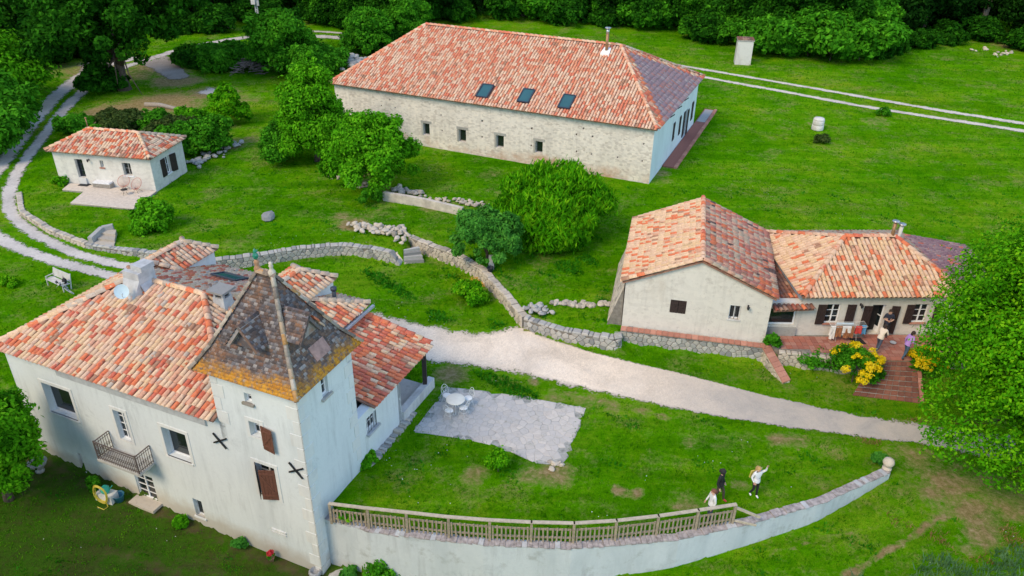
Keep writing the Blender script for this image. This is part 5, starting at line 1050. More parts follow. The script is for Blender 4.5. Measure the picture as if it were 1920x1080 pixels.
rubble('stone_heap', 'pile of tumbled stones at the bend of the grey wall by the drive', [(990, 585), (1005, 580), (1020, 590)], 26, (.14, .34), .3, M['stone_grey'], zlift=.15)
rubble('stone_row', 'few pale stones at the corner of the flagged patio', [(1040, 872), (1052, 868), (1046, 880)], 9, (.10, .24), .18)
rubble('stone_row', 'scattered rocks at the foot of the far wood', [(1840, 95), (1880, 100), (1915, 105)], 14, (.2, .6), 1.2)
rubble('stone_row', 'scattered white rocks in the shaded grass by the far left track', [(365, 60), (400, 55), (420, 50)], 12, (.4, .9), 1.0)
rubble('stone_row', 'grey rubble bank beside the west end of the barn', [(615, 122), (640, 118), (668, 122), (655, 130)], 60, (.35, .8), 1.2, M['stone_grey'], zlift=.4)
wl = T('concrete_wall', 'plain whitish terrace wall on the slope below the round garden tree', 'wall', PG(790, 388)); w0 = np.array(wl.location)
zw = .78; q = [P(718, 372, zw)-ZX*(zw-.55), P(790, 384, zw)-ZX*(zw-.55), P(866, 402, zw)-ZX*(zw-.55)]; mb = MB()
for a, b in zip(q, q[1:]): d = (b-a); d[2] = 0; n = np.array([-d[1], d[0], 0])/np.linalg.norm(d); mb.prism([a-w0-ZX*.4, b-w0-ZX*.4, b-w0+n*.3-ZX*.4, a-w0+n*.3-ZX*.4], ZX*1.1)
mb.build('wall_body', plain('beige concrete', (.50, .45, .38), .95, .25, 2, bmp=.5), wl)
# flagged patio
pt = T('flagstone_patio', 'grey crazy paved flagstone patio in the lawn beside the porch', 'patio', (*np.mean(PATIO, 0), 0)); po = np.array(pt.location)
MB().prism([np.array([*p, .012])-po for p in PATIO_ROUGH], ZX*-.3).build('bed', M['joint'], pt)
bb = np.array(PATIO); rc = (bb[:, 0].min(), bb[:, 0].max(), bb[:, 1].min(), bb[:, 1].max())
pts = [p for p in jgrid(rc, .36, .31, .48) if inpoly(np.array([p[0]]), np.array([p[1]]), PATIO)[0]]; cells = [c for c in voro(pts, rc, clip=[tuple(p) for p in PATIO]) if np.abs(polydist(np.array([np.mean(c, 0)[0]]), np.array([np.mean(c, 0)[1]]), PATIO+PATIO[:1])[0])[0] > .3 or random.random() < .55]; random.shuffle(cells)
mbx = MB()
for k, poly in enumerate(cells):
    tl = random.uniform(-.012, .012); fn = lambda u, v, d, t=tl: np.array([u, v, .0+d+t*.5])-po
    if k < 298: OB('flagstone', stone_mesh(poly, fn, random.uniform(.002, .012), 0, .028, M['flag']), pt)
    else: stone_mesh(poly, fn, random.uniform(.002, .012), 0, .028, M['flag'], mbx)
if mbx.v: mbx.build('flagstones', M['flag'], pt, 'stuff')
# the curved retaining wall and its fence
FW = WALLC
fwp = dense(FW, 60); fwn = np.gradient(fwp, axis=0); fwn /= np.linalg.norm(fwn, axis=1)[:, None]; fwn = np.stack([-fwn[:, 1], fwn[:, 0]], 1)
rwl = T('curved_retaining_wall', 'long curved white rendered retaining wall below the picket fence', 'retaining wall', (2.4, 21.7, -1.6)); ro = np.array(rwl.location); body = MB(); vs = []; n = len(fwp); TH = .30; ztop = np.interp(fwp[:, 0], [-7.6, -5.4, -3.9, -.8, 16], [-.34, -.18, -.02, .14, .22])
for i in range(n):
    f = fwp[i]-fwn[i]*.02; b = fwp[i]+fwn[i]*TH; zl = float(np.interp(f[0], LOWX, LOWZ))-1.0; vs += [np.array([*f, zl])-ro, np.array([*f, ztop[i]])-ro, np.array([*b, ztop[i]])-ro, np.array([*b, zl])-ro]
body.add(vs, [(4*k+j, 4*k+4+j, 4*k+4+(j+1) % 4, 4*k+(j+1) % 4) for k in range(n-1) for j in range(4)]+[(3, 2, 1, 0), (4*n-4, 4*n-3, 4*n-2, 4*n-1)]); body.build('wall_body', M['wall_retain'], rwl)
for i in range(n-1):   # broken tile and mortar coping in short lengths
    for s in range(2):
        a = fwp[i]*(1-s/2)+fwp[i+1]*(s/2); b = fwp[i]*(1-(s+.94)/2)+fwp[i+1]*((s+.94)/2); nn = fwn[i]; z = float(ztop[i]); jt = random.uniform(-.05, .03); OB('coping_stone', MB().prism([np.array([*(a-nn*(.05+jt)), z])-ro, np.array([*(b-nn*(.05+jt*.5)), z])-ro, np.array([*(b+nn*(TH+.02)), z])-ro, np.array([*(a+nn*(TH+.02)), z])-ro], ZX*random.uniform(.02, .075)).mesh('coping_stone', M['coping'] if random.random() < .75 else M['concrete']), rwl)
fz = [float(np.interp(x, [619, 689, 761, 900], [-.30, -.14, .02, .18])) for x in (619, 689, 761, 839, 915.6, 993, 1072, 1150.6, 1228, 1302, 1371)]
fpts = [np.array([*P(x, y, z)[:2]]) for (x, y), z in zip(((619, 984), (689, 993), (761, 1001), (839, 1010), (915.6, 1016), (993, 1020), (1072, 1022), (1150.6, 1017), (1228, 1008), (1302, 997), (1371, 986)), fz)]
fpts = [p+np.array([.05, .10]) for p in fpts]
fe = T('picket_fence', 'weathered wooden picket fence with a pale handrail on top of the curved wall', 'fence', (*fpts[5], .24)); fo_ = np.array(fe.location)
zb = .22
def fp3(p, z): return np.array([*p, z])-fo_
pm = MB().box((0, 0, .42), (.062, .028, .72)).mesh('picket', M['wood_fence'])
for i, p in enumerate(fpts):
    MB().box((0, 0, .52), (.10, .10, 1.06)).build('post', M['wood_fence'], fe, loc=fp3(p, fz[i]))
    if i == len(fpts)-1: break
    q = fpts[i+1]; d = q-p; L = np.linalg.norm(d); ang = math.atan2(d[1], d[0]); nn = np.array([-d[1], d[0]])/L
    za, zc = fz[i], fz[i+1]
    for dz_ in (.25, .68): MB().bar(fp3(p+nn*.035, za+dz_), fp3(q+nn*.035, zc+dz_), .045, .075).build('rail', M['wood_fence'], fe)
    MB().bar(fp3(p-d/L*.03, za+1.075), fp3(q+d/L*.03, zc+1.075), .15, .04).build('handrail', M['wood_rail'], fe)
    K = 9
    for k in range(K): t_ = (k+.75)/(K+.5); c = p+d*t_-nn*.012; o = OB('picket', pm, fe, loc=fp3(c, za+(zc-za)*t_+random.uniform(-.02, .02))); o.rotation_euler = (random.gauss(0, .02), random.gauss(0, .02), ang)
zb = fz[-1]
hr = T('timber_brace', 'pale timber rails slanting from the fence end down to the lawn', 'rail', (*fpts[-1], .2)); h0 = np.array(hr.location)
MB().bar(np.array([*fpts[-1], 1.1])-h0, np.array([*P(1425, 970, .55)])-h0, .07, .10).build('top_rail', M['wood_rail'], hr); MB().bar(np.array([*fpts[-1], .40])-h0, np.array([*P(1418, 985, .2)])-h0, .06, .08).build('bottom_rail', M['wood_rail'], hr)

# ---------------------------------------------------------------- trees, shrubs, flowers
def leafcloud(name, lobes, n, size, mat, seed=0, sub=14, subr=.36, up=.45, hang=0.0, long=1.0, fill=.25):
    r = np.random.default_rng(abs(seed)); lobes = np.asarray(lobes, float); area = (lobes[:, 3]*lobes[:, 4]+lobes[:, 4]*lobes[:, 5]+lobes[:, 3]*lobes[:, 5]); cl = []
    for (x, y, z, a, b, c), A in zip(lobes, area):
        k = max(4, int(sub*A/area.mean())); d = r.normal(size=(k, 3)); d /= np.linalg.norm(d, axis=1)[:, None]; d[:, 2] = np.where(d[:, 2] < -.55, -d[:, 2], d[:, 2])
        rf = r.uniform(.45, 1.08, (k, 1))**.5; cc = np.array([x, y, z])+d*np.array([a, b, c])*rf; sr = subr*(a*b*c)**(1/3)*r.uniform(.35, 1.55, k)
        cl.append(np.c_[cc, sr, d])
    cl = np.concatenate(cl); w = cl[:, 3]**2; w /= w.sum(); pick = r.choice(len(cl), n, p=w); d = r.normal(size=(n, 3)); d /= np.linalg.norm(d, axis=1)[:, None]
    rad = np.where(r.random(n) < fill, r.random(n)**.5, r.uniform(.78, 1.08, n)); p = cl[pick, :3]+d*(cl[pick, 3]*rad)[:, None]*np.array([1.08, 1.08, .85])
    st = r.random(n) < .07; p = np.where(st[:, None], p+d*(cl[pick, 3]*r.uniform(.1, .55, n))[:, None], p)
    nrm = .55*d+.35*cl[pick, 4:7]+np.array([0, 0, up])+.55*r.normal(size=(n, 3)); nrm /= np.linalg.norm(nrm, axis=1)[:, None]
    t = np.cross(nrm, r.normal(size=(n, 3))); t /= np.linalg.norm(t, axis=1)[:, None]
    if hang: t = t*(1-hang)+np.array([0, 0, -hang]); t /= np.linalg.norm(t, axis=1)[:, None]
    b = np.cross(nrm, t); s = (r.uniform(size[0], size[1], n))[:, None]; L = s*long; bend = nrm*s*.18
    V = np.stack([p-t*L, p+b*s*.52+bend, p+t*L, p-b*s*.52+bend], 1).reshape(-1, 3); F_ = np.arange(4*n).reshape(n, 4)
    return mesh_np(name, V, F_, mat)
def trunkmesh(H, r, limbs, mat, lean=(0, 0), seed=0):
    rr_ = random.Random(seed); mb = MB(); pts = [(0, 0, -.3)]; k = 5
    for i in range(1, k+1): pts.append((lean[0]*i/k+rr_.uniform(-.06, .06)*H*.3, lean[1]*i/k+rr_.uniform(-.06, .06)*H*.3, H*i/k))
    mb.tube(pts, [r*1.35]+[r*(1-.62*i/k) for i in range(1, k+1)], 8)
    for (x, y, z) in limbs:
        a = pts[rr_.choice((2, 3, 4))]; m_ = ((a[0]+x)/2, (a[1]+y)/2, (a[2]+z)/2+.12*abs(z-a[2])); mb.tube([a, m_, (x, y, z)], [r*.5, r*.32, r*.1], 6)
    return mb.mesh('trunk', mat)
def tree(name, label, cat, base, W_, H_, n, size, mat, seed, lobes=None, trunk=.25, trunk_h=.45, bark='bark', group=None, **kw):
    """lobes are given in units of half width / full height"""
    root = T(name, label, cat, base, 0, group); r = random.Random(seed)
    if lobes is None:
        lobes = [(0, 0, .5, .58, .58, .36)]
        for k in range(11): t = k*2.4+r.uniform(-.4, .4); q = r.uniform(.32, .74); lobes.append((q*math.cos(t), q*math.sin(t), r.uniform(.18, .8), r.uniform(.22, .5), r.uniform(.22, .5), r.uniform(.10, .26)))
        lobes += [(r.uniform(-.25, .25), r.uniform(-.25, .25), .86, .32, .32, .15), (r.uniform(-.4, .4), r.uniform(-.3, .3), .95, .16, .16, .12)]
    L = [(x*W_/2, y*W_/2, z*H_, a*W_/2, b*W_/2, c*H_) for x, y, z, a, b, c in lobes]
    if trunk: OB('trunk', trunkmesh(H_*trunk_h, trunk, [(l[0]*.75, l[1]*.75, l[2]*.95) for l in L], M[bark], seed=seed), root)
    OB('crown', leafcloud('crown', L, n, size, mat, seed, **kw), root); return root
def copy_thing(root, loc, rz, sc, label, mat=None):
    c = root.copy(); lk(c); c.location = loc; c.rotation_euler = (0, 0, rz); c.scale = (sc, sc, sc*random.uniform(.9, 1.1)); c['label'] = label
    for ch in list(root.children): d = ch.copy(); lk(d); d.parent = c
    return c
tree('maple_tree', 'huge bright green maple standing at the right edge beyond the steps', 'tree', (23.1, 27.4, g1(23.1, 27.4)), 12.2, 12.5, 175000, (.055, .115), M['leaf_bright'], 3, trunk=.35, trunk_h=.5, sub=44, subr=.25, fill=.35,
     lobes=[(0, 0, .50, .72, .74, .36), (-.42, .15, .38, .42, .45, .22), (-.30, -.42, .30, .45, .42, .2), (.3, -.4, .32, .45, .45, .22), (.45, .25, .45, .45, .45, .26), (-.15, .42, .52, .45, .4, .26), (0, 0, .82, .42, .42, .18), (-.25, .05, .66, .42, .42, .22), (.2, .2, .7, .42, .42, .2), (-.1, -.5, .2, .5, .4, .13), (-.5, -.15, .22, .42, .42, .15), (-.35, -.55, .16, .35, .35, .11)])
tree('garden_tree', 'round lime green tree on the slope in front of the barn wall', 'tree', PG(700, 352), 6.9, 5.9, 42000, (.09, .18), M['leaf_tree'], 5, trunk=.22, sub=24, subr=.28, lobes=[(0, 0, .45, .7, .7, .42), (-.5, -.2, .34, .5, .5, .30), (.5, -.1, .40, .5, .5, .34), (0, -.5, .30, .55, .5, .28), (0, .4, .5, .6, .5, .36), (-.25, .1, .78, .42, .42, .2), (.3, 0, .76, .42, .4, .2), (.05, -.2, .86, .35, .35, .14)])
tree('ash_tree', 'tall dark green tree at the west corner of the barn', 'tree', PG(595, 302), 5.2, 8.6, 42000, (.09, .18), M['leaf_tree'], 6, trunk=.22, sub=24, subr=.30, lobes=[(0, 0, .25, .95, .9, .25), (0, 0, .45, .8, .8, .32), (.1, 0, .72, .55, .55, .22), (.05, 0, .9, .28, .28, .12), (-.4, -.3, .32, .5, .5, .2), (.45, .1, .4, .5, .5, .22), (-.3, .3, .55, .45, .45, .2)])
tree('laurel_bush', 'dark spreading bush left of the tall tree by the barn', 'bush', PG(535, 300), 4.6, 3.6, 24000, (.08, .17), M['leaf_mid'], 7, trunk=.1, sub=20)
tree('bamboo_bush', 'big lime green mounded bush on the lawn below the barn', 'bush', PG(1036, 440), 7.5, 4.8, 42000, (.08, .15), M['leaf_bright'], 8, trunk=.12, trunk_h=.3, sub=40, subr=.25, hang=.55, long=1.8, up=.25, lobes=[(0, 0, .38, .92, .92, .42), (.1, .05, .62, .7, .7, .34), (-.35, .1, .45, .55, .6, .36), (.45, -.1, .35, .5, .55, .32), (0, -.45, .3, .7, .5, .3)])
tree('olive_bush', 'grey green twin crowned bush beside the pale rubble wall', 'bush', PG(914, 494), 4.2, 3.6, 22000, (.06, .13), M['leaf_grey'], 9, trunk=.12, sub=26, subr=.28, long=1.5, lobes=[(-.42, 0, .50, .55, .6, .40), (.45, .1, .46, .55, .6, .40), (0, .2, .6, .5, .5, .32), (.1, -.3, .36, .5, .4, .26)])
tree('plane_tree', 'dark green tree cut by the left edge in front of the manor wall', 'tree', (-22.35, 25.9, g1(-22.35, 25.9)), 4.8, 6.3, 40000, (.07, .15), M['leaf_tree'], 10, trunk=.2, sub=24, subr=.30)
tree('added_shade_tree', 'leafy tree beyond the left edge shading the lower lawn', 'tree', (-22.5, 12.5, -2), 10.5, 11, 16000, (.2, .4), M['leaf_tree'], 10, trunk=.3, sub=24, subr=.30)  # this and the next three are unseen, added to shade the lower-left lawn
tree('added_shade_tree', 'second leafy tree outside the frame below the lower left corner', 'tree', (-14, 10, -2.6), 9, 9, 14000, (.2, .4), M['leaf_tree'], 21, trunk=.3, sub=24, subr=.30)
tree('added_shade_tree', 'third leafy tree outside the frame between the two others', 'tree', (-18.6, 12.2, -2.4), 7.6, 11.5, 18000, (.2, .4), M['leaf_tree'], 22, trunk=.3, sub=26, subr=.32)
tree('added_shade_tree', 'low leafy tree just below the lower edge of the view', 'tree', (-6.5, 7.5, -2.6), 8, 8, 14000, (.2, .4), M['leaf_tree'], 23, trunk=.3, sub=24, subr=.32)
tree('round_shrub', 'small clipped round green shrub above the white terrace wall', 'shrub', PG(697, 385), 1.7, 1.35, 5000, (.06, .11), M['leaf_mid'], 11, trunk=0, lobes=[(0, 0, .5, .9, .9, .5)], subr=.3)
tree('garden_shrub', 'dark green shrub on the lawn in front of the wooden deck', 'shrub', PG(290, 428), 3.0, 2.0, 8000, (.09, .18), M['leaf_tree'], 12, trunk=.05, lobes=[(0, 0, .42, .8, .8, .42), (.3, 0, .5, .5, .5, .36), (-.4, .1, .4, .5, .5, .3)])
tree('garden_shrub', 'light green feathery shrub on the lawn behind the tower', 'shrub', PG(878, 566), 1.9, 1.35, 6000, (.05, .12), M['leaf_bright'], 13, trunk=.03, subr=.42, lobes=[(0, 0, .42, .8, .8, .42), (.3, 0, .55, .4, .4, .3)])
tree('garden_shrub', 'small lime green shrub on the lawn below the patio', 'shrub', PG(934, 884), 1.0, 1.0, 3500, (.04, .09), M['leaf_bright'], 14, trunk=.03, subr=.42, lobes=[(0, 0, .5, .8, .8, .45)])
tree('yellow_weed', 'yellow green clump in the grass left of the white bench', 'plant', PG(18, 535), 1.3, .55, 900, (.06, .12), M['leaf_bright'], 15, trunk=0, lobes=[(0, 0, .4, .8, .6, .4)])
def flowering(label, base, W_, H_, seed):
    r = tree('flowering_shrub', label, 'flowering shrub', base, W_, H_, 9000, (.04, .09), M['leaf_mid'], seed, trunk=.04, lobes=[(0, 0, .45, .85, .85, .45), (.3, .1, .5, .5, .5, .38), (-.35, 0, .45, .5, .5, .4)], subr=.34)
    rr_ = random.Random(seed); L = []
    for k in range(26): t = rr_.uniform(0, 6.28); e = rr_.uniform(.05, 1.2); L.append((.98*W_/2*math.cos(t)*math.cos(e), .98*W_/2*math.sin(t)*math.cos(e), .48*H_+.5*H_*math.sin(e), .2, .2, .15))
    OB('blossom', leafcloud('blossom', L, 4200, (.035, .07), M['leaf_yellow'], seed+1, sub=5, subr=.6), r)
flowering('round shrub with yellow flowers left of the brick steps', PG(1597, 716), 2.55, 1.95, 16); flowering('yellow flowering shrub right of the brick steps under the maple', P(1728, 700, .3), 1.7, 1.3, 18)
# hedges and scrub behind the cottage
for px, py, w, h, mk, lab in ((230, 242, 5, 1.5, 'leaf_olive', 'scrubby grey brown bush just behind the cottage ridge'), (150, 250, 4.4, 1.7, 'leaf_mid', 'dark green bush behind the left end of the cottage'), (330, 262, 4.4, 2.0, 'leaf_olive', 'mixed scrub bush behind the right half of the cottage'), (395, 282, 5.0, 2.8, 'leaf_mid', 'dark green bush right of the cottage above the grey stones'), (365, 250, 3.6, 2.2, 'leaf_tree', 'light green bush at the back right corner of the cottage'), (432, 232, 3.6, 3.6, 'leaf_bright', 'bright yellow green sapling right of the cottage'), (290, 240, 4.0, 1.5, 'leaf_mid', 'low green bush behind the middle of the cottage'), (345, 290, 3.4, 2.6, 'leaf_mid', 'bush against the right end of the cottage')):
    tree('scrub_bush', lab, 'bush', PG(px, py), w, h, 12000, (.09, .19), M[mk], px, trunk=.06, sub=14)
for px, py, w, h, mk, lab in ((-5, 255, 8, 6, 'leaf_mid', 'green bushy tree at the left edge beside the grey track'), (-5, 205, 11, 8, 'leaf_tree', 'taller bushy tree at the left edge under the dark wood'), (-20, 300, 7, 4.5, 'leaf_mid', 'low bush cut by the left edge above the wheel tracks'), (420, 122, 10, 2.3, 'leaf_mid', 'dark scrub bank left of the stick pile'), (375, 120, 8, 1.9, 'leaf_dark', 'very dark scrub below the far track'), (525, 135, 9, 6.5, 'leaf_mid', 'bushy green tree right of the stick pile'), (550, 96, 4.6, 4.8, 'leaf_dark', 'green tree standing by the utility pole'), (590, 134, 9, 2.9, 'leaf_mid', 'dark hedge bush between stick pile and barn'), (580, 160, 4, 4.0, 'leaf_mid', 'small tree in front of the grey rubble bank'), (690, 100, 8, 5.0, 'leaf_mid', 'green bush at the back west corner of the barn'), (195, 172, 5.5, 2.6, 'leaf_dark', 'low dark bush at the foot of the big old tree')):
    tree('scrub_tree', lab, 'tree', PG(px, py), w, h, 16000, (.13, .29), M[mk], px+7, trunk=.15, sub=18)
ot = tree('old_oak', 'huge dark old oak with bare hanging limbs at the upper left', 'tree', PG(235, 168), 19, 17, 80000, (.15, .33), M['leaf_dark'], 31, trunk=.6, trunk_h=.35, sub=24, subr=.27, lobes=[(0, 0, .60, .6, .6, .3), (-.55, 0, .52, .42, .45, .2), (.55, .05, .56, .45, .45, .22), (.2, -.4, .42, .4, .35, .16), (-.25, -.4, .38, .36, .35, .16), (.75, .1, .42, .3, .35, .16), (-.75, .1, .66, .32, .35, .2), (.1, .2, .85, .5, .5, .18), (-.02, -.3, .18, .2, .16, .17), (.1, -.15, .3, .3, .25, .14), (-.4, -.2, .36, .35, .3, .14), (.45, -.25, .36, .35, .3, .13)])
OB('bare_limb', MB().tube([(0, -.5, 5), (1.5, -2.2, 5.2), (2.2, -3, 2.5), (3.2, -3.2, .4)], [.14, .1, .07, .03], 6).tube([(0, 0, 5), (.8, -2.5, 4), (1.0, -3.3, 1.5)], [.1, .07, .03], 5).tube([(-1, -1, 7), (-3, -3.4, 8.5), (-5, -4, 8)], [.12, .08, .03], 5).mesh('bare_limb', M['bark']), ot)
# the wood along the back
def forest_lobes(k):
    r = random.Random(900+k); L = [(0, 0, .6, .6, .6, .32), (0, 0, .32, .62, .62, .2)]
    for q in range(13): t = q*2.4+r.uniform(-.4, .4); a = r.uniform(.35, .7); L.append((a*math.cos(t), a*math.sin(t), r.uniform(.10, .86), r.uniform(.26, .5), r.uniform(.26, .5), r.uniform(.09, .2)))
    return L
protos = []
for k, (mk, w, h) in enumerate((('leaf_dark', 12, 15), ('leaf_deep', 12, 16), ('leaf_dark', 11, 13), ('leaf_mid', 10, 12), ('leaf_deep', 10, 12))):
    protos.append(tree('forest_tree', '', 'tree', (0, 0, 0), w, h, 34000, (.17, .36), M[mk], 50+k, trunk=.32, trunk_h=.5, lobes=forest_lobes(k), bark='bark_pale' if k == 2 else 'bark', group='trees of the far wood', sub=22, subr=.30))
LBL = ['dark green leafy wood tree', 'very dark tall wood tree', 'dark wood tree with pale trunk', 'fresh green wood edge tree', 'smaller very dark wood tree']
spots = []
for px, py, k, s in ((15, 50, 1, 1.1), (95, 30, 1, 1.1), (360, 30, 1, .9), (440, 10, 1, 1), (520, 12, 1, 1), (600, 8, 1, 1), (60, 60, 1, 1.1), (130, 40, 0, 1.1), (-60, 120, 3, .9), (-90, 60, 1, 1), (330, 48, 1, 1.0), (400, 18, 0, 1.0), (560, 22, 0, .8), (620, 40, 3, .72), (660, 20, 0, 1), (735, 62, 0, .85), (780, 50, 2, .8), (765, 85, 3, .62), (830, 28, 1, .9), (900, 22, 1, .9), (960, 26, 0, .9), (1020, 30, 3, .8), (1080, 30, 0, .85), (1140, 34, 3, .8), (1200, 44, 0, .9), (1260, 46, 0, .85), (1310, 60, 3, .8), (1360, 62, 0, 1), (1430, 78, 0, .9), (1490, 90, 0, .95), (1560, 96, 0, .9), (1610, 100, 3, .75), (1660, 72, 1, 1.1), (1730, 60, 1, 1.0), (1790, 50, 4, 1.0), (1850, 42, 2, 1.15), (1910, 66, 1, 1.0), (1960, 70, 4, 1.1), (2030, 90, 0, 1.1), (1580, 50, 1, 1), (1480, 40, 1, 1)): spots.append((PG(px, py)[:2], k, s))
for x in np.arange(-110, 135, 8.5): spots.append(((x+random.uniform(-3, 3), 122+abs(x)*.06+random.uniform(-4, 4)), random.choice((0, 1, 1, 2, 4)), random.uniform(.85, 1.2)))
fwl = []
for d0 in (20, 32):
    for x in np.arange(-125, 155, 9): y = 116+d0+abs(x)*.06; fwl.append((x+random.uniform(-3, 3), y+random.uniform(-3, 3), g1(x, y)+random.uniform(6, 8.5), 6, 5.5, random.uniform(6, 8)))
OB('far_wood', leafcloud('far_wood', fwl, 70000, (.3, .6), M['leaf_deep'], 99, sub=26, subr=.30), kind='stuff')
used = set()
def where(x, y):
    q = np.array([x, y, g1(x, y)])-np.array([0, 0, HCAM]); px = 960+FPX*(q@_R2)/(q@_F); deep = ', second row' if y > 118 else ''
    for lim, t in ((40, 'at the upper left corner'), (230, 'behind the old oak on its left'), (400, 'behind the old oak on its right'), (520, 'by the utility pole'), (640, 'above the far wheel tracks'), (800, 'beyond the west end of the barn'), (980, 'behind the barn ridge\'s left part'), (1150, 'behind the barn ridge\'s right part'), (1290, 'beyond the east end of the barn'), (1420, 'just behind the masonry hut'), (1560, 'right of the masonry hut'), (1700, 'above the bend of the lawn edge'), (1800, 'left of the bare trunk'), (1930, 'around the bare pale trunk')):
        if px < lim: return t+deep
    return 'past the right edge'+deep
for (x, y), k, s in spots:
    if -46 < x < -14 and 92 < y < 108: continue
    p = protos[k]; loc = (x, y, g1(x, y)-.2)
    if k not in used: used.add(k); p.location = loc; p.scale = (s,)*3; p['label'] = LBL[k]+' '+where(x, y)
    else: copy_thing(p, loc, random.uniform(0, 6.28), s, LBL[k]+' '+where(x, y))
up_ = tree('undergrowth_bush', 'green bramble bush at the foot of the back wood', 'bush', (0, 0, 0), 7, 4.2, 11000, (.16, .34), M['leaf_mid'], 80, trunk=.06, group='bramble bushes under the wood', sub=18); ud = tree('undergrowth_bush', 'dark bramble bush in the shade of the back wood', 'bush', (0, 0, 0), 7, 3.6, 10000, (.16, .34), M['leaf_dark'], 81, trunk=.06, group='dark bramble bushes under the wood', sub=18); fu = {0: 0, 1: 0}
for px, py, k, s in ((1410, 92, 0, .95), (1445, 100, 0, 1.0), (1490, 108, 0, 1), (1530, 113, 0, 1.1), (1580, 118, 0, 1.0), (1625, 118, 0, 1.0), (1665, 108, 1, 1), (1700, 100, 1, .9), (1375, 78, 0, .8), (1330, 72, 1, .9), (1290, 68, 0, .8), (1240, 58, 0, .9), (1180, 52, 0, .9), (1120, 50, 1, .9), (1060, 46, 1, .9), (1000, 42, 0, .9), (940, 38, 1, .9), (880, 34, 1, .9), (820, 34, 1, 1), (1745, 92, 1, .7), (1800, 88, 1, .7), (1860, 80, 1, .8), (1920, 90, 1, .9), (640, 56, 1, .7), (590, 48, 1, .8), (400, 58, 1, .8), (440, 44, 1, .8), (350, 52, 1, .9), (330, 70, 1, .7), (520, 38, 1, .8), (470, 34, 1, .9), (300, 60, 1, .9), (20, 60, 1, 1.3), (50, 40, 1, 1.3), (90, 70, 1, 1.1), (680, 44, 1, .9), (100, 105, 1, 1.2), (60, 130, 1, 1.2), (160, 100, 1, 1), (720, 100, 1, .9), (740, 72, 1, .9)):
    l = PG(px, py); l[2] -= .3; p = (up_, ud)[k]; s *= random.uniform(.7, 1.35); l[0] += random.uniform(-1.5, 1.5); l[1] += random.uniform(-1.5, 2.5)
    if not fu[k]: fu[k] = 1; p.location = l; p.scale = (s,)*3; c = p
    else: c = copy_thing(p, l, random.uniform(0, 6.28), s, '')
    c['label'] = ('green', 'dark')[k]+' bramble bush '+where(l[0], l[1])
# small growth along walls
for px, py, w, h, mk, lab in ((893, 282, 1.5, 1.6, 'leaf_tree', 'creeper bush against the barn wall between the second and third window'), (178, 918, .5, .8, 'leaf_mid', 'leafy stem by the manor wall left of the hose'), (338, 985, .6, .5, 'leaf_tree', 'weed tuft at the foot of the manor wall below the small window'), (450, 1028, .5, .55, 'leaf_grey', 'weed tuft by the wall left of the red flowers'), (1446, 652, .8, .9, 'leaf_mid', 'ivy clump at the corner of the ledge wall and terrace'), (1520, 676, 2.2, .6, 'leaf_mid', 'ivy hanging over the low terrace wall'), (715, 1078, 1.5, .9, 'leaf_mid', 'dark leafy bush at the bottom edge below the curved wall'), (655, 1082, .7, .5, 'leaf_grey', 'white flowering plant at the bottom edge by the wall'), (690, 870, 1.0, .45, 'leaf_tree', 'weeds along the footing of the lean-to'), (1648, 868, .6, .5, 'leaf_grey', 'rose bush with pale blooms by the end of the curved wall'), (115, 345, 1.4, .6, 'leaf_bright', 'yellow green tuft at the left end of the deck'), (1655, 218, 1.4, .9, 'leaf_mid', 'small weed clump in the field right of the white well'), (1540, 268, 1.6, .8, 'leaf_olive', 'weedy tuft below the white well'), (655, 965, .9, .4, 'leaf_bright', 'bright weeds at the fence beside the tower')):
    tree('weed_clump', lab, 'plant', PG(px, py), w, h, 1500, (.05, .12), M[mk], px, trunk=.02, lobes=[(0, 0, .45, .85, .8, .45), (.3, 0, .5, .5, .5, .35)], subr=.4)

# ---------------------------------------------------------------- grass
def bladefield(name, n, mat, area, h, w, seed, keep, blades=3, exp=1.0):
    r = np.random.default_rng(seed); out = []; tot = 0
    x = r.uniform(area[0], area[1], n*6); y = r.uniform(area[2], area[3], n*6); d = np.sqrt(x*x+y*y+HCAM**2); pr = (30/d)**2.2*exp; m = (r.random(len(x)) < pr) & keep(x, y); x, y, d = x[m][:n], y[m][:n], d[m][:n]
    z = G(x, y); k = len(x); V = []
    for b in range(blades):
        a = r.uniform(0, 6.28, k); sc = (d/30)**.8; ww = r.uniform(*w, k)*sc; hh = r.uniform(*h, k)*sc**.6; ox, oy = r.normal(0, .05, k)*sc, r.normal(0, .05, k)*sc; lx, ly = r.normal(0, .5, k)*hh, r.normal(0, .5, k)*hh
        V.append(np.stack([np.stack([x+ox-np.cos(a)*ww, y+oy-np.sin(a)*ww, z-.01], 1), np.stack([x+ox+np.cos(a)*ww, y+oy+np.sin(a)*ww, z-.01], 1), np.stack([x+ox+lx, y+oy+ly, z+hh], 1)], 1))
    V = np.concatenate(V).reshape(-1, 3); return OB(name, mesh_np(name, V, np.arange(len(V)).reshape(-1, 3), mat), kind='stuff')
FOOT = [[AB(a, b)[:2] for a, b in ((-32.2, 17.9), (-15.4, 17.9), (-15.4, 28), (-32.2, 28))], [AB(a, b)[:2] for a, b in ((-42, 57), (-11.4, 57), (-11.4, 79), (-42, 79))], [(5.2, 36.6), (13.3, 34.9), (14, 34.2), (18.6, 33.4), (17, 31.6), (20.4, 31.2), (21, 33.4), (28, 33), (28, 44), (6.5, 45)], [C2(a, b)[:2] for a, b in ((-44.1, 49.8), (-36, 49.8), (-36, 54.3), (-44.1, 54.3))], [tuple(np.mean(PATIO, 0)+(np.array(p)-np.mean(PATIO, 0))*.965) for p in PATIO], [p[:2] for p in dpoly]]
drive_poly = [tuple(p) for p in DRIVE_N]+[tuple(p) for p in DRIVE_S[::-1]]
from mathutils.kdtree import KDTree
kd = None
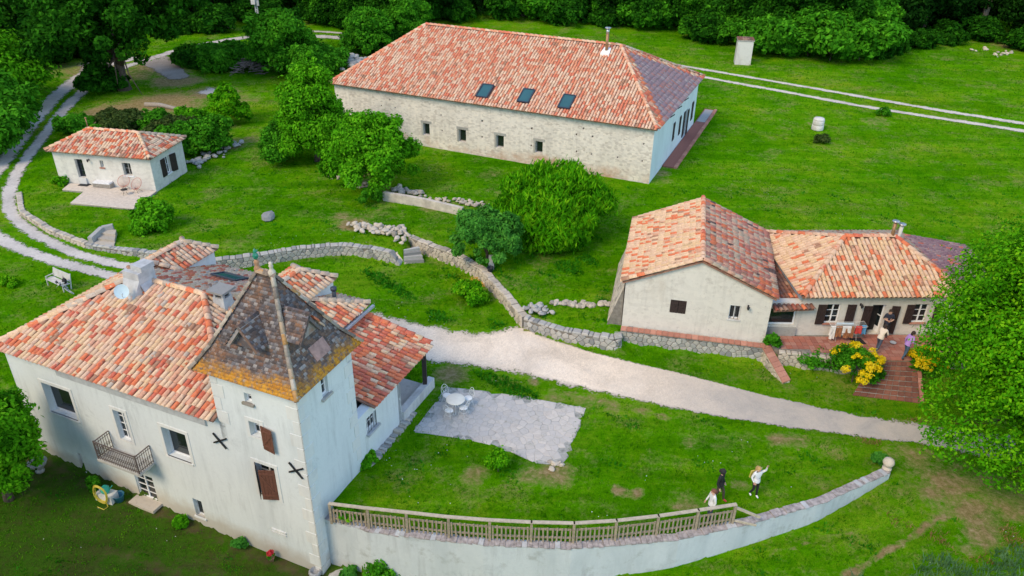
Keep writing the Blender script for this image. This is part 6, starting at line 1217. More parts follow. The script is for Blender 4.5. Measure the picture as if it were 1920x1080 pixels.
dxy = np.array([[*PG(px, py)[:2], r] for px, py, r, s in DRY if s > .55])
def keep(x, y):
    m = np.ones(x.shape, bool)
    for f in FOOT: m &= ~inpoly(x, y, f)
    m &= ~inpoly(x, y, drive_poly)
    for t, w in ((TRK1, .75), (TRK2, .75), (TRK3, .7), (BT1, .65), (BT2, .65)): m &= np.abs(polydist(x, y, t)[0]) > w
    for p, w in ((MID[3:26], .35), (FRONT[5:17], .5)): m &= np.abs(polydist(x, y, p)[0]) > w
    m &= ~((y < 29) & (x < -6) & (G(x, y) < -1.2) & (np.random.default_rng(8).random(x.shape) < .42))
    for cx, cy, r in dxy: m &= np.hypot(x-cx, y-cy) > r*.7
    return m
def clumpy(sc, thr, ph):
    def f(x, y):
        v = np.sin(x*sc+ph+1.7*np.sin(y*sc*.7))+np.sin(y*sc*1.13+ph*2+1.3*np.sin(x*sc*.83+1))+.7*np.sin((x+y)*sc*2.3+ph)
        return (np.random.default_rng(4).random(x.shape) < np.clip((v-thr)/.9, 0, 1)) & keep(x, y)
    return f
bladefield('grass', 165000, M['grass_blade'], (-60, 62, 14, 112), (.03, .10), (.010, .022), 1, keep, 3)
bladefield('clover_patches', 26000, M['weed'], (-30, 40, 14, 60), (.04, .13), (.02, .05), 2, clumpy(1.5, 1.25, .4), 3)
bladefield('weed_patches', 9000, M['weed'], (-12, 6, 30, 46), (.05, .14), (.025, .05), 3, clumpy(1.1, .9, 2.4), 3)
bladefield('long_grass', 8000, leafmat('teal grass', (.05, .13, .05), (.09, .21, .08), (.16, .30, .12)), (11, 26, 15, 24), (.10, .28), (.012, .03), 4, lambda x, y: keep(x, y) & (y < 20.9+.16*(x-14)+.5*np.sin(x*2)), 3, 3)
bladefield('dry_grass', 9000, leafmat('straw', (.16, .11, .03), (.26, .19, .06), (.36, .28, .10)), (14, 32, 16, 30), (.05, .16), (.012, .025), 5, lambda x, y: clumpy(.9, .5, 1.2)(x, y) & (x > 16+.25*np.sin(y)) , 2, 2)
def daisies(n, seed):
    r = np.random.default_rng(seed); x = r.uniform(-20, 25, n*8); y = r.uniform(20, 60, n*8); m = clumpy(.5, .6, 3)(x, y); x, y = x[m][:n], y[m][:n]; z = G(x, y)+.09; s = r.uniform(.010, .018, len(x)); V = np.stack([np.stack([x-s, y-s, z], 1), np.stack([x+s, y-s, z], 1), np.stack([x+s, y+s, z], 1), np.stack([x-s, y+s, z], 1)], 1).reshape(-1, 3)
    OB('daisies', mesh_np('daisies', V, np.arange(len(V)).reshape(-1, 4), M['white']), kind='stuff')
daisies(260, 6)
# ---------------------------------------------------------------- furniture and small things
def one(name, mb, mats, label, cat, loc, rz=0, group=None):
    o = mb.build(name, mats); o.location = loc; o.rotation_euler = (0, 0, rz); return tag(o, label, cat, group)
tc = P(854, 749, .74); tbl = T('garden_table', 'round cream garden table on the flagstone patio', 'table', (tc[0], tc[1], .045))
MB().lathe([(.0, .685), (.43, .685), (.455, .70), (.455, .72), (.43, .735), (0, .74)], n=28).build('table_top', M['creamtop'], tbl)
for k in range(3):
    t = k*2.094+.6; c, s = math.cos(t), math.sin(t); MB().tube([(.05*c, .05*s, .68), (.07*c, .07*s, .35), (.2*c, .2*s, .12), (.33*c, .33*s, .0)], .016, 6).build('leg', M['white_iron'], tbl)
MB().tube([(0, 0, .3), (0, 0, .69)], .025, 6).build('column', M['white_iron'], tbl)
def chair(px, py, label):
    c = P(px, py, .46); d = np.array([tc[0]-c[0], tc[1]-c[1]]); rz = math.atan2(d[1], d[0])-math.pi/2
    ch = T('garden_chair', label, 'chair', (c[0], c[1], .045), rz, 'white iron chairs round the patio table')
    MB().lathe([(0, .425), (.185, .425), (.2, .435), (.2, .45), (.18, .46), (0, .465)], n=20).build('seat', M['white_iron'], ch)
    for x, y in ((-.13, .13), (.13, .13), (-.13, -.13), (.13, -.13)): MB().tube([(x, y, .43), (x*1.05, y*1.05, .25), (x*1.45, y*1.5, 0)], .011, 5).build('leg', M['white_iron'], ch)
    b = MB(); b.tube([(-.17, -.14, .44), (-.19, -.2, .62), (-.17, -.24, .78), (-.09, -.27, .90), (0, -.28, .94), (.09, -.27, .90), (.17, -.24, .78), (.19, -.2, .62), (.17, -.14, .44)], .012, 5)
    for s in (-1, 1): b.tube([(0, -.19, .52), (s*.07, -.21, .62), (s*.11, -.235, .73), (s*.07, -.26, .82), (s*.02, -.25, .76), (s*.04, -.235, .71)], .009, 5).tube([(s*.15, -.16, .47), (s*.06, -.2, .6), (0, -.19, .52)], .008, 5)
    b.build('backrest', M['white_iron'], ch); MB().tube([(.15*math.cos(t), .15*math.sin(t), .2) for t in np.linspace(0, 6.28, 13)[:-1]], .008, 4, True).build('foot_ring', M['white_iron'], ch)
chair(842, 770, 'white iron chair nearest the manor wall, front left of the cream table'); chair(869, 765, 'white iron chair at the front right of the cream table'); chair(838, 742, 'white iron chair behind the cream table on the porch side'); chair(878, 747, 'white iron chair behind the cream table on the drive side')
# white bench, bag and bicycle
b0_, b1_ = P(82, 522, .45), P(119, 538, .45); bc = (b0_+b1_)/2; bl_ = np.linalg.norm((b1_-b0_)[:2]); brz = math.atan2(b1_[1]-b0_[1], b1_[0]-b0_[0])
bn_ = T('garden_bench', 'white slatted garden bench on the grass beside the wheel track', 'bench', (bc[0], bc[1], g1(bc[0], bc[1])), brz); bn_.scale = (.88, .95, .95)
for k in range(5): MB().box((0, .06+k*.1, .45-.004*(k-2)**2), (bl_, .085, .03)).build('seat_slat', M['concrete_w'], bn_)
for k in range(6): MB().box((0, .56+k*.022, .54+k*.085), (bl_, .028, .07)).build('back_slat', M['concrete_w'], bn_)
for x in (-bl_/2+.08, bl_/2-.08):
    MB().bar((x, .04, 0), (x, .06, .63), .06).bar((x, .52, 0), (x, .70, 1.02), .06).bar((x, .02, .63), (x, .60, .65), .07, .035).bar((x, .05, .41), (x, .55, .41), .05).build('side_frame', M['concrete_w'], bn_)
tv = np.array([math.cos(brz), math.sin(brz), 0]); nv = np.array([-tv[1], tv[0], 0]); bg_ = bc+tv*(bl_/2-.28)+nv*.3
one('dark_bag', MB().ball((0, 0, .17), (.17, .13, .19), 10, 7).tube([(-.08, 0, .32), (-.05, 0, .44), (.05, 0, .44), (.08, 0, .32)], .015, 5), M['sh_black'], 'dark bag sitting on the right end of the white bench', 'bag', (bg_[0], bg_[1], g1(bg_[0], bg_[1])+.46), brz)
kc = PG(133, 545); bk = T('bicycle', 'small pale bicycle lying beside the right end of the white bench', 'bicycle', (kc[0], kc[1], kc[2]), brz-.35)
bk.rotation_euler = (math.radians(38), 0, brz-.25)
for x in (-.48, .48):
    w = MB(); w.tube([(x+.31*math.cos(t), 0, .33+.31*math.sin(t)) for t in np.linspace(0, 6.283, 21)[:-1]], .022, 5, True)
    wh = w.build('wheel', M['concrete'], bk); s = MB()
    for t in np.linspace(0, 3.14, 7)[:-1]: s.bar((x-.3*math.cos(t), 0, .33-.3*math.sin(t)), (x+.3*math.cos(t), 0, .33+.3*math.sin(t)), .006)
    s.build('spokes', M['metal'], wh)
MB().tube([(-.48, 0, .33), (-.12, 0, .36), (.34, 0, .75), (-.2, 0, .78), (-.12, 0, .36)], .018, 5).tube([(-.48, 0, .33), (-.2, 0, .78), (-.22, 0, .88)], .015, 5).tube([(.48, 0, .33), (.34, 0, .75), (.31, 0, .95)], .018, 5).build('frame', M['dark_frame'], bk)
MB().tube([(.25, -.24, .95), (.32, -.1, .98), (.32, .1, .98), (.25, .24, .95)], .014, 5).build('handlebar', M['metal'], bk); MB().box((-.22, 0, .9), (.24, .13, .05)).build('saddle', M['black'], bk)
# small stuff by the manor front wall
p = PG(76, 884); one('stone_urn', MB().lathe([(.18, 0), (.2, .08), (.13, .14), (.12, .2), (.24, .3), (.36, .44), (.40, .56), (.43, .6), (.38, .61), (.33, .5), (0, .46)], n=20), M['pot_grey'], 'grey stone urn on the grass at the west end of the manor front', 'urn', p)
p = PG(203, 936); one('stone_trough', MB().prism([(-.45, -.25, 0), (.45, -.25, 0), (.4, .25, 0), (-.4, .25, 0)], (0, 0, .42)), M['concrete_w'], 'pale stone trough under the yellow hose by the manor front', 'trough', p, -.3)
hz = MB(); r_ = random.Random(3)
for k in range(7):
    a, b = .33+r_.uniform(-.06, .05), .5+r_.uniform(-.08, .06); hz.tube([(a*math.cos(t)+r_.uniform(-.01, .01), -.27-.03*k*.4+.02*math.sin(3*t), .58+b*math.sin(t)) for t in np.linspace(0, 6.283, 19)[:-1]], .017, 5, True)
hz.tube([(.2, -.3, .1), (.35, -.4, .02), (.3, -.6, .02), (-.1, -.55, .02)], .017, 5); one('garden_hose', hz, M['hose'], 'coiled yellow hose hanging in front of the manor wall', 'hose', (p[0], p[1], p[2]), -.3)
one('watering_pot', MB().lathe([(.15, 0), (.2, .1), (.19, .26), (.12, .33), (.1, .36), (0, .33)], n=12).tube([(.17, 0, .12), (.32, 0, .3)], .02, 5).tube([(-.18, 0, .1), (-.28, 0, .22), (-.1, 0, .36)], .015, 5), M['teal_pot'], 'teal green watering pot on the trough inside the hose loops', 'pot', (p[0], p[1], p[2]+.43), .4)
p2 = PG(224, 938); one('blue_bucket', MB().lathe([(.2, 0), (.26, .34), (.28, .36), (.25, .35), (.19, .06), (0, .05)], n=14).tube([(-.26, 0, .34), (-.2, .1, .44), (.2, .1, .44), (.26, 0, .34)], .01, 5), M['blue_pot'], 'dark blue bucket on the grass right of the yellow hose', 'bucket', p2)
p = PG(510, 1051); fr = T('red_geranium', 'red flowering potted plant by the foot of the tower', 'potted plant', p); MB().lathe([(.09, 0), (.13, .2), (.14, .22), (.11, .2), (0, .18)], n=10).build('pot', M['clay'], fr); OB('foliage', leafcloud('foliage', [(0, 0, .3, .15, .15, .12)], 240, (.03, .05), M['leaf_mid'], 5), fr); OB('blossom', leafcloud('blossom', [(0, 0, .42, .14, .12, .12), (.05, 0, .52, .08, .08, .1)], 420, (.025, .045), M['red_petal'], 6), fr)
p = PG(592, 1079); one('round_pot', MB().lathe([(.16, 0), (.26, .12), (.28, .24), (.22, .33), (.19, .32), (.18, .2), (0, .18)], n=16), M['pot_grey'], 'grey round pot at the foot of the tower corner', 'pot', p)
p = PG(638, 1079); one('rock', MB(), M['stone_grey'], 'grey rock at the bottom edge by the curved wall', 'rock', p).data = rock(M['stone_grey'], 2); bpy.context.scene.objects['rock'].scale = (.4, .3, .35)
p = PG(502, 412); o = lk(bpy.data.objects.new('boulder', rock(M['stone_grey'], 4))); o.location = (p[0], p[1], p[2]+.2); o.scale = (.38, .62, .5); o.rotation_euler = (0, .2, -.5); tag(o, 'single grey boulder lying in the middle of the lawn', 'boulder')
e = fwp[-1]; one('ball_finial', MB().lathe([(.2, 0), (.2, .08), (.1, .12), (.09, .16), (.2, .24), (.25, .38), (.2, .52), (.1, .59), (0, .61)], n=16), M['stone'], 'pale stone ball on the right end of the curved wall', 'ornament', (e[0]-.05, e[1]+.25, .22))
# hose and post at the diagonal wall
hz = MB()
for k in range(9):
    a, b = r_.uniform(.35, .75), r_.uniform(.2, .45); cx, cy = r_.uniform(-.2, .2), r_.uniform(-.12, .12); hz.tube([(cx+a*math.cos(t), cy+b*math.sin(t), .05+.02*k+.03*math.sin(2*t+k)) for t in np.linspace(0, 6.283, 19)[:-1]], .018, 5, True)
p = PG(906, 532); one('garden_hose', hz, M['hose_o'], 'tangled yellow orange hose in the grass beside the diagonal wall', 'hose', p, -.5)
p = PG(921, 507); one('stone_post', MB().box((0, 0, .45), (.34, .18, 1.0), taper=.92), M['concrete'], 'grey stone post in front of the grey green bush', 'post', (p[0], p[1]+.15, p[2]))
one('black_bucket', MB().lathe([(.15, 0), (.2, .3), (.215, .31), (.19, .3), (.14, .05), (0, .04)], n=14).tube([(-.2, 0, .3), (-.1, .1, .36), (.1, .1, .36), (.2, 0, .3)], .008, 4), M['dark_frame'], 'dark bucket standing before the grey stone post', 'bucket', (p[0]-.05, p[1]-.2, p[2]+.02))
# objects in the field
p = PG(1532, 243); wl_ = T('concrete_well', 'white concrete well head with lid in the field right of the barn', 'well', p); wl_.scale = (.85, .85, .9)
for k in range(2): MB().lathe([(.62-.03*k, .02+.52*k), (.64-.03*k, .06+.52*k), (.63-.03*k, .50+.52*k), (.60-.03*k, .53+.52*k)], n=20).build('ring', M['concrete_w'], wl_)
MB().lathe([(.60, 1.06), (.60, 1.10), (.52, 1.24), (.2, 1.30), (0, 1.30)], n=20).build('lid', M['concrete_w'], wl_)
p = PG(1391, 119); hu = T('masonry_hut', 'small square whitewashed masonry hut by the far farm track', 'hut', p, -.15)
MB().box((0, 0, 1.35), (1.85, 1.5, 2.9), taper=.97).build('wall', M['concrete_w'], hu); MB().box((0, 0, 2.86), (1.95, 1.6, .16)).build('roof', M['coping'], hu)
for k in range(7): MB().box((-.84+k*.28, 0, 2.97), (.24, 1.64, .07)).build('roof_tile', M['tile_dark'], hu)
MB().box((.05, -.735, .9), (.5, .06, .5)).build('hatch', M['concrete_w'], hu)
p = PG(486, 53); ut = T('utility_pole', 'pale concrete utility pole with transformer box by the far left track', 'pole', p)
for x in (-.14, .14): MB().bar((x, 0, -.3), (x*.7, 0, 10), .09, .16).build('upright', M['concrete'], ut)
for k in range(11): MB().box((0, 0, .8+k*.85), (.26, .1, .12)).build('web', M['concrete'], ut)
MB().box((-.22, -.3, 4.2), (.55, .4, 1.9)).build('transformer_box', M['concrete_w'], ut); MB().box((.32, -.18, 3.4), (.3, .22, .7)).build('meter_box', M['concrete_w'], ut); MB().bar((-.8, 0, 9.6), (.8, 0, 9.6), .1).build('crossarm', M['metal'], ut)
p = PG(470, 136); sp = T('stick_pile', 'heap of bare grey branches on the grass by the far hedge', 'stick pile', p); r_ = random.Random(9)
for k in range(90):
    t = r_.uniform(0, 6.28); a = r_.uniform(0, 1.5); z = max(.05, 1.4-a*.75+r_.uniform(-.35, .25)); L = r_.uniform(.8, 1.9); d = np.array([math.cos(t*1.7), math.sin(t*1.7), r_.uniform(-.45, .45)])*L/2; c = np.array([a*math.cos(t)*1.3, a*math.sin(t), z])
    OB('branch', MB().tube([c-d, c+d*.2+[0, 0, .06], c+d], [.055, .045, .02], 4).mesh('branch', M['stick']), sp)
a, b = PG(273, 199), PG(352, 208); c = (a+b)/2; d = (b-a)/2; one('fallen_log', MB().tube([-d+[0, 0, .16], -d*.3+[0, .25, .2], d*.4+[0, -.1, .16], d+[0, 0, .12]], [.24, .22, .18, .12], 9), M['timber'], 'pale fallen log lying in the grass behind the cottage', 'log', c)
tl_ = MB(); tl_.tube([(0, 0, -.3), (.1, 0, 5), (-.3, .1, 9)], [.5, .38, .3], 9); p = PG(1836, 62); one('tree_trunk', tl_, M['bark_pale'], 'thick bare pale tree trunk at the edge of the wood, upper right', 'tree trunk', p)
# cottage deck furniture
def cdk(x, y, z=.42): q = P(*cq(x, y), z); return q
p = cdk(668, 735); sf = T('deck_lounger', 'low grey slatted outdoor sofa with white cushion on the wooden deck', 'sofa', p, _c)
for k in range(3): MB().box((0, -.38, .1+k*.12), (1.75, .03, .09)).build('slat', M['timber'], sf)
for x in (-.86, .86): MB().box((x, 0, .2), (.05, .78, .4)).build('side_panel', M['timber'], sf)
MB().box((0, 0, .36), (1.7, .74, .05)).build('seat_base', M['timber'], sf); MB().box((0, 0, .45), (1.72, .76, .13), taper=.96).build('cushion', M['sh_white'], sf); sf.scale = (.82, .82, .85)
for (x, y, mk, lab, rz) in ((862, 760, 'acapulco', 'faded red round wire chair nearest the sofa on the deck', .05), (978, 785, 'acapulco', 'red round wire chair at the right end of the deck', -.35)):
    p = cdk(x, y); ac_ = T('wire_chair', lab, 'chair', p, rz); hoop = [(.42*math.cos(t), .30*math.sin(t)-.05*math.cos(t), .62+.40*math.sin(t)*.9) for t in np.linspace(0, 6.283, 25)[:-1]]
    hoop = [(x_, .30*s_-.0, .66+.36*s_) for x_, s_ in ((.44*math.cos(t), math.sin(t)) for t in np.linspace(0, 6.283, 25)[:-1])]
    MB().tube(hoop, .018, 5, True).build('hoop', M[mk], ac_); cm = MB()
    for k in range(0, 24, 1): h_ = hoop[k]; cm.tube([h_, (h_[0]*.55, h_[1]*.45-.12, .30+(h_[2]-.3)*.42), (h_[0]*.12, -.1, .27)], .007, 3)
    cm.build('cord_shell', M[mk], ac_)
    for t in (.8, 2.3, 4.0, 5.4): MB().tube([(.12*math.cos(t), -.1+.12*math.sin(t), .26), (.36*math.cos(t), .32*math.sin(t), 0)], .012, 4).build('leg', M['black'], ac_)
p = cdk(858, 810); wt = T('wire_table', 'tiny wire side table on the deck before the red chairs', 'side table', p); MB().lathe([(0, .40), (.24, .40), (.25, .42), (0, .425)], n=16).build('table_top', M['black'], wt)
for t in (.3, 2.4, 4.5): MB().tube([(.2*math.cos(t), .2*math.sin(t), .4), (.1*math.cos(t), .1*math.sin(t), .2), (.22*math.cos(t), .22*math.sin(t), 0)], .009, 4).build('leg', M['black'], wt)
p = cdk(483, 720, .425); one('door_mat', MB().box((0, 0, .015), (.8, .5, .025)).box((0, 0, .03), (.7, .4, .008)), M['black'], 'dark door mat on the deck below the cottage door', 'mat', p, _c)
# drying rack and washing on the terrace
p = P(1582, 636, 1.0); dr = T('drying_rack', 'white folding clothes rack on the terrace under the first window', 'drying rack', p)
for s in (-1, 1): MB().tube([(s*.55, -.28, 0), (s*.55, .28, .9)], .012, 4).tube([(s*.55, .28, 0), (s*.55, -.28, .9)], .012, 4).tube([(s*.55, -.28, .9), (s*.95, -.28, .98), (s*.95, .28, .98), (s*.55, .28, .9)], .01, 4).build('leg_frame', M['white_iron'], dr)
for k in range(8): MB().tube([(-.95, -.28+k*.08, .93), (.95, -.28+k*.08, .93)], .006, 4).build('rail', M['white_iron'], dr)
def cloth(label, x, y0, w, l1, l2, mk, top=.945):
    mb = MB(); n = 6; m_ = 5; pts = []
    prof = [(y0-.004, top-l1), (y0-.006, top-l1*.5), (y0-.004, top), (y0+.05, top+.012), (y0+.10, top), (y0+.115, top-l2*.5), (y0+.105, top-l2)]
    for i in range(n+1):
        for (y, z) in prof: u = i/n; pts.append((x+w*(u-.5), y+.018*math.sin(u*9+z*5)*(top-z+.1)*3, z-.02*math.sin(u*7)*(top-z)))
    k = len(prof); mb.add(pts, [(i*k+j, (i+1)*k+j, (i+1)*k+j+1, i*k+j+1) for i in range(n) for j in range(k-1)])
    o = mb.build('laundry_cloth', M[mk]); o.location = p; o.rotation_euler = (0, 0, 0); md = o.modifiers.new('thickness', 'SOLIDIFY'); md.thickness = .008; tag(o, label, 'laundry')
cloth('white sheet hanging at the left end of the clothes rack', -.82, -.29, .25, .75, .6, 'cl_white'); cloth('rust brown cloth next to the white sheet on the clothes rack', -.5, -.27, .3, .62, .5, 'cl_rust'); cloth('second rust brown cloth at the front of the clothes rack', .02, -.30, .5, .66, .3, 'cl_rust'); cloth('pale cloth draped over the front of the clothes rack', -.12, -.31, .46, .36, .55, 'cl_white', .96); cloth('pale blue cloth lying across the clothes rack', -.1, .04, .9, .1, .3, 'cl_pale', .955); cloth('bright red cloth on the clothes rack', .52, -.28, .32, .42, .45, 'cl_red', .96); cloth('blue and white towel at the right end of the clothes rack', .82, -.2, .24, .5, .5, 'cl_blue', .965)
q = P(1607, 640, 1.02); one('black_cloth', MB().prism([(-.35, -.2, 0), (.4, -.25, 0), (.3, .3, 0), (-.3, .28, 0)], (0, 0, .03)).prism([(-.2, -.1, .03), (.2, -.1, .03), (.15, .2, .03), (-.2, .18, .03)], (0, 0, .04)), M['sh_black'], 'black mat on the terrace right of the clothes rack', 'mat', (q[0], q[1], 1.01))
q = P(1672, 644, 1.0); one('water_bowl', MB().lathe([(.14, 0), (.16, .07), (.17, .075), (.14, .07), (0, .03)], n=14), M['concrete'], 'small grey bowl on the terrace beside the door shutter', 'bowl', (q[0]+.05, q[1], 1.01))

# ---------------------------------------------------------------- people
def person(label, loc, rz, Hh, J, shirt, trou, shoe, hair, long_hair=False, sleeve='long', lean=(0, 0, 0), extra=None):
    B0 = dict(pel=(0, 0, .93), wst=(0, .0, 1.08), cst=(0, .0, 1.29), nck=(0, 0, 1.46), hd=(0, .02, 1.56), top=(0, .02, 1.66), sL=(-.17, 0, 1.39), eL=(-.23, -.03, 1.12), wL=(-.24, .08, .88), hL=(-.24, .11, .80), sR=(.17, 0, 1.39), eR=(.23, -.03, 1.12), wR=(.24, .08, .88), hR=(.24, .11, .80), pL=(-.09, 0, .88), kL=(-.10, .03, .49), aL=(-.10, -.02, .09), tL=(-.11, .14, .035), pR=(.09, 0, .88), kR=(.10, .03, .49), aR=(.10, -.02, .09), tR=(.11, .14, .035))
    B0.update(J); up = ('wst', 'cst', 'nck', 'hd', 'top', 'sL', 'eL', 'wL', 'hL', 'sR', 'eR', 'wR', 'hR')
    for k in up:
        if k in J: continue
        x, y, z = B0[k]; f = (z-.93)/.7; B0[k] = (x+lean[0]*f, y+lean[1]*f, z-lean[2]*f)
    names = list(B0); ix = {n: i for i, n in enumerate(names)}
    edges = [('pel', 'wst'), ('wst', 'cst'), ('cst', 'nck'), ('nck', 'hd'), ('hd', 'top'), ('cst', 'sL'), ('sL', 'eL'), ('eL', 'wL'), ('wL', 'hL'), ('cst', 'sR'), ('sR', 'eR'), ('eR', 'wR'), ('wR', 'hR'), ('pel', 'pL'), ('pL', 'kL'), ('kL', 'aL'), ('aL', 'tL'), ('pel', 'pR'), ('pR', 'kR'), ('kR', 'aR'), ('aR', 'tR')]
    rad = dict(pel=(.15, .115), wst=(.135, .10), cst=(.16, .11), nck=(.058, .058), hd=(.088, .098), top=(.07, .08), sL=(.07, .07), eL=(.048, .048), wL=(.034, .034), hL=(.036, .022), pL=(.095, .095), kL=(.062, .062), aL=(.045, .045), tL=(.045, .036))
    for k in list(rad):
        if k.endswith('L'): rad[k[:-1]+'R'] = rad[k]
    me = bpy.data.meshes.new('skeleton'); me.from_pydata([B0[n] for n in names], [(ix[a], ix[b]) for a, b in edges], []); o = lk(bpy.data.objects.new('skeleton', me)); o.modifiers.new('s', 'SKIN'); sv = me.skin_vertices[0].data
    for n in names: sv[ix[n]].radius = rad[n]; sv[ix[n]].use_root = (n == 'pel')
    sb = o.modifiers.new('u', 'SUBSURF'); sb.levels = 2
    dg = bpy.context.evaluated_depsgraph_get(); dg.update(); ev = o.evaluated_get(dg); m2 = bpy.data.meshes.new_from_object(ev); V = [tuple(v.co) for v in m2.vertices]; F_ = [list(p.vertices) for p in m2.polygons]
    bpy.data.objects.remove(o); mats = [M['skin'], M[shirt], M[trou], M[shoe], M['eye']]; mb = MB()
    seg = [(np.array(B0[a]), np.array(B0[b]), 0 if b in ('hd', 'top', 'hL', 'hR') or (a, b) == ('cst', 'nck') and False else 3 if b in ('tL', 'tR') else 2 if b[0] in 'pka' and len(b) == 2 else (0 if (sleeve == 'short' and b in ('wL', 'wR')) else 1)) for a, b in edges]
    A_ = np.array([s[0] for s in seg]); D_ = np.array([s[1]-s[0] for s in seg]); Lq = (D_**2).sum(1); Va = np.array(V)
    for f in F_:
        c = Va[f].mean(0); t = np.clip(((c-A_)*D_).sum(1)/Lq, 0, 1); d = np.linalg.norm(c-A_-D_*t[:, None], axis=1); k = int(np.argmin(d)); mi = seg[k][2]
        if mi == 2 and c[2] < .10: mi = 3
        mb.mi = mi; mb.f.append(f); mb.m.append(mi); mb.sm.append(True)
    mb.v = V; mb.mi = 0
    for s in ('L', 'R'):   # palm to five fingers
        w, h = np.array(B0['w'+s]), np.array(B0['h'+s]); d = (h-w)/np.linalg.norm(h-w); sd = np.cross(d, [0, 1, .2]); sd /= np.linalg.norm(sd); cu = np.cross(sd, d)
        for i, l in enumerate((.068, .08, .075, .058)): a = h+sd*(i-1.5)*.02-d*.01; mb.tube([a, a+d*l*.55+cu*.006, a+d*l+cu*.03], [.0095, .009, .007], 5)
        a = w+d*.03+sd*.03; mb.tube([a, a+sd*.03+d*.035, a+sd*.03+d*.065+cu*.01], [.011, .010, .008], 5)
    hd = np.array(B0['hd'])+np.array([0, .0, .03]); ax = np.array(B0['top'])-np.array(B0['hd']); 
    mb.mi = 0; mb.ball(tuple(hd+[0, .105, -.02]), (.016, .022, .024), 6, 4)
    for s in (-1, 1): mb.ball(tuple(hd+[s*.092, 0, -.01]), (.014, .026, .034), 6, 4)
    mb.mi = 4
    for s in (-1, 1): mb.ball(tuple(hd+[s*.036, .088, .012]), .012, 6, 4)
    mb.mi = 0; mb.box(tuple(hd+[0, .096, -.058]), (.045, .012, .010))
    root = T('person', label, 'person', loc, rz); root.scale = (Hh/1.72,)*3; body = mb.build('body', mats, root)
    hb = MB(); vs = []; fs = []; nn, kk = 14, 8; c = hd+np.array([0, -.012, .022])
    for i in range(kk+1):
        ph = math.pi*.60*i/kk
        for j in range(nn):
            th = 2*math.pi*j/nn; fr = max(0, math.sin(th)); r = 1+.05*math.sin(5*th+i); z = math.cos(ph*(1-.35*fr)); q = math.sin(ph*(1-.35*fr)); vs.append(c+np.array([.108*q*math.cos(th)*r, .120*q*math.sin(th)*r, .118*z]))
    fs = [(i*nn+j, i*nn+(j+1) % nn, (i+1)*nn+(j+1) % nn, (i+1)*nn+j) for i in range(kk) for j in range(nn)]; hb.add(vs, fs, True)
    if long_hair: hb.tube([c+[0, -.085, .03], c+[0, -.125, -.08], c+[0, -.13, -.2], c+[0.02, -.12, -.32], c+[.02, -.10, -.38]], [.075, .085, .08, .06, .02], 9)
    else: hb.tube([c+[0, -.08, .0], c+[0, -.10, -.07], c+[0, -.085, -.12]], [.08, .07, .03], 8)
    hb.build('hair', M[hair], root)
    tb = MB(); cs, ws, pl = (np.array(B0[k]) for k in ('cst', 'wst', 'pel')); vs = []   # the top's loose hem over the hips
    for p, rx, ry in ((ws+[0, 0, .02], .155, .122), (pl+(ws-pl)*.2, .172, .140), (pl-[0, 0, .05], .178, .148)):
        for j in range(16): t = 2*math.pi*j/16; vs.append(p+np.array([rx*math.cos(t), ry*math.sin(t), .008*math.sin(3*t)]))
    tb.add(vs, [(i*16+j, i*16+(j+1) % 16, (i+1)*16+(j+1) % 16, (i+1)*16+j) for i in range(2) for j in range(16)], True); tb.build('top_hem', M[shirt], root)
    if extra: extra(root, B0)
    return root
q = P(1412, 930, 0)
person('person in white top and black trousers on the lawn waving with one raised arm', (q[0], q[1], g1(q[0], q[1])+.01), math.pi+.3, 1.62, dict(eL=(-.30, .10, 1.52), wL=(-.28, .16, 1.76), hL=(-.27, .17, 1.85), eR=(.26, -.02, 1.13), wR=(.2, .1, .95), hR=(.17, .15, .9), kL=(-.1, .05, .49), aL=(-.09, .08, .09), tL=(-.1, .24, .04), kR=(.1, .06, .5), aR=(.11, -.14, .10), tR=(.12, .0, .035)), 'sh_white', 'tr_black', 'shoe_w', 'hair_y', True,
       extra=lambda r, B: MB().prism([(.10, -.11, 1.42), (.25, -.12, 1.40), (.28, -.14, 1.02), (.12, -.15, 1.0)], (0, -.07, 0)).build('yellow_scarf', M['sh_yellow'], r))
def hood(r, B): h = np.array(B['hd'])+[0, -.01, .03]; MB().ball(tuple(h), (.125, .13, .14), 12, 8).build('hood', M['sh_black'], r)
q = P(1345, 938, 0); person('person in black hooded jacket and red shoes walking on the lawn', (q[0], q[1], g1(q[0], q[1])+.01), math.pi+.9, 1.72, dict(kL=(-.1, .16, .50), aL=(-.1, .2, .1), tL=(-.1, .37, .06), kR=(.1, -.02, .48), aR=(.1, -.22, .12), tR=(.1, -.08, .04)), 'sh_black', 'tr_olive', 'shoe_r', 'hair_b', extra=hood)
q = P(1329, 974, 0); person('person with reddish hair in white jumper standing behind the fence', (q[0], q[1], g1(q[0], q[1])+.01), math.pi*.5+.2, 1.65, dict(eR=(.25, .02, 1.14), wR=(.22, .16, .94), hR=(.2, .2, .87)), 'sh_white', 'jeans', 'shoe_k', 'hair_r', False)
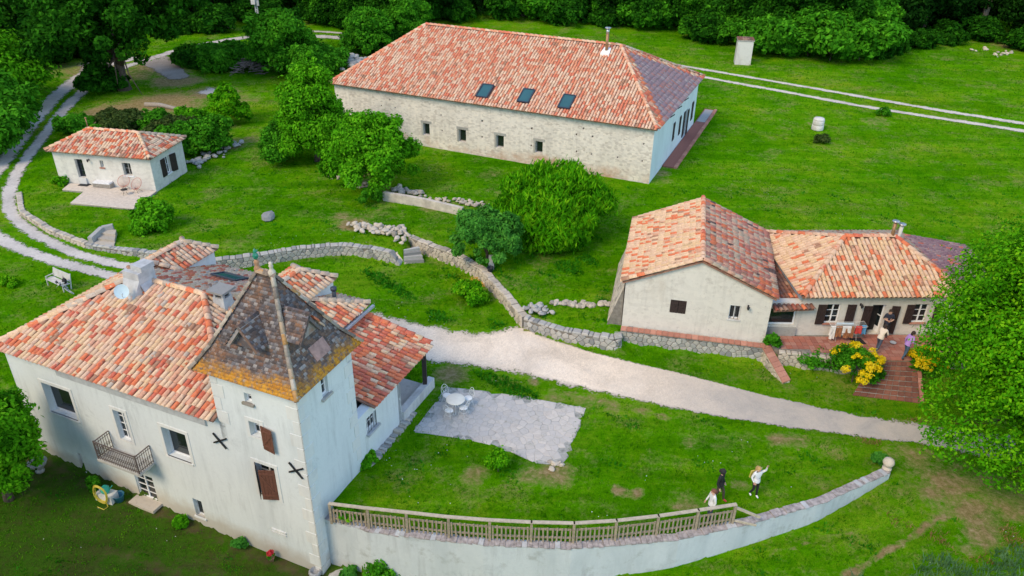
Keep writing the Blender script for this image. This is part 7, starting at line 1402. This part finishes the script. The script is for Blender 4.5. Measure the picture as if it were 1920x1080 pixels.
q = P(1640, 659, 1.01); person('person in cream shirt and jeans leaning forward as they walk on the terrace', (q[0]+.1, q[1], 1.005), -.9, 1.66, dict(eR=(.25, .22, 1.1), wR=(.14, .42, 1.03), hR=(.1, .5, 1.02), eL=(-.24, .2, 1.08), wL=(-.14, .42, 1.0), hL=(-.1, .5, 1.0), kL=(-.1, .14, .5), aL=(-.1, .12, .09), tL=(-.1, .28, .04), kR=(.1, -.1, .5), aR=(.1, -.32, .14), tR=(.1, -.2, .03)), 'sh_cream', 'jeans', 'shoe_w', 'hair_b', False, 'short', lean=(0, .26, .08))
q = P(1694, 672, 1.01); person('person in purple top and blue jeans stepping towards the steps', (q[0], q[1], 1.005), -1.2, 1.66, dict(eR=(.27, .02, 1.15), wR=(.26, .22, 1.02), hR=(.25, .3, .99), kL=(-.1, .12, .5), aL=(-.1, .1, .09), tL=(-.1, .26, .04), kR=(.1, -.04, .49), aR=(.1, -.24, .12), tR=(.1, -.1, .035)), 'sh_purple', 'jeans_b', 'shoe_k', 'hair_b', False, lean=(0, .18, .04))
q = P(1657, 632, 1.01); person('person in dark navy clothes standing in the farmhouse doorway looking down', (q[0], q[1]+.05, 1.005), math.pi-.2, 1.74, dict(eR=(.25, .04, 1.12), wR=(.08, .2, 1.1), hR=(.02, .24, 1.11), eL=(-.25, .04, 1.12), wL=(-.08, .2, 1.08), hL=(-.02, .24, 1.08)), 'sh_navy', 'tr_black', 'shoe_k', 'hair_b', False, 'short', lean=(0, .06, .01))

# look-alikes that share a label are told apart by their order in the place
byl = {}
for o in COL.objects:
    if o.parent is None and 'label' in o and o['category'] in ('tree', 'bush'): byl.setdefault(o['label'], []).append(o)
for l_, os_ in byl.items():
    n = len(os_)
    if n < 2: continue
    def pxx(o): q = np.array(o.location)-np.array([0, 0, HCAM]); return (q@_R2)/(q@_F)
    os_.sort(key=pxx); w_ = {2: ['left', 'right'], 3: ['left', 'middle', 'right']}.get(n, ['leftmost']+['second from left', 'third from left', 'fourth from left', 'fifth from left', 'sixth from left'][:n-2]+['rightmost'])
    for o, w in zip(os_, w_): o['label'] = l_+', '+w
